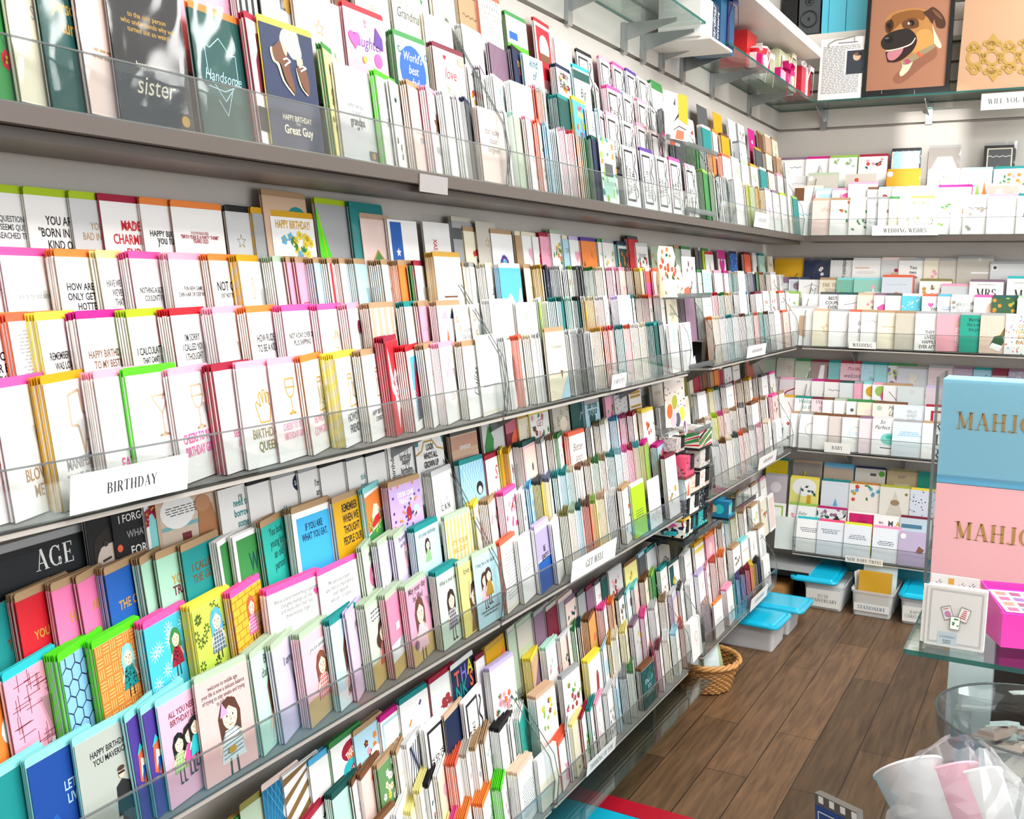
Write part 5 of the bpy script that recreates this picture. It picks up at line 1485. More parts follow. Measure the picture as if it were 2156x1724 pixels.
# slatwall: boards with dark slots between them
def slats(name, wall):
    mb = MB(); zs = [0.0] + [2.121] + [2.286+.0825*k for k in range(11)] + [3.2]
    for z0, z1 in zip(zs, zs[1:]):
        a, b = z0+.006, z1-.006
        if wall == 'L': mb.box((-.05, -1.6, a), (0, L_BACK, b), (1, 1, 1))
        else: mb.box((-.05, L_BACK, a), (4.2, L_BACK+.05, b), (1, 1, 1))
    if wall == 'L': mb.box((-.08, -1.6, 0), (-.03, L_BACK+.05, 3.2), (1, 1, 1))
    else: mb.box((-.05, L_BACK+.03, 0), (4.2, L_BACK+.08, 3.2), (1, 1, 1))
    return structure(mb.build(name, M_WALL))
slats('wall_left', 'L'); slats('wall_back', 'B')
mb = MB(); mb.box((-.1, -1.6, 3.2), (4.2, L_BACK+.1, 3.3), (1, 1, 1)); structure(mb.build('ceiling', M_CEIL))
# unseen wall added behind the camera; its slot shapes the sun band
mb = MB()
mb.box((-.1, -1.7, 0), (1.56, -1.6, 3.2), (1, 1, 1)); mb.box((1.83, -1.7, 0), (4.2, -1.6, 3.2), (1, 1, 1)); mb.box((1.56, -1.7, 0), (1.83, -1.6, 2.62), (1, 1, 1)); mb.box((1.56, -1.7, 3.17), (1.83, -1.6, 3.2), (1, 1, 1))
structure(mb.build('sun_gobo_wall', M_CEIL))

# painted boards at the near end of the aisle: a teal mat with a red border, lying on the floor
mp = thing('floor_mat', (.5, 2.2, 0), 'flat teal mat with a red border strip lying on the wooden floor', 'mat')
a = at_z(1180, 1640, .004); 
mb = Sub(); q0 = at_z(1176, 1648, 0); q1 = at_z(1500, 1738, 0); dr = (q1-q0).normalized(); pr = Vector((dr.y, -dr.x, 0))
q0 = q0-dr*.5; q1 = q1+dr*.8; bw = .075
mb.prism([p+Vector((0, 0, .001)) for p in (q0, q0+pr*bw, q1+pr*bw, q1)], (0, 0, .005), lin('b3142b')); mb.part('border_strip', M_SATIN, mp)
mb = Sub(); mb.prism([p+Vector((0, 0, .001)) for p in (q0+pr*bw, q0+pr*.9, q1+pr*.9, q1+pr*bw)], (0, 0, .004), lin('0fb3d6')); mb.part('centre', M_SATIN, mp)

# top shelf board along both walls
sb = thing('shelf_board', (.1, 2.3, 1.6), 'long grey laminate shelf carrying the top row of card racks on the left wall', 'shelf')
mb = Sub(); mb.box((.001, -.9, 1.612), (.193, 4.655, 1.634), (1, 1, 1)); mb.part('board', M_BOARD, sb)
mb = Sub(); mb.box((.03, -.9, 1.598), (.172, 4.65, 1.611), (1, 1, 1)); mb.part('support_rail', M_BOARD, sb)
mb = Sub(); p = at_x(895, 382, .1935); mb.box((.1935, p.y-.02, 1.598), (.1955, p.y+.075, 1.63), lin('9b9694')); mb.part('label_patch', M_SATIN, sb)
sb = thing('shelf_board', (1.2, 4.77, 1.6), 'grey laminate shelf along the back wall under the wedding wishes cards', 'shelf')
mb = Sub(); mb.box((.194, 4.656, 1.612), (2.6, L_BACK-.001, 1.634), (1, 1, 1)); mb.part('board', M_BOARD, sb)

# ---------------------------------------------------------------- clear stepped trays that hold the cards
def tray(wall, T, s0, s1, label, lip=.068, shelf=False):
    l, z0, dx, dz = (LEFT if wall == 'L' else BACK)[T]; sg = 1 if wall == 'L' else -1
    def P(s, d, z): return Vector((l-d, s, z0+z)) if wall == 'L' else Vector((s, l+d, z0+z))   # d = distance behind the front lip
    root = thing('acrylic_card_rack', P((s0+s1)/2, .09, 0), label, 'card rack', 'clear stepped card racks')
    def slab(m, a, b, d0, z_0, d1, z_1, mi=0, t=.0025):
        dv = Vector((d1-d0, z_1-z_0)); nv = Vector((-dv.y, dv.x)).normalized()*t
        m.prism([P(a, d0, z_0), P(a, d1, z_1), P(a, d1+nv.x, z_1+nv.y), P(a, d0+nv.x, z_0+nv.y)], P(b, 0, 0)-P(a, 0, 0), (1, 1, 1), mi)
    m = Sub(); slab(m, s0, s1, .0, -.004, -.006, lip); e = .0022
    m.prism([P(s0, -.006-.0015, lip), P(s0, -.006-.0015, lip+e), P(s0, -.006+.002, lip+e), P(s0, -.006+.002, lip)], P(s1, 0, 0)-P(s0, 0, 0), (1, 1, 1), 1)
    m.part('front_lip', [M_ACRYL, M_EDGE], root)
    for k in range(1, 4):
        m = Sub(); slab(m, s0, s1, k*dx-.0035, (k-1)*dz+.0, k*dx-.0035, k*dz+.028, 0, .0018); m.part('row_divider', [M_ACRYL, M_EDGE], root)
    m = Sub()
    for k in range(4): slab(m, s0, s1, k*dx, k*dz-.002, (k+1)*dx-.004, k*dz-.002, 0, .002)
    m.part('step', M_FROST, root)
    dm = l-.002 if wall == 'L' else L_BACK-.002-l
    prof = [(-.002, -.004), (-.006, lip), (.008, lip+.055), (min(3*dx+.03, dm), 3*dz+.105), (min(4*dx, dm), 3*dz+.105), (min(4*dx, dm), 3*dz-.03), (.05, -.004)]
    for s, t in ((s0, .0025), (s1-.0025, .0025)):
        m = Sub(); m.prism([P(s, d, z) for d, z in prof], P(t, 0, 0)-P(0, 0, 0), (1, 1, 1), 0)
        m.tube([P(s+t/2, d, z) for d, z in prof[:4]], .0013, (1, 1, 1), 5, 1); m.part('end_panel', [M_ACRYL, M_EDGE], root)
    if not shelf:
        m = Sub(); slab(m, s0, s1, .002, -.014, dm-.001, -.03, 0, .006); m.part('underside', M_UNDER, root)
        for s in (s0+.2, s1-.2):
            m = Sub(); m.prism([P(s, .05, -.02), P(s, dm, -.03), P(s, dm, -.1)], P(.004, 0, 0)-P(0, 0, 0), lin('8f9294')); m.part('bracket', M_METAL, root)
    return root
nm = {'A': 'on the top shelf', 'B': 'in the second tier down', 'C': 'in the third tier down', 'D': 'in the lowest tier'}
for T, us in (('A', ((.1, 1.93), (1.935, 3.15), (3.4, 4.615))), ('B', ((.1, 1.93), (1.94, 3.15), (3.4, 4.615))), ('C', ((.1, 1.93), (1.94, 3.15), (3.42, 4.6))), ('D', ((.2, 2.1), (2.12, 3.1), (3.25, 4.2)))):
    for k, (a, b) in enumerate(us):
        tray('L', T, a, b, 'clear stepped acrylic card rack %s, %s' % (nm[T], ('nearest the camera', 'middle of the left wall', 'next to the corner')[k]), shelf=(T == 'A'))
for T, a, b in (('A', .2, 1.6), ('B', .2, 1.6), ('C', .2, .83), ('D', .2, .81)): tray('B', T, a, b, 'clear stepped acrylic card rack %s of the back wall' % nm[T], shelf=(T == 'A'))
tray('B', 'C', .84, 1.6, 'clear acrylic baby card rack on the back wall behind the stacked boxes')

# ---------------------------------------------------------------- printed signs clipped to the racks
def sign(wall, T, px0, px1, s, label, hgt=.045, z=.004, size=.6):
    l, z0, dx, dz = (LEFT if wall == 'L' else BACK)[T]
    if wall == 'L':
        a, b = at_x(px0, 900, l+.01), at_x(px1, 900, l+.01)
        lo, hi = .1, 6
        def sy(px):
            lo, hi = .1, 6.
            for _ in range(40):
                m = (lo+hi)/2
                if proj(l+.01, m, z0)[0] < px: lo = m
                else: hi = m
            return lo
        O = Vector((l+.0085, sy(px0), z0+z)); U = Vector((0, 1, 0)); w = sy(px1)-sy(px0); V = Vector((.08, 0, 1)).normalized()
    else:
        O = at_y(px0, 700, l-.0105); O.z = z0+z; U = Vector((1, 0, 0)); w = at_y(px1, 700, l-.0105).x-O.x; V = Vector((0, -.08, 1)).normalized()
    N = U.cross(V); F = (Vector((0, 0, 0)), Vector((1, 0, 0)), Vector((0, 1, 0)), Vector((0, 0, 1)))
    mb = MB(); mb.obox(F, (0, 0, -.0008), (w, hgt, 0), lin('f6f4ef')); A = Art(mb, F, w, hgt); (A.text([s], w/2, hgt/2, w*size, 'r', '33363b', maxh=hgt*.5) if s else [A.rect(w*(.25+.06*k), hgt*.38, w*(.285+.06*k), hgt*(.6+.04*(k % 3)), '8d9093') for k in range(9)])
    o = mb.build('rack_sign', M_PAPER, matrix=frame_mat((O, U, V, N))); tag(o, label, 'sign', 'rack signs')
sign('L', 'B', 149, 396, 'BIRTHDAY', 'white sign strip reading BIRTHDAY on the near rack lip', .05, .0, .43)
sign('L', 'B', 1288, 1318, 'SYMPATHY', 'white sign reading SYMPATHY on the middle rack lip', .04, .0, .8)
sign('L', 'B', 1573, 1612, '', 'white sign with blurred grey print on the upper corner rack', .045, .0, .6)
sign('L', 'C', 1203, 1296, 'GET WELL', 'long white sign strip reading GET WELL below coral envelopes', .055, -.002, .4)
sign('L', 'C', 1597, 1634, '', 'white sign on the middle corner rack lip', .05, 0, .5)
sign('L', 'D', 1236, 1296, 'THINKING OF YOU', 'white sign reading THINKING OF YOU on the lowest rack lip', .036, -.002, .8)
sign('L', 'D', 1580, 1615, '', 'white sign on the bottom corner rack above the turquoise lid', .05, -.004, .5)
sign('L', 'A', 1588, 1618, '', 'white sign on the top corner rack beside the yellow card', .055, .0, .6)
sign('B', 'A', 1824, 1962, 'WEDDING WISHES', 'white sign reading WEDDING WISHES on the back wall', .042, -.002, .65)
sign('B', 'B', 1789, 1846, 'WEDDING', 'white sign reading WEDDING on the back wall', .03, .0, .85)
sign('B', 'C', 1748, 1804, 'BABY', 'white sign reading BABY on the back wall', .045, -.004, .42)
sign('B', 'D', 1806, 1888, 'NEW BABY/TWINS', 'white strip reading NEW BABY/TWINS at the lowest back rack', .03, -.012, .92)
# ---------------------------------------------------------------- glass shelves and things above the racks
GZ = 2.204
def glass_slab(root, name, a, b, edges='xy'):
    m = Sub(); m.box(a, b, (1, 1, 1), 0)
    for k in range(len(m.m)):
        if k not in (0, 1): m.m[k] = 1
    m.part(name, [M_GLASS, M_GEDGE], root)
def y_at(px, x, z):
    lo, hi = .1, 6.
    for _ in range(40):
        m = (lo+hi)/2
        if proj(x, m, z)[0] < px: lo = m
        else: hi = m
    return lo
gs = thing('glass_shelf', (.1, 2.5, GZ+.02), 'green-edged glass shelf high on the left wall, nearer the camera', 'shelf', 'glass display shelves'); glass_slab(gs, 'pane', (.002, 1.1, GZ+.012), (.2, 3.16, GZ+.02))
gs = thing('glass_shelf', (.1, 4.0, GZ), 'green-edged glass shelf under the red gift boxes by the corner', 'shelf', 'glass display shelves'); glass_slab(gs, 'pane', (.002, 3.40, GZ), (.2, 4.655, GZ+.008))
gs = thing('glass_shelf', (.9, 4.76, GZ), 'green-edged glass shelf on the back wall carrying the dog portrait', 'shelf', 'glass display shelves'); glass_slab(gs, 'pane', (.002, 4.66, GZ), (1.75, L_BACK-.002, GZ+.008))
ws = thing('shelf_board', (.1, 3.28, GZ-.02), 'small white shelf between two glass shelves, under the navy gift box', 'shelf'); mb = Sub(); mb.box((.002, 3.166, GZ-.03), (.215, 3.394, GZ-.022), lin('f1ede6')); mb.part('board', M_SATIN, ws)
ws = thing('shelf_board', (.12, 3.4, 2.36), 'thick white shelf running high along the left wall', 'shelf'); mb = Sub(); mb.box((.001, .6, 2.362), (.25, 4.53, 2.398), (1, 1, 1)); mb.part('board', M_WHITE, ws)
ws = thing('shelf_board', (.9, 4.78, 2.47), 'white upper shelf on the back wall under the speaker', 'shelf'); mb = Sub(); mb.box((.002, 4.77, 2.455), (1.75, L_BACK-.001, 2.514), (1, 1, 1)); mb.part('board', M_WHITE, ws)
def bracket(wall, s, label, z=GZ, tall=.09):
    def P(d, t, zz): return Vector((d, s+t, zz)) if wall == 'L' else Vector((s+t, L_BACK-d, zz))
    r = thing('shelf_bracket', P(.01, 0, z), label, 'shelf bracket', 'steel shelf brackets'); m = Sub(); c = lin('b9bcbe')
    m.prism([P(.001, -.014, z-tall), P(.012, -.014, z-tall), P(.012, -.014, z-.002), P(.001, -.014, z-.002)], P(0, .014, 0)-P(0, -.014, 0), c); m.part('wall_plate', M_METAL, r)
    m = Sub(); m.prism([P(.012, -.0015, z-tall*.6), P(.17, -.0015, z-.012), P(.17, -.0015, z-.002), P(.012, -.0015, z-.002)], P(0, .0015, 0)-P(0, -.0015, 0), c); m.part('arm', M_METAL, r)
for k, px in enumerate((1200, 1317, 1357, 1396, 1440, 1502, 1580)):
    bracket('L', y_at(px, .01, 2.16), 'steel bracket on the left wall, %s in the row towards the corner' % ('first', 'second', 'third', 'fourth', 'fifth', 'sixth', 'last')[k])
bracket('B', at_y(1735, 240, 4.86).x, 'steel bracket below the paper with the small photo'); bracket('B', at_y(1957, 230, 4.86).x, 'steel bracket below the dog portrait, in the sunlight')

def gift(name, px0, px1, x0, x1, h, cols, label, z=GZ+.008, cat='gift box', ribbon=None, lid=None, text=None):
    y0, y1 = y_at(px0, x1, z+.04), y_at(px1, x1, z+.04)
    r = thing(name, ((x0+x1)/2, (y0+y1)/2, z), label, cat); m = Sub(); m.box((x0, y0, z+.0003), (x1, y1, z+h), lin(cols)); m.part('box', M_SATIN, r)
    if lid: m = Sub(); m.box((x0-.003, y0-.003, z+h-.03), (x1+.003, y1+.003, z+h+.004), lin(lid)); m.part('lid', M_SATIN, r)
    if ribbon:
        m = Sub(); c = lin(ribbon); yc, xc = (y0+y1)/2, (x0+x1)/2
        m.box((x0-.0045, yc-.012, z+.0006), (x1+.0045, yc+.012, z+h+.006), c); m.box((xc-.012, y0-.0045, z+.0006), (xc+.012, y1+.0045, z+h+.006), c)
        for sg in (-1, 1):
            t = [(xc+.01, yc, z+h+.008), (xc+.015, yc+sg*.03, z+h+.04), (xc+.02, yc+sg*.055, z+h+.03), (xc+.02, yc+sg*.045, z+h+.012), (xc+.01, yc, z+h+.008)]
            for i in range(4): m.prism([Vector(t[i])-Vector((.012, 0, 0)), Vector(t[i])+Vector((.012, 0, 0)), Vector(t[i+1])+Vector((.012, 0, 0)), Vector(t[i+1])-Vector((.012, 0, 0))], (0, 0, .0012), c)
        for sg in (-.4, 1):
            t = [Vector((x1+.006, yc, z+h)), Vector((x1+.02, yc+sg*.04, z+h-.01)), Vector((x1+.012, yc+sg*.075, z+h-.06)), Vector((x1+.008, yc+sg*.08, z+h-.1))]
            for i in range(3): m.prism([t[i], t[i]+Vector((0, .004, .018)), t[i+1]+Vector((0, .004, .018)), t[i+1]], (.0012, 0, 0), c)
        m.part('ribbon', M_SATIN, r)
    return r, y0, y1
r, y0, y1 = gift('gift_box', 1474, 1512, .05, .185, .125, 'f4f2ee', 'white gift box banded in navy with white lettering', GZ-.0215)
m = Sub(); m.box((.1851, y1-.06, GZ-.021), (.1866, y1+.0005, GZ+.103), lin('1c3a5c')); A = Art(m, (Vector((.1866, y1-.06, GZ-.02)), Vector((0, 1, 0)), Vector((0, 0, 1)), Vector((1, 0, 0))), .06, .12); A.text(['cardinal', 'sisters'], .03, .06, .1, 's', 'w', ang=pi/2); m.part('band', M_SATIN, r)
gift('gift_box', 1516, 1545, .07, .19, .16, '12567e', 'navy blue gift box tied with a dark ribbon bow', GZ-.0215, ribbon='17265c')
gift('gift_box', 1572, 1592, .04, .14, .13, 'd8282c', 'red gift box behind the christmas cups on the glass shelf')
gift('gift_box', 1600, 1614, .05, .12, .10, 'eff1f0', 'small white box behind the pink one on the glass shelf')
def cup(y, x, z, cols, label):
    r = thing('paper_cup', (x, y, z), label, 'cup', 'christmas cups'); m = Sub(); pr = [(.0, .0005), (.03, .0005), (.038, .045), (.039, .046), (.037, .046), (.029, .003), (0, .003)]; m.lathe(pr, (x, y, z), lin('f4f2f0'), 28); m.part('cup_wall', M_SATIN, r, True)
    m = Sub(); m.lathe([(.0342, .018), (.0378, .039)], (x, y, z), lin(cols), 28); m.part('printed_band', M_SATIN, r, True)
yc = y_at(1590, .15, GZ+.03)
cup(yc, .155, GZ+.008, 'eceef2', 'white paper cup, lower of the two christmas cups'); cup(yc, .155, GZ+.041, 'cf2233', 'white paper cup with a red band, upper of the two christmas cups')
gift('gift_box', 1604, 1621, .12, .185, .05, 'e0217d', 'hot pink small gift box on the glass shelf', ribbon='f4f1ee')
r, y0, y1 = gift('gift_package', 1640, 1676, .05, .17, .125, 'dbe3bd', 'pale green wrapped package with a speckled tag and cream ribbon', ribbon='efe9cf')
m = Sub(); m.box((.1755, y0+.02, GZ+.05), (.177, y0+.05, GZ+.115), lin('f7f5f2'))
for k in range(9): m.box((.177, y0+.023+.008*(k % 3), GZ+.06+.015*(k//3)), (.1774, y0+.028+.008*(k % 3), GZ+.065+.015*(k//3)), lin('3a3a3a'))
m.part('tag', M_PAPER, r)
gift('gift_box', 1687, 1706, .09, .18, .12, 'cc2440', 'red gift box with white ribbon at the corner end of the glass shelf', ribbon='f6f2f2')
gift('gift_box', 1645, 1668, .17, .197, .035, 'e9b9cd', 'pale pink flat box at the front of the glass shelf', ribbon='d51e78')

# speaker and turquoise boxes on the back upper shelf
a, b = at_y(1680, 75, 4.775), at_y(1724, 75, 4.775); ZT = 2.5145
r = thing('speaker', ((a.x+b.x)/2, 4.78, ZT), 'dark grey loudspeaker with black cones on the upper back shelf', 'speaker')
m = Sub(); m.box((a.x, 4.777, ZT), (b.x, 4.865, ZT+.19), lin('4a5054')); m.part('cabinet', M_SATIN, r); cx = (a.x+b.x)/2; w = b.x-a.x
def front_lathe(prof, cx, cz, y, col, part, mat=M_SATIN):
    m = Sub(); n = 28; vs = []; fs = []
    for R_, d in prof:
        for k in range(n): vs.append((cx+R_*cos(2*pi*k/n), y-d, cz+R_*sin(2*pi*k/n)))
    for i in range(len(prof)-1):
        for k in range(n): fs.append((i*n+k, i*n+(k+1) % n, (i+1)*n+(k+1) % n, (i+1)*n+k))
    m.mesh(vs, fs, lin(col)); m.part(part, mat, r, True)
front_lathe([(w*.40, 0), (w*.40, .004), (w*.36, .004), (w*.3, -.006), (w*.14, -.014), (w*.12, -.004), (w*.06, .001), (.0005, .002)], cx, ZT+.068, 4.7765, '202325', 'woofer')
front_lathe([(w*.2, 0), (w*.2, .003), (w*.15, -.003), (w*.08, .002), (.0005, .003)], cx, ZT+.142, 4.7765, '202325', 'tweeter')
m = Sub(); m.box((a.x-.004, 4.775, ZT), (b.x+.004, 4.865, ZT+.006), lin('222426')); m.part('base_foot', M_SATIN, r)
p = at_y(1650, 60, 4.78); r = thing('storage_box', (p.x, 4.79, ZT), 'black box in the shade left of the speaker', 'box'); m = Sub(); m.box((p.x, 4.78, ZT), (a.x-.008, 4.86, ZT+.2), lin('17191b')); m.part('box', M_SATIN, r)
xs = [at_y(q, 60, 4.78).x for q in (1729, 1743, 1779, 1823)]
for k, (u, v, lb) in enumerate(((xs[0], xs[1], 'narrow turquoise box right of the speaker'), (xs[1], xs[2], 'turquoise box, second right of the speaker'), (xs[2], xs[3], 'turquoise box behind the top left of the dog portrait'))):
    r = thing('storage_box', ((u+v)/2, 4.79, ZT), lb, 'box', 'turquoise boxes on the upper back shelf'); m = Sub(); m.box((u+.001, 4.778+.006*k, ZT), (v-.001, 4.866, ZT+.25), lin('63d0ea')); m.part('box', M_SATIN, r)
    m = Sub(); m.box((u+.0002, 4.776+.006*k, ZT+.2), (v-.0002, 4.868, ZT+.256), lin('63d0ea')); m.part('lid', M_SATIN, r)

# framed dog portrait, bio sheet and paper bag leaning on the back glass shelf
class Plane:                     # prints measured on the photo, laid on a leaning plane
    def __init__(s, O, U, V): s.O, s.U, s.V = O, U, V; s.N = U.cross(V)
    def at(s, px, py):
        d = ray(px, py); t = (s.O-CAM).dot(s.N)/d.dot(s.N); return CAM + d*t
GT = GZ+.0085
lean = Vector((0, .07, 1)).normalized(); ux = Vector((1, 0, 0))
PL = Plane(Vector((.38, 4.672, GT)), ux, lean)
C4 = lambda x, y: PL.at(1616+x/3.99, y/3.99)
r = thing('picture_frame', (.56, 4.69, GT), 'black framed painted portrait of a smiling brown dog in a collar', 'picture')
q0 = PL.at(1814, 203); q1 = PL.at(1997, 196); x0, x1 = q0.x, q1.x; H = .50
F = (Vector((x0, 4.672, GT)), ux, lean, ux.cross(lean)); w = x1-x0
m = Sub(); fw = .016
for a, b in (((0, 0), (w, fw*1.6)), ((0, H-fw), (w, H)), ((0, fw*1.6), (fw, H-fw)), ((w-fw, fw*1.6), (w, H-fw))): m.obox(F, (a[0], a[1], -.016), (b[0], b[1], .004), lin('15191a'))
m.part('frame', M_SATIN, r)
m = Sub(); m.obox(F, (fw*.8, fw, -.014), (w-fw*.8, H-fw*.8, -.002), lin('a9765c'))
def dp(pts, col, k):
    m.poly([C4(*p)+F[3]*(-.0018+.0002*k) for p in rounded(pts)], lin(col))
def el(cx, cy, rx, ry): return [(cx+rx*cos(t*.5236), cy+ry*sin(t*.5236)) for t in range(12)]
dp([(1060, 640), (1300, 430), (1400, 380), (1420, 470), (1300, 560), (1120, 700)], '92604b', 0)
dp([(1130, 500), (1230, 470), (1190, 580), (1125, 640), (1108, 612), (1132, 560)], 'f3dfb6', 1)
dp([(1375, 190), (1410, 270), (1440, 330), (1462, 385), (1440, 402), (1385, 345), (1370, 260)], 'f1e2b8', 1)
dp([(985, 200), (1000, 145), (1080, 92), (1230, 66), (1330, 80), (1390, 90), (1385, 200), (1395, 300), (1388, 385), (1290, 430), (1190, 500), (1100, 522), (1020, 525), (1003, 500), (1010, 440), (960, 408), (952, 345), (992, 290)], 'b9834a', 2)
dp([(1030, 160), (1090, 110), (1230, 82), (1320, 100), (1310, 170), (1230, 150), (1130, 190), (1060, 250), (1010, 280)], '8d5a2c', 3)
dp([(990, 195), (1040, 160), (1060, 210), (1040, 260), (1000, 275)], '5a3a26', 3)
dp([(1130, 190), (1200, 150), (1260, 160), (1270, 220), (1220, 240), (1150, 240)], '6b4328', 4)
dp([(1245, 290), (1300, 245), (1375, 262), (1388, 380), (1290, 428), (1215, 445), (1255, 360)], 'd39a55', 3)
dp([(955, 345), (1000, 290), (1080, 255), (1180, 240), (1240, 285), (1252, 335), (1205, 380), (1130, 402), (1060, 412), (990, 416), (960, 392)], '2b2423', 5)
dp([(1000, 425), (1100, 408), (1200, 372), (1240, 322), (1256, 345), (1215, 430), (1110, 512), (1020, 522), (1004, 500)], '33201f', 6)
dp([(1010, 440), (1090, 420), (1140, 398), (1122, 450), (1066, 502), (1016, 500)], 'c77f8b', 7)
dp([(1000, 424), (1100, 404), (1200, 366), (1238, 318), (1242, 326), (1204, 376), (1102, 414), (1003, 433)], 'e9dccb', 8)
dp(el(1020, 330, 34, 30), '151213', 7); dp([(985, 325), (1005, 312), (1025, 318), (1005, 328)], '6d6769', 8)
dp(el(1020, 215, 20, 24), '1a1413', 6); dp(el(1207, 192, 28, 25), '17110f', 6); dp(el(1200, 200, 12, 12), '6d4a2c', 7); dp(el(1186, 196, 8, 12), 'e9eae8', 8)
dp([(1310, 105), (1350, 80), (1390, 58), (1445, 95), (1480, 140), (1497, 192), (1482, 234), (1425, 226), (1402, 160), (1385, 200), (1350, 150)], '4e3023', 6); dp([(1385, 75), (1440, 110), (1470, 160), (1440, 150), (1400, 110)], '7a5038', 7)
dp([(1145, 505), (1385, 375), (1392, 408), (1180, 538)], '9c8d6e', 6); dp([(1250, 450), (1275, 430), (1290, 465), (1310, 440), (1312, 455), (1285, 485)], 'd2643e', 7); dp([(1150, 505), (1186, 496), (1200, 526), (1165, 540)], 'b3516f', 7)
m.part('portrait', M_PAPER, r)
m = Sub(); k = Vector((0, -.018, 0))
for px in (1857, 1926): q = PL.at(px, 196); m.tube([q+Vector((0, -.004, -.003)), q+Vector((0, -.012, -.003)), q+Vector((0, -.012, .012))], .002, lin('b9bcbe'))
m.part('easel_hook', M_METAL, r)
PL2 = Plane(Vector((.2, 4.672, GT)), ux, Vector((0, .09, 1)).normalized())
a = PL2.at(1721, 211); b = PL2.at(1812, 204); w = b.x-a.x; F2 = (Vector((a.x, 4.672, GT)), ux, PL2.V, PL2.N); H2 = .26
m = MB(); m.obox(IDF, (0, 0, -.001), (w, H2, 0), lin('f4f3f1')); A = Art(m, IDF, w, H2); R = random.Random(3)
A.rect(w*.62, H2*.4, w, H2*.78, '3a4049'); A.up(); A.disc(w*.85, H2*.68, w*.09, w*.1, 'e3b79b', 14); A.disc(w*.88, H2*.72, w*.1, w*.05, '2b2422', 10)
A.text(['Laura Porter Flowers'], w*.6, H2*.93, w*.55, 'r', '55585b') if False else A.rect(w*.4, H2*.91, w*.85, H2*.925, '6b6b6b')
for i in range(30):
    y = H2*(.86-.026*i); x1_ = w*.58 if .4 < y/H2 < .8 else w*.92; x = w*.06
    while x < x1_: q = R.uniform(.04, .13)*w; A.rect(x, y, min(x+q, x1_), y+H2*.011, '8b8b8d'); x += q+w*.018
o = m.build('information_sheet', M_PAPER, matrix=frame_mat(F2)); tag(o, 'white sheet of grey print with a small portrait photo, left of the dog portrait', 'paper')
r = thing('wire_stand', (.33, 4.74, GT), 'thin bent wire plate stand behind the white information sheet', 'stand'); m = Sub()
m.tube([at_y(1745, 93, 4.69), at_y(1760, 84, 4.69), at_y(1775, 82, 4.69), at_y(1800, 76, 4.69)], .0016, lin('a8a196')); m.tube([at_y(1745, 93, 4.69), Vector((at_y(1745, 93, 4.69).x, 4.73, GT))], .0016, lin('a8a196')); m.tube([at_y(1800, 76, 4.69), Vector((at_y(1800, 76, 4.69).x, 4.74, GT))], .0016, lin('a8a196')); m.part('wire', M_METAL, r)
a = at_y(2014, 190, 4.68); t = at_y(2036, 0, 4.68); r = thing('gift_bag', (.95, 4.76, GT), 'tan paper gift bag with a gold lattice of quatrefoils', 'gift bag')
m = Sub(); X0, X1, XT = a.x, a.x+.36, t.x-.005; ZB = GT+.46
m.hexa([(X0, 4.675, GT), (X1, 4.675, GT), (X1, 4.755, GT), (X0, 4.755, GT), (XT, 4.695, ZB), (X1, 4.695, ZB), (X1, 4.75, ZB), (XT, 4.75, ZB)], lin('bf9878')); m.part('bag', M_PAPER, r)
m = Sub(); g = lin('b08d45'); PB = Plane(Vector((0, 4.6738, GT)), ux, Vector((0, .02/.46, 1)).normalized())
def gp(x, y): return PB.at(1616+x/3.99, y/3.99)-Vector((0, .0006, 0))
def ring(cx, cy, r0, r1):
    for i in range(12):
        a0, a1 = i*pi/6, (i+1)*pi/6; m.poly([gp(cx+r0*cos(a0), cy+r0*sin(a0)), gp(cx+r1*cos(a0), cy+r1*sin(a0)), gp(cx+r1*cos(a1), cy+r1*sin(a1)), gp(cx+r0*cos(a1), cy+r0*sin(a1))], g)
for j, cx in enumerate((1740, 1885, 2035, 2180, 2330)):
    cy = 487-.13*(cx-1740)*.2; ring(cx, cy, 46, 72); ring(cx-4, cy-100, 14, 42); ring(cx-4, cy+100, 14, 42); ring(cx+72, cy-22, 8, 24); ring(cx+72, cy+26, 8, 24)
    if j % 2 == 1:
        for sg in (-1, 1):
            m.poly([gp(cx+10-30, cy+sg*105), gp(cx+10-40, cy+sg*150), gp(cx+12, cy+sg*205), gp(cx+10+44, cy+sg*150), gp(cx+10+30, cy+sg*105)], g); ring(cx-50, cy+sg*120, 8, 26); ring(cx+66, cy+sg*118, 8, 26)
    else: ring(cx-44, cy-80, 6, 26); ring(cx+40, cy-84, 6, 26); ring(cx-44, cy+80, 6, 26); ring(cx+40, cy+84, 6, 26)
m.part('gold_print', M_PAPER, r)
m = Sub(); q = at_y(2128, 0, 4.68); m.tube([(q.x-.02, 4.691, GT+.44), (q.x-.01, 4.687, GT+.455), (q.x+.03, 4.687, GT+.455), (q.x+.04, 4.691, GT+.44)], .003, lin('8f7a62')); m.part('handle', M_SATIN, r)
# bridesmaid sign on the back wall
a, b = at_y(2063, 245, 4.66), at_y(2230, 237, 4.66); m = MB(); w = b.x-a.x; m.obox(IDF, (0, 0, -.001), (w, .06, 0), lin('eeece8')); A = Art(m, IDF, w, .06); A.text(['WILL YOU BE MY BRIDESMAID'], w*.56, .03, w*.98, 'r', '3a3d42', maxh=.02) 
m = MB(); w = .36; m.obox(IDF, (0, 0, -.001), (w, .065, 0), lin('eeece8')); A = Art(m, IDF, w, .065); A.text(['WILL YOU BE MY BRIDESMAID'], w*.56, .033, w*.98, 'r', '3a3d42', maxh=.024)
o = m.build('wall_sign', M_PAPER, matrix=frame_mat((Vector((a.x, 4.672, GZ-.072)), ux, Vector((0, 0, 1)), Vector((0, -1, 0))))); tag(o, 'white strip sign reading WILL YOU BE MY, hanging under the back glass shelf', 'sign')
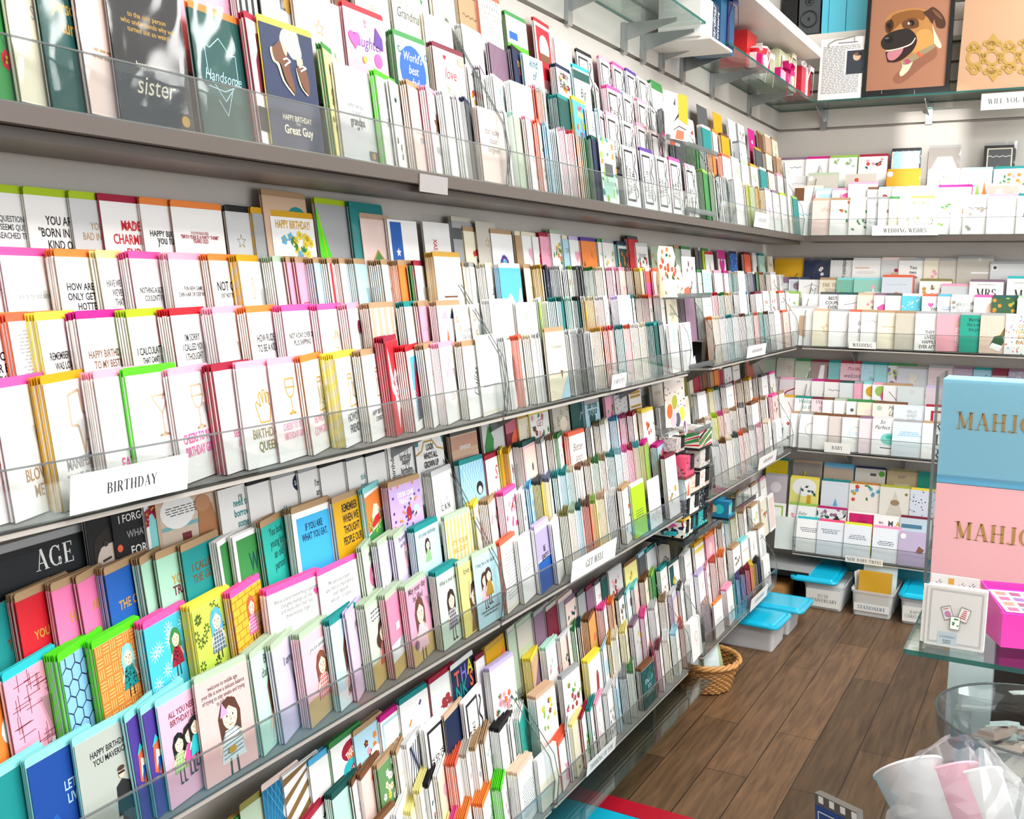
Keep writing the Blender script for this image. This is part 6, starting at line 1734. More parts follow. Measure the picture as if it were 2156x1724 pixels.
# ---------------------------------------------------------------- racks hanging in the gap between the second and the corner units
def place(px, x, z): return y_at(px, x, z)
def tagcard(name, F, w, h, col, arts, label, cat, group, extra=None, outline=None):
    m = MB(); c = lin(col)
    if outline: m.prism([Vector((w*u, h*v, -.0012)) for u, v in outline], (0, 0, .0012), c)
    else: m.obox(IDF, (0, 0, -.0012), (w, h, 0), c)
    Art(m, IDF, w, h).draw(arts, random.Random(len(label)))
    return tag(m.build(name, M_PAPER, matrix=frame_mat(F)), label, cat, group)
def face_frame(x, y, z, yaw=.0, lean=.1):
    U = Vector((-sin(yaw), cos(yaw), 0)); N0 = Vector((cos(yaw), sin(yaw), 0)); V = (Vector((0, 0, 1))-N0*lean).normalized(); return (Vector((x, y, z)), U, V, U.cross(V))
def hang_tray(x0, x1, px0, px1, z, label, lip=.012):
    y0, y1 = [q[0] if isinstance(q, tuple) else place(q, x1, z) for q in (px0, px1)]; r = thing('acrylic_tray', (x0, (y0+y1)/2, z), label, 'tray', 'small acrylic trays in the gap'); m = Sub(); m.box((x0, y0, z-.003), (x1, y1, z), (1, 1, 1), 0); m.part('base', [M_ACRYL], r)
    m = Sub(); m.box((x1-.002, y0, z-.004), (x1, y1, z+lip), (1, 1, 1), 0); m.part('front_lip', [M_EDGE], r); m = Sub(); m.box((.002, y0, z-.05), (.005, y1, z+.1), (1, 1, 1), 0); m.box((.002, y0, z-.006), (x0, y1, z-.003), (1, 1, 1), 0); m.part('back_plate', [M_ACRYL], r); return y0, y1
G1 = 'loose cards in the gap trays'
# upper gap tray with the bird card (top tier)
y0, y1 = hang_tray(.10, .19, 1404, 1512, 1.845, 'clear tray in front of the grey packets, under the bird card')
tagcard('decorative_card', face_frame(.185, y0+.004, 1.847, -.2), .13, .135, 'f6dfd6', ['Q:2f2a33,.35,.35,.75,.72,.95,.85,.7,.55', 'Q:2f2a33,.4,.75,.5,.9,.48,.72', 'Q:mu,.6,.45,1,.35,1,1,.62,1', 'N:2f2a33:.02:.35,.2;.6,.3;.9,.25', 'Q:co,.4,.02,.5,.22,.8,.2,.75,.02'], 'blush die-cut card with a dark flying bird and orange patch', 'card', G1, outline=[(0, 0), (.95, 0), (1, .75), (.92, .82), (.9, 1), (0, 1)])
tagcard('decorative_card', face_frame(.14, y0+.13, 1.847, -.1), .10, .07, 'lg', ['Q:co,.3,.0,.35,.6,.45,.9,.5,.6,.55,.95,.65,.5,.65,.0'], 'small die-cut card with coral flames behind the bird card', 'card', G1)
def packets(px, px2, x, z, n, w, h, cols, label, cat, group, name='card_packet', lean=.1, dx=.006):
    for k in range(n):
        y = place(px+(px2-px)*k/max(n-1, 1), x, z+h); F = face_frame(x-dx*k, y, z, .1, lean); tagcard(name, F, w, h, cols[k % len(cols)], [], '%s, %s from the front' % (label, 'first second third fourth fifth sixth seventh eighth'.split()[k]), cat, group)
packets(1418, 1448, .11, 1.66, 5, .06, .17, ['4d4a4c', '55525a', '5c5557'], 'dark grey packet hanging beside the framed-text cards', 'packet', 'dark packets in the top gap', dx=.012)
y0, y1 = hang_tray(.08, .19, 1446, 1510, 1.652, 'clear little tray near the top shelf edge, under green cards')
tagcard('decorative_card', face_frame(.17, y0+.01, 1.654, -.1), .09, .045, '4a3d36', ['N:w:.06:.3,.2;.4,.8;.55,.2;.7,.8'], 'small dark card with white script at the top shelf edge', 'card', G1)
# second tier gap: floral die-cuts on a greenish tray
y0, y1 = hang_tray(.08, .19, 1396, 1497, 1.388, 'green-edged tray carrying the floral die-cut cards')
tagcard('decorative_card', face_frame(.188, place(1392, .188, 1.5), 1.39, -.15), .11, .15, 'efe2bd', ['F:rd,co,ol:13:.05:.05:.95:.95', 'F:rd,dk:9:.05:.3:.95:.98', 'Q:ta,.0,.0,.25,.0,.1,.5,.0,.6'], 'cream die-cut card with red flowers on the green-edged tray', 'card', G1, outline=[(0, 0), (1, 0), (.9, .2), (1, .45), (.88, .6), (.98, .8), (.85, 1), (.1, 1), (0, .85)])
tagcard('decorative_card', face_frame(.175, place(1424, .175, 1.48), 1.39, -.1), .06, .1, 'e6dcc4', ['F:ol,br:7:.05:.05:.95:.95'], 'beige lace-cut card between the red-flower card and the white one', 'card', G1, outline=[(0, 0), (1, 0), (1, .5), (.75, .9), (.5, 1), (.25, .9), (0, .5)])
tagcard('decorative_card', face_frame(.165, place(1442, .165, 1.5), 1.39, -.1), .1, .125, 'f0e6ea', ['F:dg,ma:9:.2:.05:.9:.9', 'Q:co,.0,.0,.5,.0,.4,.25,.1,.2'], 'white card with dark sprigs and a coral corner on the tray', 'card', G1)
packets(1405, 1441, .10, 1.2, 5, .05, .175, ['5a4a55', '6a5b66', '51444d', '77697a'], 'mauve gift tag packet hanging below the floral tray', 'packet', 'mauve packets in the second gap', dx=.012)
packets(1415, 1447, .16, 1.14, 3, .05, .14, ['6d5e69', '594c57', '7a6c77'], 'mauve packet hanging lower beside the white stacks', 'packet', 'mauve packets in the second gap', dx=.014)
tagcard('decorative_card', face_frame(.17, place(1456, .17, 1.18), 1.163, 0), .05, .032, 'w', [], 'white triangular scrap of card on the clear ledge', 'card', G1, outline=[(0, 0), (1, .0), (.85, 1)])
hang_tray(.03, .185, 1454, 1500, 1.161, 'clear ledge bridging the second and corner racks')

# third gap: tags on a tray and the stacked patterned note boxes on a black-edged glass shelf
y0, y1 = hang_tray(.04, .21, (3.165,), (3.33,), .955, 'pale tray over the patterned boxes, with a small rainbow')
tagcard('decorative_card', face_frame(.10, 3.2, .957, -.3), .11, .16, 'e9dcd3', ['P:dots:br,dg', 'J:sk:.1:.1:.6:.6'], 'tall speckled beige card at the back of the rainbow tray', 'card', G1)
for px, dz, col, lb in ((1404, .075, 'ee6a34', 'orange oval gift tag'), (1414, .10, 'a8a43e', 'olive oval gift tag'), (1412, .045, 'f4b8c4', 'pink oval gift tag'), (1421, .04, '5b5f70', 'slate oval gift tag'), (1430, .055, 'efe24a', 'yellow oval gift tag')):
    F = face_frame(.17, place(px, .17, .957+dz), .957+dz-.02, -.5, .05); m = MB(); n = 16
    m.prism([Vector((.013*cos(2*pi*k/n)+.013, .026*sin(2*pi*k/n)+.026, -.0012)) for k in range(n)], (0, 0, .001), lin('f6f3ee')); m.prism([Vector((.0115*cos(2*pi*k/n)+.013, .0235*sin(2*pi*k/n)+.026, -.0002)) for k in range(n)], (0, 0, .0005), lin(col))
    tag(m.build('gift_tag', M_PAPER, matrix=frame_mat(F)), lb+' hanging above the rainbow tray', 'gift tag', 'oval gift tags')
m = MB(); n = 12
yr = place(1432, .19, .985); arc = lambda r, k: (r*cos(pi*k/n), r*sin(pi*k/n))
for r0, r1, col, dp_ in ((.018, .033, 'f3c7df', .004), (.02, .031, 'c86fc0', .0052), (.012, .018, 'f7f3f1', .004)):
    P = [Vector((*arc(r1, k), 0)) for k in range(n+1)]+[Vector((*arc(r0, k), 0)) for k in range(n, -1, -1)]
    for k in range(n): m.prism([P[k], P[k+1], P[2*n-k], P[2*n+1-k]], (0, 0, dp_), lin(col))
m.prism([Vector((-.012, -.012, 0)), Vector((.012, -.012, 0)), Vector((.012, 0, 0)), Vector((-.012, 0, 0))], (0, 0, .004), lin('eef3f1'))
tag(m.build('rainbow_tag', M_PAPER, matrix=frame_mat((Vector((.195, yr+.03, .9675)), Vector((-.5, 1, 0)).normalized(), Vector((0, 0, 1)), Vector((1, .5, 0)).normalized()))), 'small purple rainbow cut-out standing on the pale tray', 'gift tag', 'oval gift tags')
SX = .186; ZS = .592
ya, yb = 3.163, place(1590, SX, ZS)
r = thing('glass_shelf', (.1, (ya+yb)/2, ZS), 'black-edged glass shelf carrying the patterned note boxes in the gap', 'shelf'); m = Sub(); m.box((.003, ya, ZS-.010), (SX, yb, ZS), (1, 1, 1), 0); m.part('pane', [M_GLASS], r)
m = Sub(); k = lin('15181a'); m.box((SX, ya-.004, ZS-.014), (SX+.004, yb, ZS+.001), k); m.box((.003, ya-.004, ZS-.014), (SX, ya, ZS+.001), k); m.part('edge', M_GLOSSY, r)
def notebox(y0, y1, x0, x1, z, h, side, front, label, arts=(), base='15171b', sleeve='1a1c20'):
    r = thing('note_card_box', ((x0+x1)/2, (y0+y1)/2, z), label, 'note card box', 'patterned note card boxes'); q = random.Random(len(label))
    m = Sub(); m.box((x0, y0, z+.0005), (x1, y1, z+.009), lin(base)); m.part('base_tray', M_SATIN, r)
    m = Sub(); m.box((x0+.002, y0+.002, z+.009), (x1-.002, y1-.002, z+h), lin(side)); w = y1-y0-.004
    A = Art(m, (Vector((x1-.002, y0+.002, z+.009)), Vector((0, 1, 0)), Vector((0, 0, 1)), Vector((1, 0, 0))), w, h-.009); A.draw(front, q)
    A = Art(m, (Vector((x0+.002, y0+.002, z+.009)), Vector((1, 0, 0)), Vector((0, 0, 1)), Vector((0, -1, 0))), x1-x0-.004, h-.009); A.draw(arts or front, q); m.part('sleeve', M_PAPER, r)
    if sleeve: m = Sub(); yc = y0+w*.55; m.box((x1-.0022, yc, z+h*.35), (x1+.0005, yc+w*.38, z+h+.0012), lin(sleeve)); m.box((x0+.03, yc, z+h-.001), (x1+.0005, yc+w*.38, z+h+.0012), lin(sleeve)); m.part('label_band', M_PAPER, r)
PTN = {'dot': ['P:dots:w,lg,aq'], 'flo': ['P:blobs:te,mu,nv,cm,w', 'Q:w,.5,.5,.65,.95,.8,.95,.9,.75', 'Q:hp,.55,.55,.7,.9,.85,.75', 'Q:nv,.3,.2,.45,.7,.6,.4', 'Q:tq,.45,.05,.8,.1,.85,.4,.55,.35'], 'str': ['S:rd:5', 'N:gr:.12:.0,.2;1,.9', 'N:bk:.1:.0,.55;.6,1', 'N:gr:.1:.3,0;1,.5'], 'tea': ['P:dots:w,aq'], 'pkw': ['P:swirl:bk']}
b0, b1, b2, b3 = 3.172, 3.232, 3.345, 3.455; xl, X1 = .055, .178; L1, L2, L3, L4, L5 = ZS, ZS+.066, ZS+.136, ZS+.206, ZS+.282
notebox(b0, b1, xl, X1+.004, L1, .062, 'f1ede4', PTN['flo'], 'tropical flower note box at the lowest front of the stacks')
notebox(b1+.002, b2-.06, xl, X1, L1, .062, 'f0e6dd', ['L:br:.6:2'], 'cream note box with black band beside the tropical box')
notebox(b2-.056, b2-.002, xl, X1-.002, L1, .062, '14627f', ['J:te:.1:.2:.9:.8'], 'dark teal note box at the bottom of the stacks')
notebox(b2, b3, xl, X1-.004, L1, .062, '1ca7a2', PTN['tea'], 'turquoise dotted note box, bottom right of the stacks')
notebox(b0, b1, xl, X1+.004, L2, .068, '23272e', PTN['dot'], 'black starry note box second from the bottom', base='e0b42c')
notebox(b1+.002, b2-.002, xl, X1, L2, .068, 'f3efe9', ['P:swirl:gy'], 'white swirl note box in the second layer of the stacks')
notebox(b2, b3, xl, X1-.002, L2, .068, '23262c', PTN['dot'], 'black note box with white dashes, right of the swirl box')
notebox(b0, b1, xl, X1+.003, L3, .068, 'dfeef2', ['Q:sk,.2,.0,.4,.8,.6,.0', 'Q:co,.5,.0,.7,.9,.9,.0'], 'pale blue note box with peach shapes, third layer', ('J:lb:.3:0:.6:1',), base='eef3f3', sleeve='')
notebox(b1+.002, b2-.002, xl, X1, L3, .068, 'f3dccb', ['L:or:.6:3', 'X:or:.3'], 'peach note box with orange scrawls, third layer of the stacks')
notebox(b2, b3, xl, X1-.002, L3, .068, 'f0ece6', ['P:dots:or'], 'cream note box with orange specks, third layer at the right')
notebox(b0-.004, b0+.085, xl-.02, X1+.006, L4, .074, 'f0567a', PTN['pkw'], 'hot pink note box with black swirls on the fourth layer', base='8e1830')
notebox(b2, b3, xl, X1-.004, L4, .07, 'd9d5cd', ['P:dots:gy'], 'speckled grey note box behind the hot pink box')
notebox(b0-.006, b0+.05, .012, .075, L5, .055, 'e9cfc0', ['P:blobs:sk,ta'], 'pinkish note box left of the speckled one, top layer')
notebox(b0, b0+.08, .085, .15, L5, .055, 'e1ddd6', ['P:dots:br'], 'pale speckled note box under the pale tray')
notebox(b2-.03, b3, xl, X1, L4+.072, .07, 'f2efe8', PTN['str'], 'black note box with red and green diagonal stripes, top right', sleeve='')
yq = 3.53; notebox(yq, yq+.08, at_y(1499, 1080, yq).x, at_y(1535, 1080, yq).x, ZS, .068, '1878a0', ['C:tq:.4:.5:.3', 'C:ta:.0:.5:.25'], 'blue note box standing in front at the right shelf end', base='10242e')

# ---------------------------------------------------------------- lower back corner: turquoise panel, low platform, storage bins, basket
r = thing('wall_panel', (.5, L_BACK, .25), 'turquoise painted panel low on the back wall behind the storage bins', 'panel'); m = Sub(); m.box((.19, L_BACK-.022, .02), (1.75, L_BACK-.001, .205), lin('3fa9bb')); m.part('panel', M_SATIN, r)
r = thing('low_platform', (.2, 4.73, .15), 'low grey platform with a black front edge in the corner', 'platform'); m = Sub(); m.box((.002, 4.56, .135), (.30, L_BACK-.024, .15), lin('a7aaab')); m.part('top', M_SATIN, r); m = Sub(); m.box((.002, 4.552, .128), (.30, 4.5595, .151), lin('17191a')); m.part('edge', M_SATIN, r)
m = Sub(); m.box((.005, 4.80, .0005), (.29, 4.82, .134), lin('2a211d')); m.part('back_support', M_SATIN, r)
p = at_z(1600, 1262, .001); r = thing('cardboard_box', (.16, 4.6, 0), 'small brown cardboard box under the low corner platform', 'box'); m = Sub(); m.box((.05, 4.50, .0005), (.205, 4.70, .075), lin('b98a55')); m.part('carton', M_PAPER, r); m = Sub(); m.prism([(.05, 4.502, .0755), (.205, 4.502, .0755), (.205, 4.60, .078), (.05, 4.60, .078)], (0, 0, .002), lin('a97a48')); m.part('flap', M_PAPER, r)
gl = at_z(1286, 1678, .15).x
r = thing('glass_shelf', (.16, 2.2, .15), 'thin glass shelf under the lowest rack, just above the floor', 'shelf'); m = Sub(); m.box((.003, .6, .142), (.30, 3.16, .150), (1, 1, 1), 0); m.part('pane', [M_GLASS], r)
for s in (1.2, 2.2, 3.0): m = Sub(); m.box((.02, s, .0005), (.16, s+.02, .1415), lin('8b8f90')); m.part('support', M_METAL, r)

def rbox(m, x0, y0, x1, y1, z0, z1, t, col, rad=.02, mi=0):   # rounded rectangular shell, taper t
    def loop(i, z): 
        P = []
        for cx, cy, a0 in ((x1-rad, y1-rad, 0), (x0+rad, y1-rad, 90), (x0+rad, y0+rad, 180), (x1-rad, y0+rad, 270)):
            for k in range(5): a = math.radians(a0+22.5*k); P.append((cx+(rad+i)*cos(a), cy+(rad+i)*sin(a), z))
        return P
    L = [loop(-t, z0), loop(-t*.3, z0+.004) if False else loop(-t+.002, z0+.003), loop(0, z1-.012), loop(.005, z1-.010), loop(.006, z1)]
    L += [loop(.002, z1), loop(-.004, z1-.012), loop(-t-.004, z0+.004)]
    n = 20
    for A, B in zip(L, L[1:]):
        for k in range(n): m.poly((A[k], A[(k+1) % n], B[(k+1) % n], B[k]), col, mi)
    m.poly(L[0][::-1], col, mi); m.poly(L[-1], col, mi)
def slab_lid(m, F, w, d, h, col):    # lid in frame F: U=x, V=y, N=up
    O, U, V, N = F
    def loop(i, z, rad=.03):
        P = []
        for cx, cy, a0 in ((w-rad, d-rad, 0), (rad, d-rad, 90), (rad, rad, 180), (w-rad, rad, 270)):
            for k in range(5): a = math.radians(a0+22.5*k); P.append(O+U*(cx+(rad-i)*cos(a))+V*(cy+(rad-i)*sin(a))+N*z)
        return P
    L = [loop(0, 0), loop(-.002, h*.5), loop(0, h), loop(.012, h+.001), loop(.02, h-.002), loop(.026, h+.004), loop(.028, h+.0045)]; n = 20
    for A, B in zip(L, L[1:]):
        for k in range(n): m.poly((A[k], A[(k+1) % n], B[(k+1) % n], B[k]), col)
    m.poly(L[-1], col); m.poly(L[0][::-1], col)
LID = '14c0e6'
def bin_(x0, y0, x1, y1, z0, h, label, lid=None, fill=None, text=None, tcol='5a5f66'):
    r = thing('storage_bin', ((x0+x1)/2, (y0+y1)/2, z0), label, 'storage bin', 'clear storage bins'); m = Sub(); rbox(m, x0, y0, x1, y1, z0+.0006, z0+h, .01, (1, 1, 1)); m.part('tub', M_BIN, r, False)
    if fill: m = Sub(); m.box((x0+.016, y0+.016, z0+.006), (x1-.016, y1-.016, z0+h*.8), lin(fill)); m.part('paper_fill', M_PAPER, r)
    if lid: m = Sub(); slab_lid(m, lid[0], lid[1], lid[2], .012, lin(LID)); m.part('lid', M_GLOSSY, r, True)
    if text:
        w = (x1-x0)*.86; F = (Vector(((x0+x1)/2-w/2, y0-.0005, z0+h*text[1])), Vector((1, 0, 0)), Vector((0, -.085, 1)).normalized(), None); F = (F[0], F[1], F[2], F[1].cross(F[2]))
        m = Sub(); m.obox(F, (0, 0, 0), (w, h*text[2], .0008), lin('f2f2ee')); A = Art(m, F, w, h*text[2], .0008); A.text(text[0], w/2, h*text[2]/2, w*.85, 'r', tcol, maxh=h*.14); m.part('label', M_PAPER, r)
    return r
flat = lambda x, y, z, a=0, tx=0, ty=0: (lambda U, V: (Vector((x, y, z)), U, V, U.cross(V)))(Vector((cos(a), sin(a), tx)).normalized(), Vector((-sin(a), cos(a), ty)).normalized())
yb = 4.545
a, b = at_y(1697, 1279, yb).x, at_y(1767, 1290, yb).x
lc = at_y(1662, 1228, yb-.02)
bin_(a-.012, yb-.005, b+.012, 4.80, 0, .118, 'clear bin labelled 25/50 ANNIVERSARY with a turquoise lid lying askew', (flat(lc.x, lc.y-.01, .124, .0, .0, .03), .205, .27), 'e9ecec', (['25/50', 'ANNIVERSARY'], .12, .68))
a, b = at_y(1798, 1297, yb).x, at_y(1870, 1306, yb).x; SB = (a, b)
bin_(a-.014, yb-.005, b+.014, 4.80, 0, .115, 'open clear bin labelled STATIONERY filled with mustard cards', None, None, (['STATIONERY'], .22, .3), '16607f')
r = thing('card_pack', ((a+b)/2, yb+.05, .006), 'mustard yellow card pack standing in the stationery bin', 'card pack'); m = Sub(); F = (Vector((a+.004, yb+.018, .007)), Vector((1, 0, 0)), Vector((0, .22, 1)).normalized(), None); F = (F[0], F[1], F[2], F[1].cross(F[2])); m.obox(F, (0, 0, -.03), (b-a-.008, .185, 0), lin('e2ad08')); m.part('cards', M_PAPER, r)
m = Sub(); m.obox(F, (-.002, -.002, .0005), (b-a-.006, .19, .0012), (1, 1, 1)); m.part('clear_sleeve', M_CELLO, r)
r = thing('card_pack', ((a+b)/2, yb+.13, .006), 'pale blue card pack at the back of the stationery bin', 'card pack'); m = Sub(); F = (Vector((a+.008, yb+.10, .007)), Vector((1, 0, 0)), Vector((0, .2, 1)).normalized(), None); F = (F[0], F[1], F[2], F[1].cross(F[2])); m.obox(F, (0, 0, -.02), (b-a+.0, .235, 0), lin('d7e7ea')); Art(m, F, b-a, .235).draw(['L:mt:.85:1'], rnd); m.part('cards', M_PAPER, r)
for k, c in enumerate(('d9d6d2', 'b9573f', 'e3e1dd', '8d7a70', 'd7602f')):
    tagcard('card_envelope', ((lambda U, V: (Vector((a+.003+.005*k, yb+.05+.022*k, .009)), U, V, U.cross(V)))(Vector((.25, .97, 0)).normalized(), Vector((-.12, .03, 1)).normalized())), .02 if k < 0 else .05, .17-.008*k, c, [], '%s envelope standing at the left of the stationery bin' % ('pale grey', 'rust', 'off-white', 'taupe', 'orange')[k], 'envelope', 'envelopes in the stationery bin')
a, b = at_y(1899, 1308, yb-.01).x, at_y(1968, 1318, yb-.01).x
bin_(a-.01, yb-.015, b+.01, 4.78, 0, .115, 'clear bin labelled BAPTISM CHRISTENING with its turquoise lid on', (flat(a-.02, yb-.03, .117), .185, .28), 'e4e8e9', (['BAPTISM', 'CHRISTENING'], .12, .6), '7d8a90')
# two long bins poking out from under the corner rack
c0 = at_z(1622, 1375, 0)
bin_(.0, c0.y+.0, c0.x+.012, c0.y+.19, 0, .1, 'long clear bin with turquoise lid beside the wicker basket', (flat(-.02, c0.y-.015, .103, -.045), c0.x+.05, .215), 'c9aebb')
c1 = at_z(1668, 1310, .0)
bin_(.0, c0.y+.225, c0.x+.02, c0.y+.41, 0, .1, 'long clear bin behind the first, its turquoise lid pushed out', (flat(.03, c0.y+.215, .104, -.02), c0.x+.04, .21), 'd9cdd0')

# wicker basket with packets
BC = at_z(1487, 1440, .03); BX, BY = BC.x-.028, BC.y+.055
r = thing('wicker_basket', (BX, BY, 0), 'round honey-coloured wicker basket on the floor at the end of the lowest rack', 'basket'); m = Sub(); wk = lin('c08a4e')
for j in range(11):
    z = .008+j*.0085; R0 = .092+.024*(j/10); n = 48
    m.tube([(BX+(R0+.0032*(1 if (k+j) % 2 else -1))*cos(2*pi*k/n), BY+(R0+.0032*(1 if (k+j) % 2 else -1))*sin(2*pi*k/n), z+.0015*sin(k*1.3+j)) for k in range(n)], .0048, tuple(q*(.85+.3*((j*7) % 5)/5) for q in wk), 5, 0, True)
m.part('woven_side', M_SATIN, r, True)
m = Sub()
for q in range(3):
    n = 60; m.tube([(BX+(.121+.007*cos(k*.9+q*2.1))*cos(2*pi*k/n), BY+(.121+.007*cos(k*.9+q*2.1))*sin(2*pi*k/n), .106+.007*sin(k*.9+q*2.1)) for k in range(n)], .0062, lin('d09a5c'), 6, 0, True)
m.part('braided_rim', M_SATIN, r, True)
m = Sub(); m.lathe([(.0005, .003), (.09, .003), (.092, .008), (.0005, .008)], (BX, BY, 0), lin('8f6236'), 24); m.part('base', M_SATIN, r)
items = [('green card in a clear sleeve leaning in the basket', 'b9c79c', .03, .05, .5), ('white packet with yellow checks in the basket', 'f3ece0', -.01, .015, 1.0), ('pale blue card packet at the front of the basket', 'c7d8d8', .045, -.04, .2), ('mint card packet in the front of the basket', 'cfe0d8', .0, -.055, .4), ('clear crinkled packet against the basket rim', 'd9dedc', -.05, -.01, .8), ('dark green card deep in the basket', '35584f', -.03, .04, .3)]
for lb, c, dx, dy, a in items:
    m = MB(); m.obox(IDF, (-.028, -.0, -.0025), (.028, .125, 0), lin(c)); A = Art(m, (Vector((-.028, 0, 0)), Vector((1, 0, 0)), Vector((0, 1, 0)), Vector((0, 0, 1))), .056, .11)
    A.draw(['P:net:mu', 'J:ma:.2:.2:.8:.3'] if 'checks' in lb else ['L:w:.6:2'], rnd)
    N = Vector((cos(a-.9), sin(a-.9)-.3, .55)).normalized(); U = Vector((-N.y, N.x, 0)).normalized(); V = N.cross(U); tag(m.build('card_packet', M_GLOSSY, matrix=frame_mat((Vector((BX+dx*1.1, BY+dy*1.1, .055)), U, V, N))), lb, 'packet', 'packets in the wicker basket')

# ---------------------------------------------------------------- right-hand glass display table
TZ = .8
r = thing('display_table', (1.35, 2.25, 0), 'glass-topped display table with a white pedestal at the right of the aisle', 'table'); e0 = at_z(1917, 1368, TZ)
m = Sub(); m.box((e0.x-.012, e0.y, TZ-.009), (1.9, 2.75, TZ), (1, 1, 1), 0)
for k in range(2, 6): m.m[k] = 1
m.part('glass_top', [M_GLASS, M_GEDGE], r)
xa, xb = at_y(1994, 1450, 2.3).x, at_y(2088, 1450, 2.3).x
m = Sub(); m.box((xa, 2.3, .0005), (xb, 2.62, TZ-.0095), lin('dfe9ea')); m.part('pedestal', M_SATIN, r)
m = Sub(); m.box((xb+.001, 2.36, .0005), (1.85, 2.62, TZ-.0095), lin('3a2d28')); m.part('interior_shade_block', M_SATIN, r)  # dark-coloured block standing in for the shade of the open interior
YB = 2.285
ax = at_y(1957, 1240, YB).x
def gamebox(z0, z1, col, label, side, px_t, y0):
    r = thing('game_box', (1.3, y0, z0), label, 'game box', 'mahjong boxes'); m = Sub(); m.box((ax, y0, z0+.0003), (ax+.40, y0+.10, z1), lin(col)); m.part('box', M_SATIN, r); m = Sub()
    p = at_y(px_t[0], px_t[1], y0); h = at_y(px_t[0], px_t[1]-36, y0).z-p.z; P, wd = serif_polys('MAHJONG'); 
    for q in P: m.poly([(p.x+u*h*1.05, y0-.0012, p.z+v*h) for u, v in q], lin('b08a4a'))
    m.part('gold_lettering', M_GLOLD if False else M_SATIN, r); return r
zA = at_y(1968, 1013, YB).z; zB = at_y(1978, 797, YB).z
r = gamebox(TZ, zA-.002, 'f0b4b8', 'large pink box with gold MAHJONG lettering, lower of the two', 0, (2008, 1132), YB)
r = gamebox(zA-.0015, zB, '86cbe4', 'large light blue box with gold MAHJONG lettering, upper of the two', 0, (2012, 902), YB)
m = Sub(); m.box((ax, YB-.0055, zA+.012), (ax+.40, YB-.004, zB-.002), (1, 1, 1)); m.part('clear_wrap', M_CELLO, r)
m = Sub(); m.box((ax-.0006, YB+.0, zA+.0), (ax-.0002, YB+.1, zA+.012), lin('5a9fc0')); m.box((ax, YB-.0015, zA), (ax+.4, YB-.0003, zA+.016), lin('5fa9cc')); m.part('base_band', M_SATIN, r)
r = thing('acrylic_stand', (ax-.02, YB+.08, TZ), 'clear acrylic stand panel at the left edge of the mahjong boxes', 'stand'); m = Sub(); m.box((ax-.012, YB+.0, TZ+.0005), (ax-.008, YB+.16, zB+.004), (1, 1, 1), 0); m.part('side_panel', [M_ACRYL], r); m = Sub(); m.box((ax-.013, YB-.002, TZ+.0005), (ax-.007, YB-.0005, zB+.004), (1, 1, 1), 0); m.box((ax-.013, YB+.161, TZ+.0005), (ax-.007, YB+.163, zB+.004), (1, 1, 1), 0); m.part('edge', [M_EDGE], r)
def tiles(A, k=1):
    w, h = A.w, A.h
    def tile(cx, cy, a, s, art):
        ca, sa = cos(a), sin(a); T = lambda x, y: (cx+(x*ca-y*sa)*s, cy+(x*sa+y*ca)*s)
        for d, c in ((1.0, '4c4a4e'), (.93, 'e9e4df'), (.84, 'fbfaf7')): A.poly([T(x*d, y*d) for x, y in ((-.6, -.9), (.55, -.9), (.62, -.8), (.62, .82), (.55, .9), (-.55, .9), (-.62, .82), (-.62, -.82))], c); A.up()
        if art == 0:
            A.poly([T(.38*cos(t*.45), -.15+.42*sin(t*.45)) for t in range(14)], 'c98ad6'); A.up(); A.poly([T(.25*cos(t*.6), -.15+.28*sin(t*.6)) for t in range(10)], 'e58bb0')
            for q in range(4): A.poly([T(x+q*.18, y) for x, y in ((-.34, .5), (-.24, .5), (-.24, .66), (-.34, .66))], 'c8323f')
        elif art == 1:
            for q in range(5): A.poly([T(x*(1-.12*q), y) for x, y in ((-.45, -.5+.25*q), (.45, -.5+.25*q), (.3, -.38+.25*q), (-.3, -.38+.25*q))], 'd0405a')
        else:
            for q in range(9): x, y = rnd.uniform(-.35, .35), rnd.uniform(-.6, .55); A.poly([T(x, y), T(x+.2, y+.1), T(x+.1, y+.28), T(x-.1, y+.12)], '3f8f5a')
        A.up()
    tile(w*.36, h*.57, .35, h*.125, 0); tile(w*.64, h*.57, -.28, h*.13, 1); tile(w*.5, h*.42, -.03, h*.125, 2)
yn = 1.935; a = at_y(1944, 1368, yn); b = at_y(2069, 1383, yn); top = at_y(1962, 1262, yn)
w = b.x-a.x; h = .107
r = thing('napkin_pack', (a.x+w/2, yn, TZ), 'square white napkin pack with three mahjong tiles and a pale blue label', 'napkin pack'); V = Vector((0, .12, 1)).normalized(); U = Vector((1, .0, 0)); F = (Vector((a.x, yn, TZ+.0008)), U, V, U.cross(V))
m = Sub(); m.obox(F, (0, 0, -.03), (w, h, 0), lin('f6f4f1'))
for k in range(5): m.obox(F, (-.003-.0012*k, .002, -.028+.0055*k-.002), (w-.002, h-.004+.001*k, -.028+.0055*k), lin('f3f1ee'))
A = Art(m, F, w, h)
for d in (.055, .075):
    for q in (((d, d), (1-d, d)), ((1-d, d), (1-d, 1-d)), ((1-d, 1-d), (d, 1-d)), ((d, 1-d), (d, d))): A.line([(w*q[0][0], h*q[0][1]), (w*q[1][0], h*q[1][1])], w*.006, '8a8592')
A.up(); A.rect(w*.22, h*.04, w*.55, h*.25, 'd3e5ee'); A.up(); A.text(['GATHERING'], w*.385, h*.17, w*.26, 'r', '7c8a96'); A.text(['MAHJONG', 'NAPKINS'], w*.385, h*.09, w*.14, 'm', '6c7a86'); A.up(); tiles(A); m.part('napkins', M_PAPER, r)
m = Sub(); m.obox(F, (-.002, -.0005, .0025), (w+.002, h+.002, .003), (1, 1, 1)); m.part('clear_wrap', M_CELLO, r)
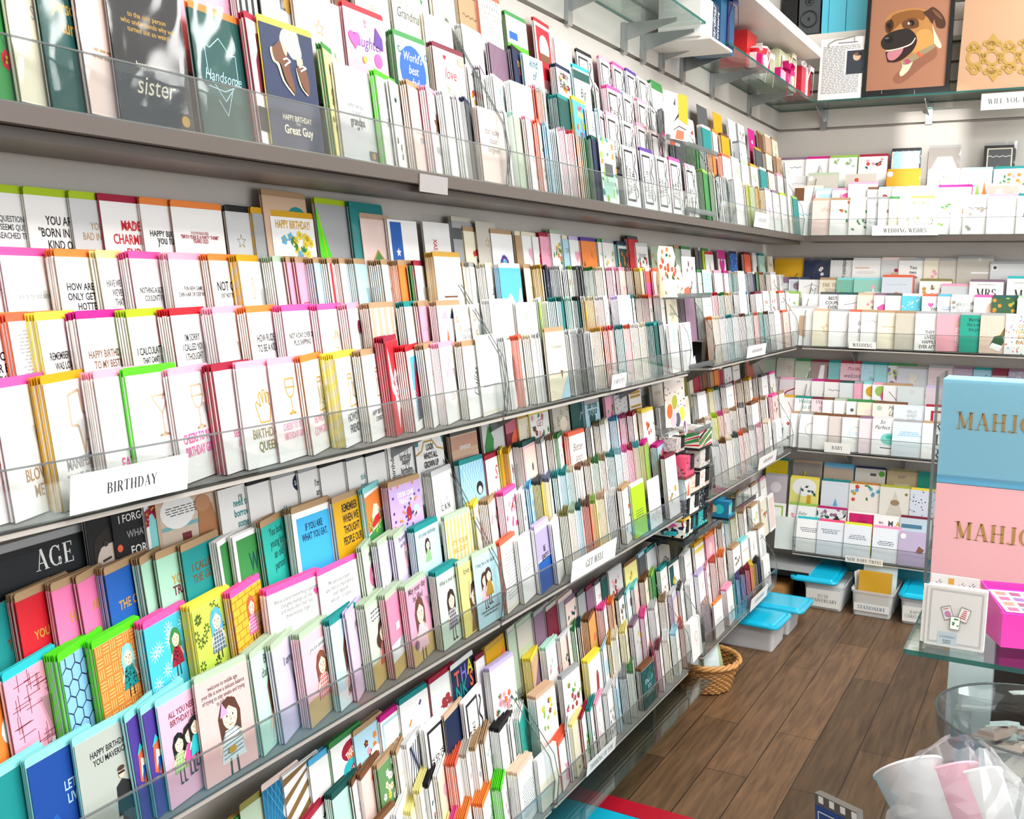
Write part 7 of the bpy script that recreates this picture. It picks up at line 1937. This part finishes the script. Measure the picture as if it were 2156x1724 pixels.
yn2 = 2.15; a2 = at_y(1955, 1300, yn2); b2 = at_y(2057, 1300, yn2); t2 = at_y(2000, 1213, yn2)
w2 = b2.x-a2.x; h2 = t2.z-TZ; F = (Vector((a2.x, yn2, TZ+.0005)), U, Vector((0, .04, 1)).normalized(), None); F = (F[0], F[1], F[2], F[1].cross(F[2])); m = MB(); m.obox(IDF, (0, 0, -.003), (w2, h2, 0), lin('f5f3f0')); A = Art(m, IDF, w2, h2)
for k, (u, v) in enumerate(((.16, .8), (.42, .83), (.64, .78), (.85, .8), (.25, .6), (.52, .62), (.78, .6))):
    if k == 1: A.rect(w2*(u-.06), h2*(v-.08), w2*(u+.06), h2*(v+.1), 'e8b04c')
    else: A.line([(w2*(u-.06), h2*v), (w2*u, h2*(v-.07)), (w2*(u+.07), h2*(v+.02))], w2*.012, ('5b5357', '3f6b58', 'c0455a')[k % 3]); A.line([(w2*u, h2*v), (w2*(u+.03), h2*(v+.07))], w2*.012, ('3f6b58', '5b5357')[k % 2])
tag(m.build('playing_card_sheet', M_PAPER, matrix=frame_mat(F)), 'white rounded card with small tile drawings behind the napkin pack', 'card')
# hot pink box with a slanted tile-print top
yc = 1.985; c = at_y(2107, 1352, yc); r = thing('display_box', (c.x+.05, yc+.05, TZ), 'hot pink open box with a sheet of pink tile prints on top', 'box'); pk = lin('ee3fae')
A0 = Vector((c.x, yc, TZ+.0006)); B0 = A0+Vector((.14, .03, 0)); D0 = A0+Vector((-.042, .10, 0)); E0 = B0+Vector((-.042, .10, 0)); hz = Vector((0, 0, .062))
m = Sub(); m.hexa([A0, B0, E0, D0, A0+hz, B0+hz, E0+hz*1.25, D0+hz*1.25], pk); m.part('box', M_SATIN, r)
m = Sub(); zq = Vector((0, 0, .0015)); A1, B1, D1 = A0+hz+zq, B0+hz+zq, D0+hz*1.25+zq; UU = (B1-A1); VV = (D1-A1); g = lambda u, v, k=0: A1+UU*u+VV*v+zq*(.3*k)
m.poly([g(.05, .05), g(.95, .05), g(.95, .9), g(.05, .9)], lin('f6dce4'))
for i in range(5):
    for j in range(4): u, v = .1+.17*i, .1+.2*j; m.poly([g(u, v, 1), g(u+.12, v, 1), g(u+.12, v+.13, 1), g(u, v+.13, 1)], lin(('d06a8c', '8f6fa8', 'd98a78', 'a05a78')[(i+2*j) % 4]))
m.part('tile_sheet', M_PAPER, r)
m = Sub(); t = (E0-D0)
m.prism([D0+hz*1.25, E0+hz*1.25, E0+hz*1.45, D0+hz*1.45], (.002, .004, 0), pk); m.prism([D0+hz*1.25, A0+hz, A0+hz*1.12, D0+hz*1.45], (-.003, -.001, 0), pk); m.part('raised_rim', M_SATIN, r)

# plinth, glass bowl of wrapped bars, bagged cups, navy pack
xp = at_y(1984, 1640, 1.9).x
r = thing('display_plinth', (1.45, 1.75, 0), 'white plinth at the lower right carrying the glass bowl', 'plinth'); m = Sub(); m.box((xp, 1.45, .0005), (1.95, 2.29, .45), lin('e3e8e8')); m.part('body', M_SATIN, r)
BX2, BY2, BZ = 1.243, 2.10, .4506
r = thing('glass_bowl', (BX2, BY2, BZ), 'large clear glass bowl full of wrapped bars at the lower right', 'bowl'); m = Sub()
m.lathe([(.0005, .001), (.09, .001), (.125, .014), (.152, .06), (.168, .12), (.175, .180), (.177, .183), (.172, .182), (.164, .12), (.148, .062), (.121, .019), (.088, .006), (.0005, .006)], (BX2, BY2, BZ), (1, 1, 1), 56); m.part('bowl_wall', M_BOWL, r, True)
m = Sub(); n = 56; m.tube([(BX2+.1745*cos(2*pi*k/n), BY2+.1745*sin(2*pi*k/n), BZ+.183) for k in range(n)], .0024, (1, 1, 1), 6, 0, True); m.part('rim', M_GEDGE if False else M_EDGE, r, True)
R = random.Random(5); cl = ['c9b7ac', 'd8c8bc', '8f7f78', 'd3e2e4', 'cfc0b6', 'c6d9dc', 'a8958c', 'd9cfc6', 'b5a299', '7d6b66', 'cbd9dc', 'bfa9a2', 'd6c6ba', 'a58f88', 'c4d3d6', '93817a']
_t = 'first second third fourth fifth sixth seventh eighth ninth tenth eleventh twelfth thirteenth fourteenth fifteenth sixteenth seventeenth eighteenth nineteenth twentieth twenty-first twenty-second'.split()
NM = _t[:19]+['twentieth']+['twenty-'+q for q in _t[:9]]+['thirtieth']+['thirty-'+q for q in _t[:9]]+['fortieth']
for k in range(40):
    a = k*2.4; rr = (.02+.085*((k*.618) % 1))*(1 if k > 6 else .8); z = BZ+.03+.0029*k; m = MB(); L, Wd, T = .085, .036, .014
    m.hexa([(-L/2, -Wd/2, 0), (L/2, -Wd/2, 0), (L/2, Wd/2, 0), (-L/2, Wd/2, 0), (-L/2+.003, -Wd/2+.002, T), (L/2-.003, -Wd/2+.002, T), (L/2-.003, Wd/2-.002, T), (-L/2+.003, Wd/2-.002, T)], lin(cl[k % 16]))
    for e in (-1, 1): m.hexa([(e*L/2, -Wd/2, .004), (e*(L/2+.012), -Wd*.6, .003), (e*(L/2+.012), Wd*.6, .003), (e*L/2, Wd/2, .004), (e*L/2, -Wd/2, .008), (e*(L/2+.012), -Wd*.6, .006), (e*(L/2+.012), Wd*.6, .006), (e*L/2, Wd/2, .008)], lin(cl[k % 16]))
    A = Art(m, (Vector((-L/2, -Wd/2, T)), Vector((1, 0, 0)), Vector((0, 1, 0)), Vector((0, 0, 1))), L, Wd); A.draw(['L:%s:.7:4' % R.choice(('br', 'dg', 'cm'))] if k % 3 else ['P:swirl:dg', 'C:ma:.7:.5:.12'], R)
    M = Matrix.Translation((BX2+rr*cos(a), BY2+rr*sin(a), z)) @ Matrix.Rotation(a*1.7, 4, 'Z') @ Matrix.Rotation(R.uniform(-.5, .5), 4, 'X') @ Matrix.Rotation(R.uniform(-.4, .4), 4, 'Y')
    tag(m.build('wrapped_bar', M_GLOSSY, matrix=M), '%s wrapped bar in the glass bowl, %s up from the bottom' % (cname(cl[k % 16]), NM[k]), 'wrapped bar', 'wrapped bars in the glass bowl')
# cellophane bag of white and pink cups in front of the bowl
BYC = 1.72; ZP = .451; bc = at_y(1985, 1690, BYC); r = thing('bagged_cups', (bc.x, BYC, ZP), 'clear crinkled bag of white and pink paper cups in front of the glass bowl', 'bag of cups')
def cone(m, O, ax_, r0, r1, L, col, n=28):
    ax_ = ax_.normalized(); X = ax_.orthogonal().normalized(); Y = ax_.cross(X); vs = []
    for rr, t in ((r0*.96, .004), (r0, 0), (r1, L), (r1*1.04, L), (r1*1.04, L+.004), (r1*.95, L+.003), (r0*.9, .01)):
        for k in range(n): vs.append(O+ax_*t+X*(rr*cos(2*pi*k/n))+Y*(rr*sin(2*pi*k/n)))
    m.mesh(vs, [(i*n+k, i*n+(k+1) % n, (i+1)*n+(k+1) % n, (i+1)*n+k) for i in range(6) for k in range(n)]+[tuple(range(n))], lin(col))
axs = Vector((-.5, .55, .75))
for k, (dx, dy, dz, col, nm_) in enumerate(((-.005, 0, .055, 'f5f3f4', 'white_cup'), (.05, .02, .05, 'f7b3c8', 'pink_cup'), (.085, .03, .045, 'f3f0ef', 'white_cup'))):
    m = Sub(); cone(m, Vector((bc.x+dx, BYC-.02+dy, ZP+.05+dz)), axs, .042, .056, .115, col); m.part(nm_, M_SATIN, r, True)
m = Sub(); vs = []; fs = []; R = random.Random(9); nx, ny = 26, 15
for j in range(ny):
    t = j/(ny-1)
    for i in range(nx):
        a = 2*pi*i/nx; rad = (.105*sin(pi*min(t*.86+.1, 1))**.6)*(1+.07*R.uniform(-1, 1)+.05*sin(5*a+3*t)); vs.append((bc.x+.03+rad*1.08*cos(a), BYC+rad*.85*sin(a), ZP+.0015+.27*t+.006*R.uniform(-1, 1)*(t > .05)))
for j in range(ny-1):
    for i in range(nx): fs.append((j*nx+i, j*nx+(i+1) % nx, (j+1)*nx+(i+1) % nx, (j+1)*nx+i))
m.mesh(vs, fs, (1, 1, 1)); q = Vector((bc.x-.075, BYC-.03, ZP+.09)); m.poly([q, q+Vector((-.035, -.01, -.005)), q+Vector((-.03, -.01, .012)), q+Vector((.002, 0, .025))], (1, 1, 1)); m.part('clear_bag', M_BAG, r)
bl = at_y(1782, 1676, 1.42); 
r = thing('display_stool', (bl.x+.05, 1.42, 0), 'dark low stand at the bottom edge holding the navy pack', 'stand'); zt = bl.z-.125; m = Sub(); m.box((bl.x-.06, 1.33, zt-.02), (bl.x+.075, 1.47, zt), lin('4a4440')); m.part('top', M_SATIN, r); m = Sub(); m.box((bl.x-.01, 1.38, .0005), (bl.x+.03, 1.42, zt-.02), lin('4a4440')); m.part('post', M_SATIN, r)
U = Vector((.86, -.42, 0)).normalized(); N0 = Vector((-.42, -.86, 0)).normalized(); F = (Vector((bl.x-.035, 1.43, zt+.0005)), U, Vector((-.16, .0, 1)).normalized(), None); F = (F[0], F[1], F[2], F[1].cross(F[2]).normalized()); m = MB(); w, h = .075, .115
m.obox(IDF, (0, 0, -.012), (w, h, 0), lin('5d5a55')); A = Art(m, IDF, w, h); A.rect(0, 0, w*.72, h*.86, '1f4690'); A.up(); A.line([(w*.08, 0), (w*.08, h*.78), (w*.62, h*.78), (w*.62, 0)], w*.02, 'w')
for k in range(4): A.rect(w*(.1+.26*k), h*.9, w*(.22+.26*k), h*.99, 'f1f1f1'); A.rect(w*.8, h*(.72-.2*k), w*.97, h*(.83-.2*k), 'f1f1f1')
tag(m.build('gift_pack', M_SATIN, matrix=frame_mat(F)), 'navy pack with a white square border at the bottom edge of the picture', 'pack')
make_cards(300)
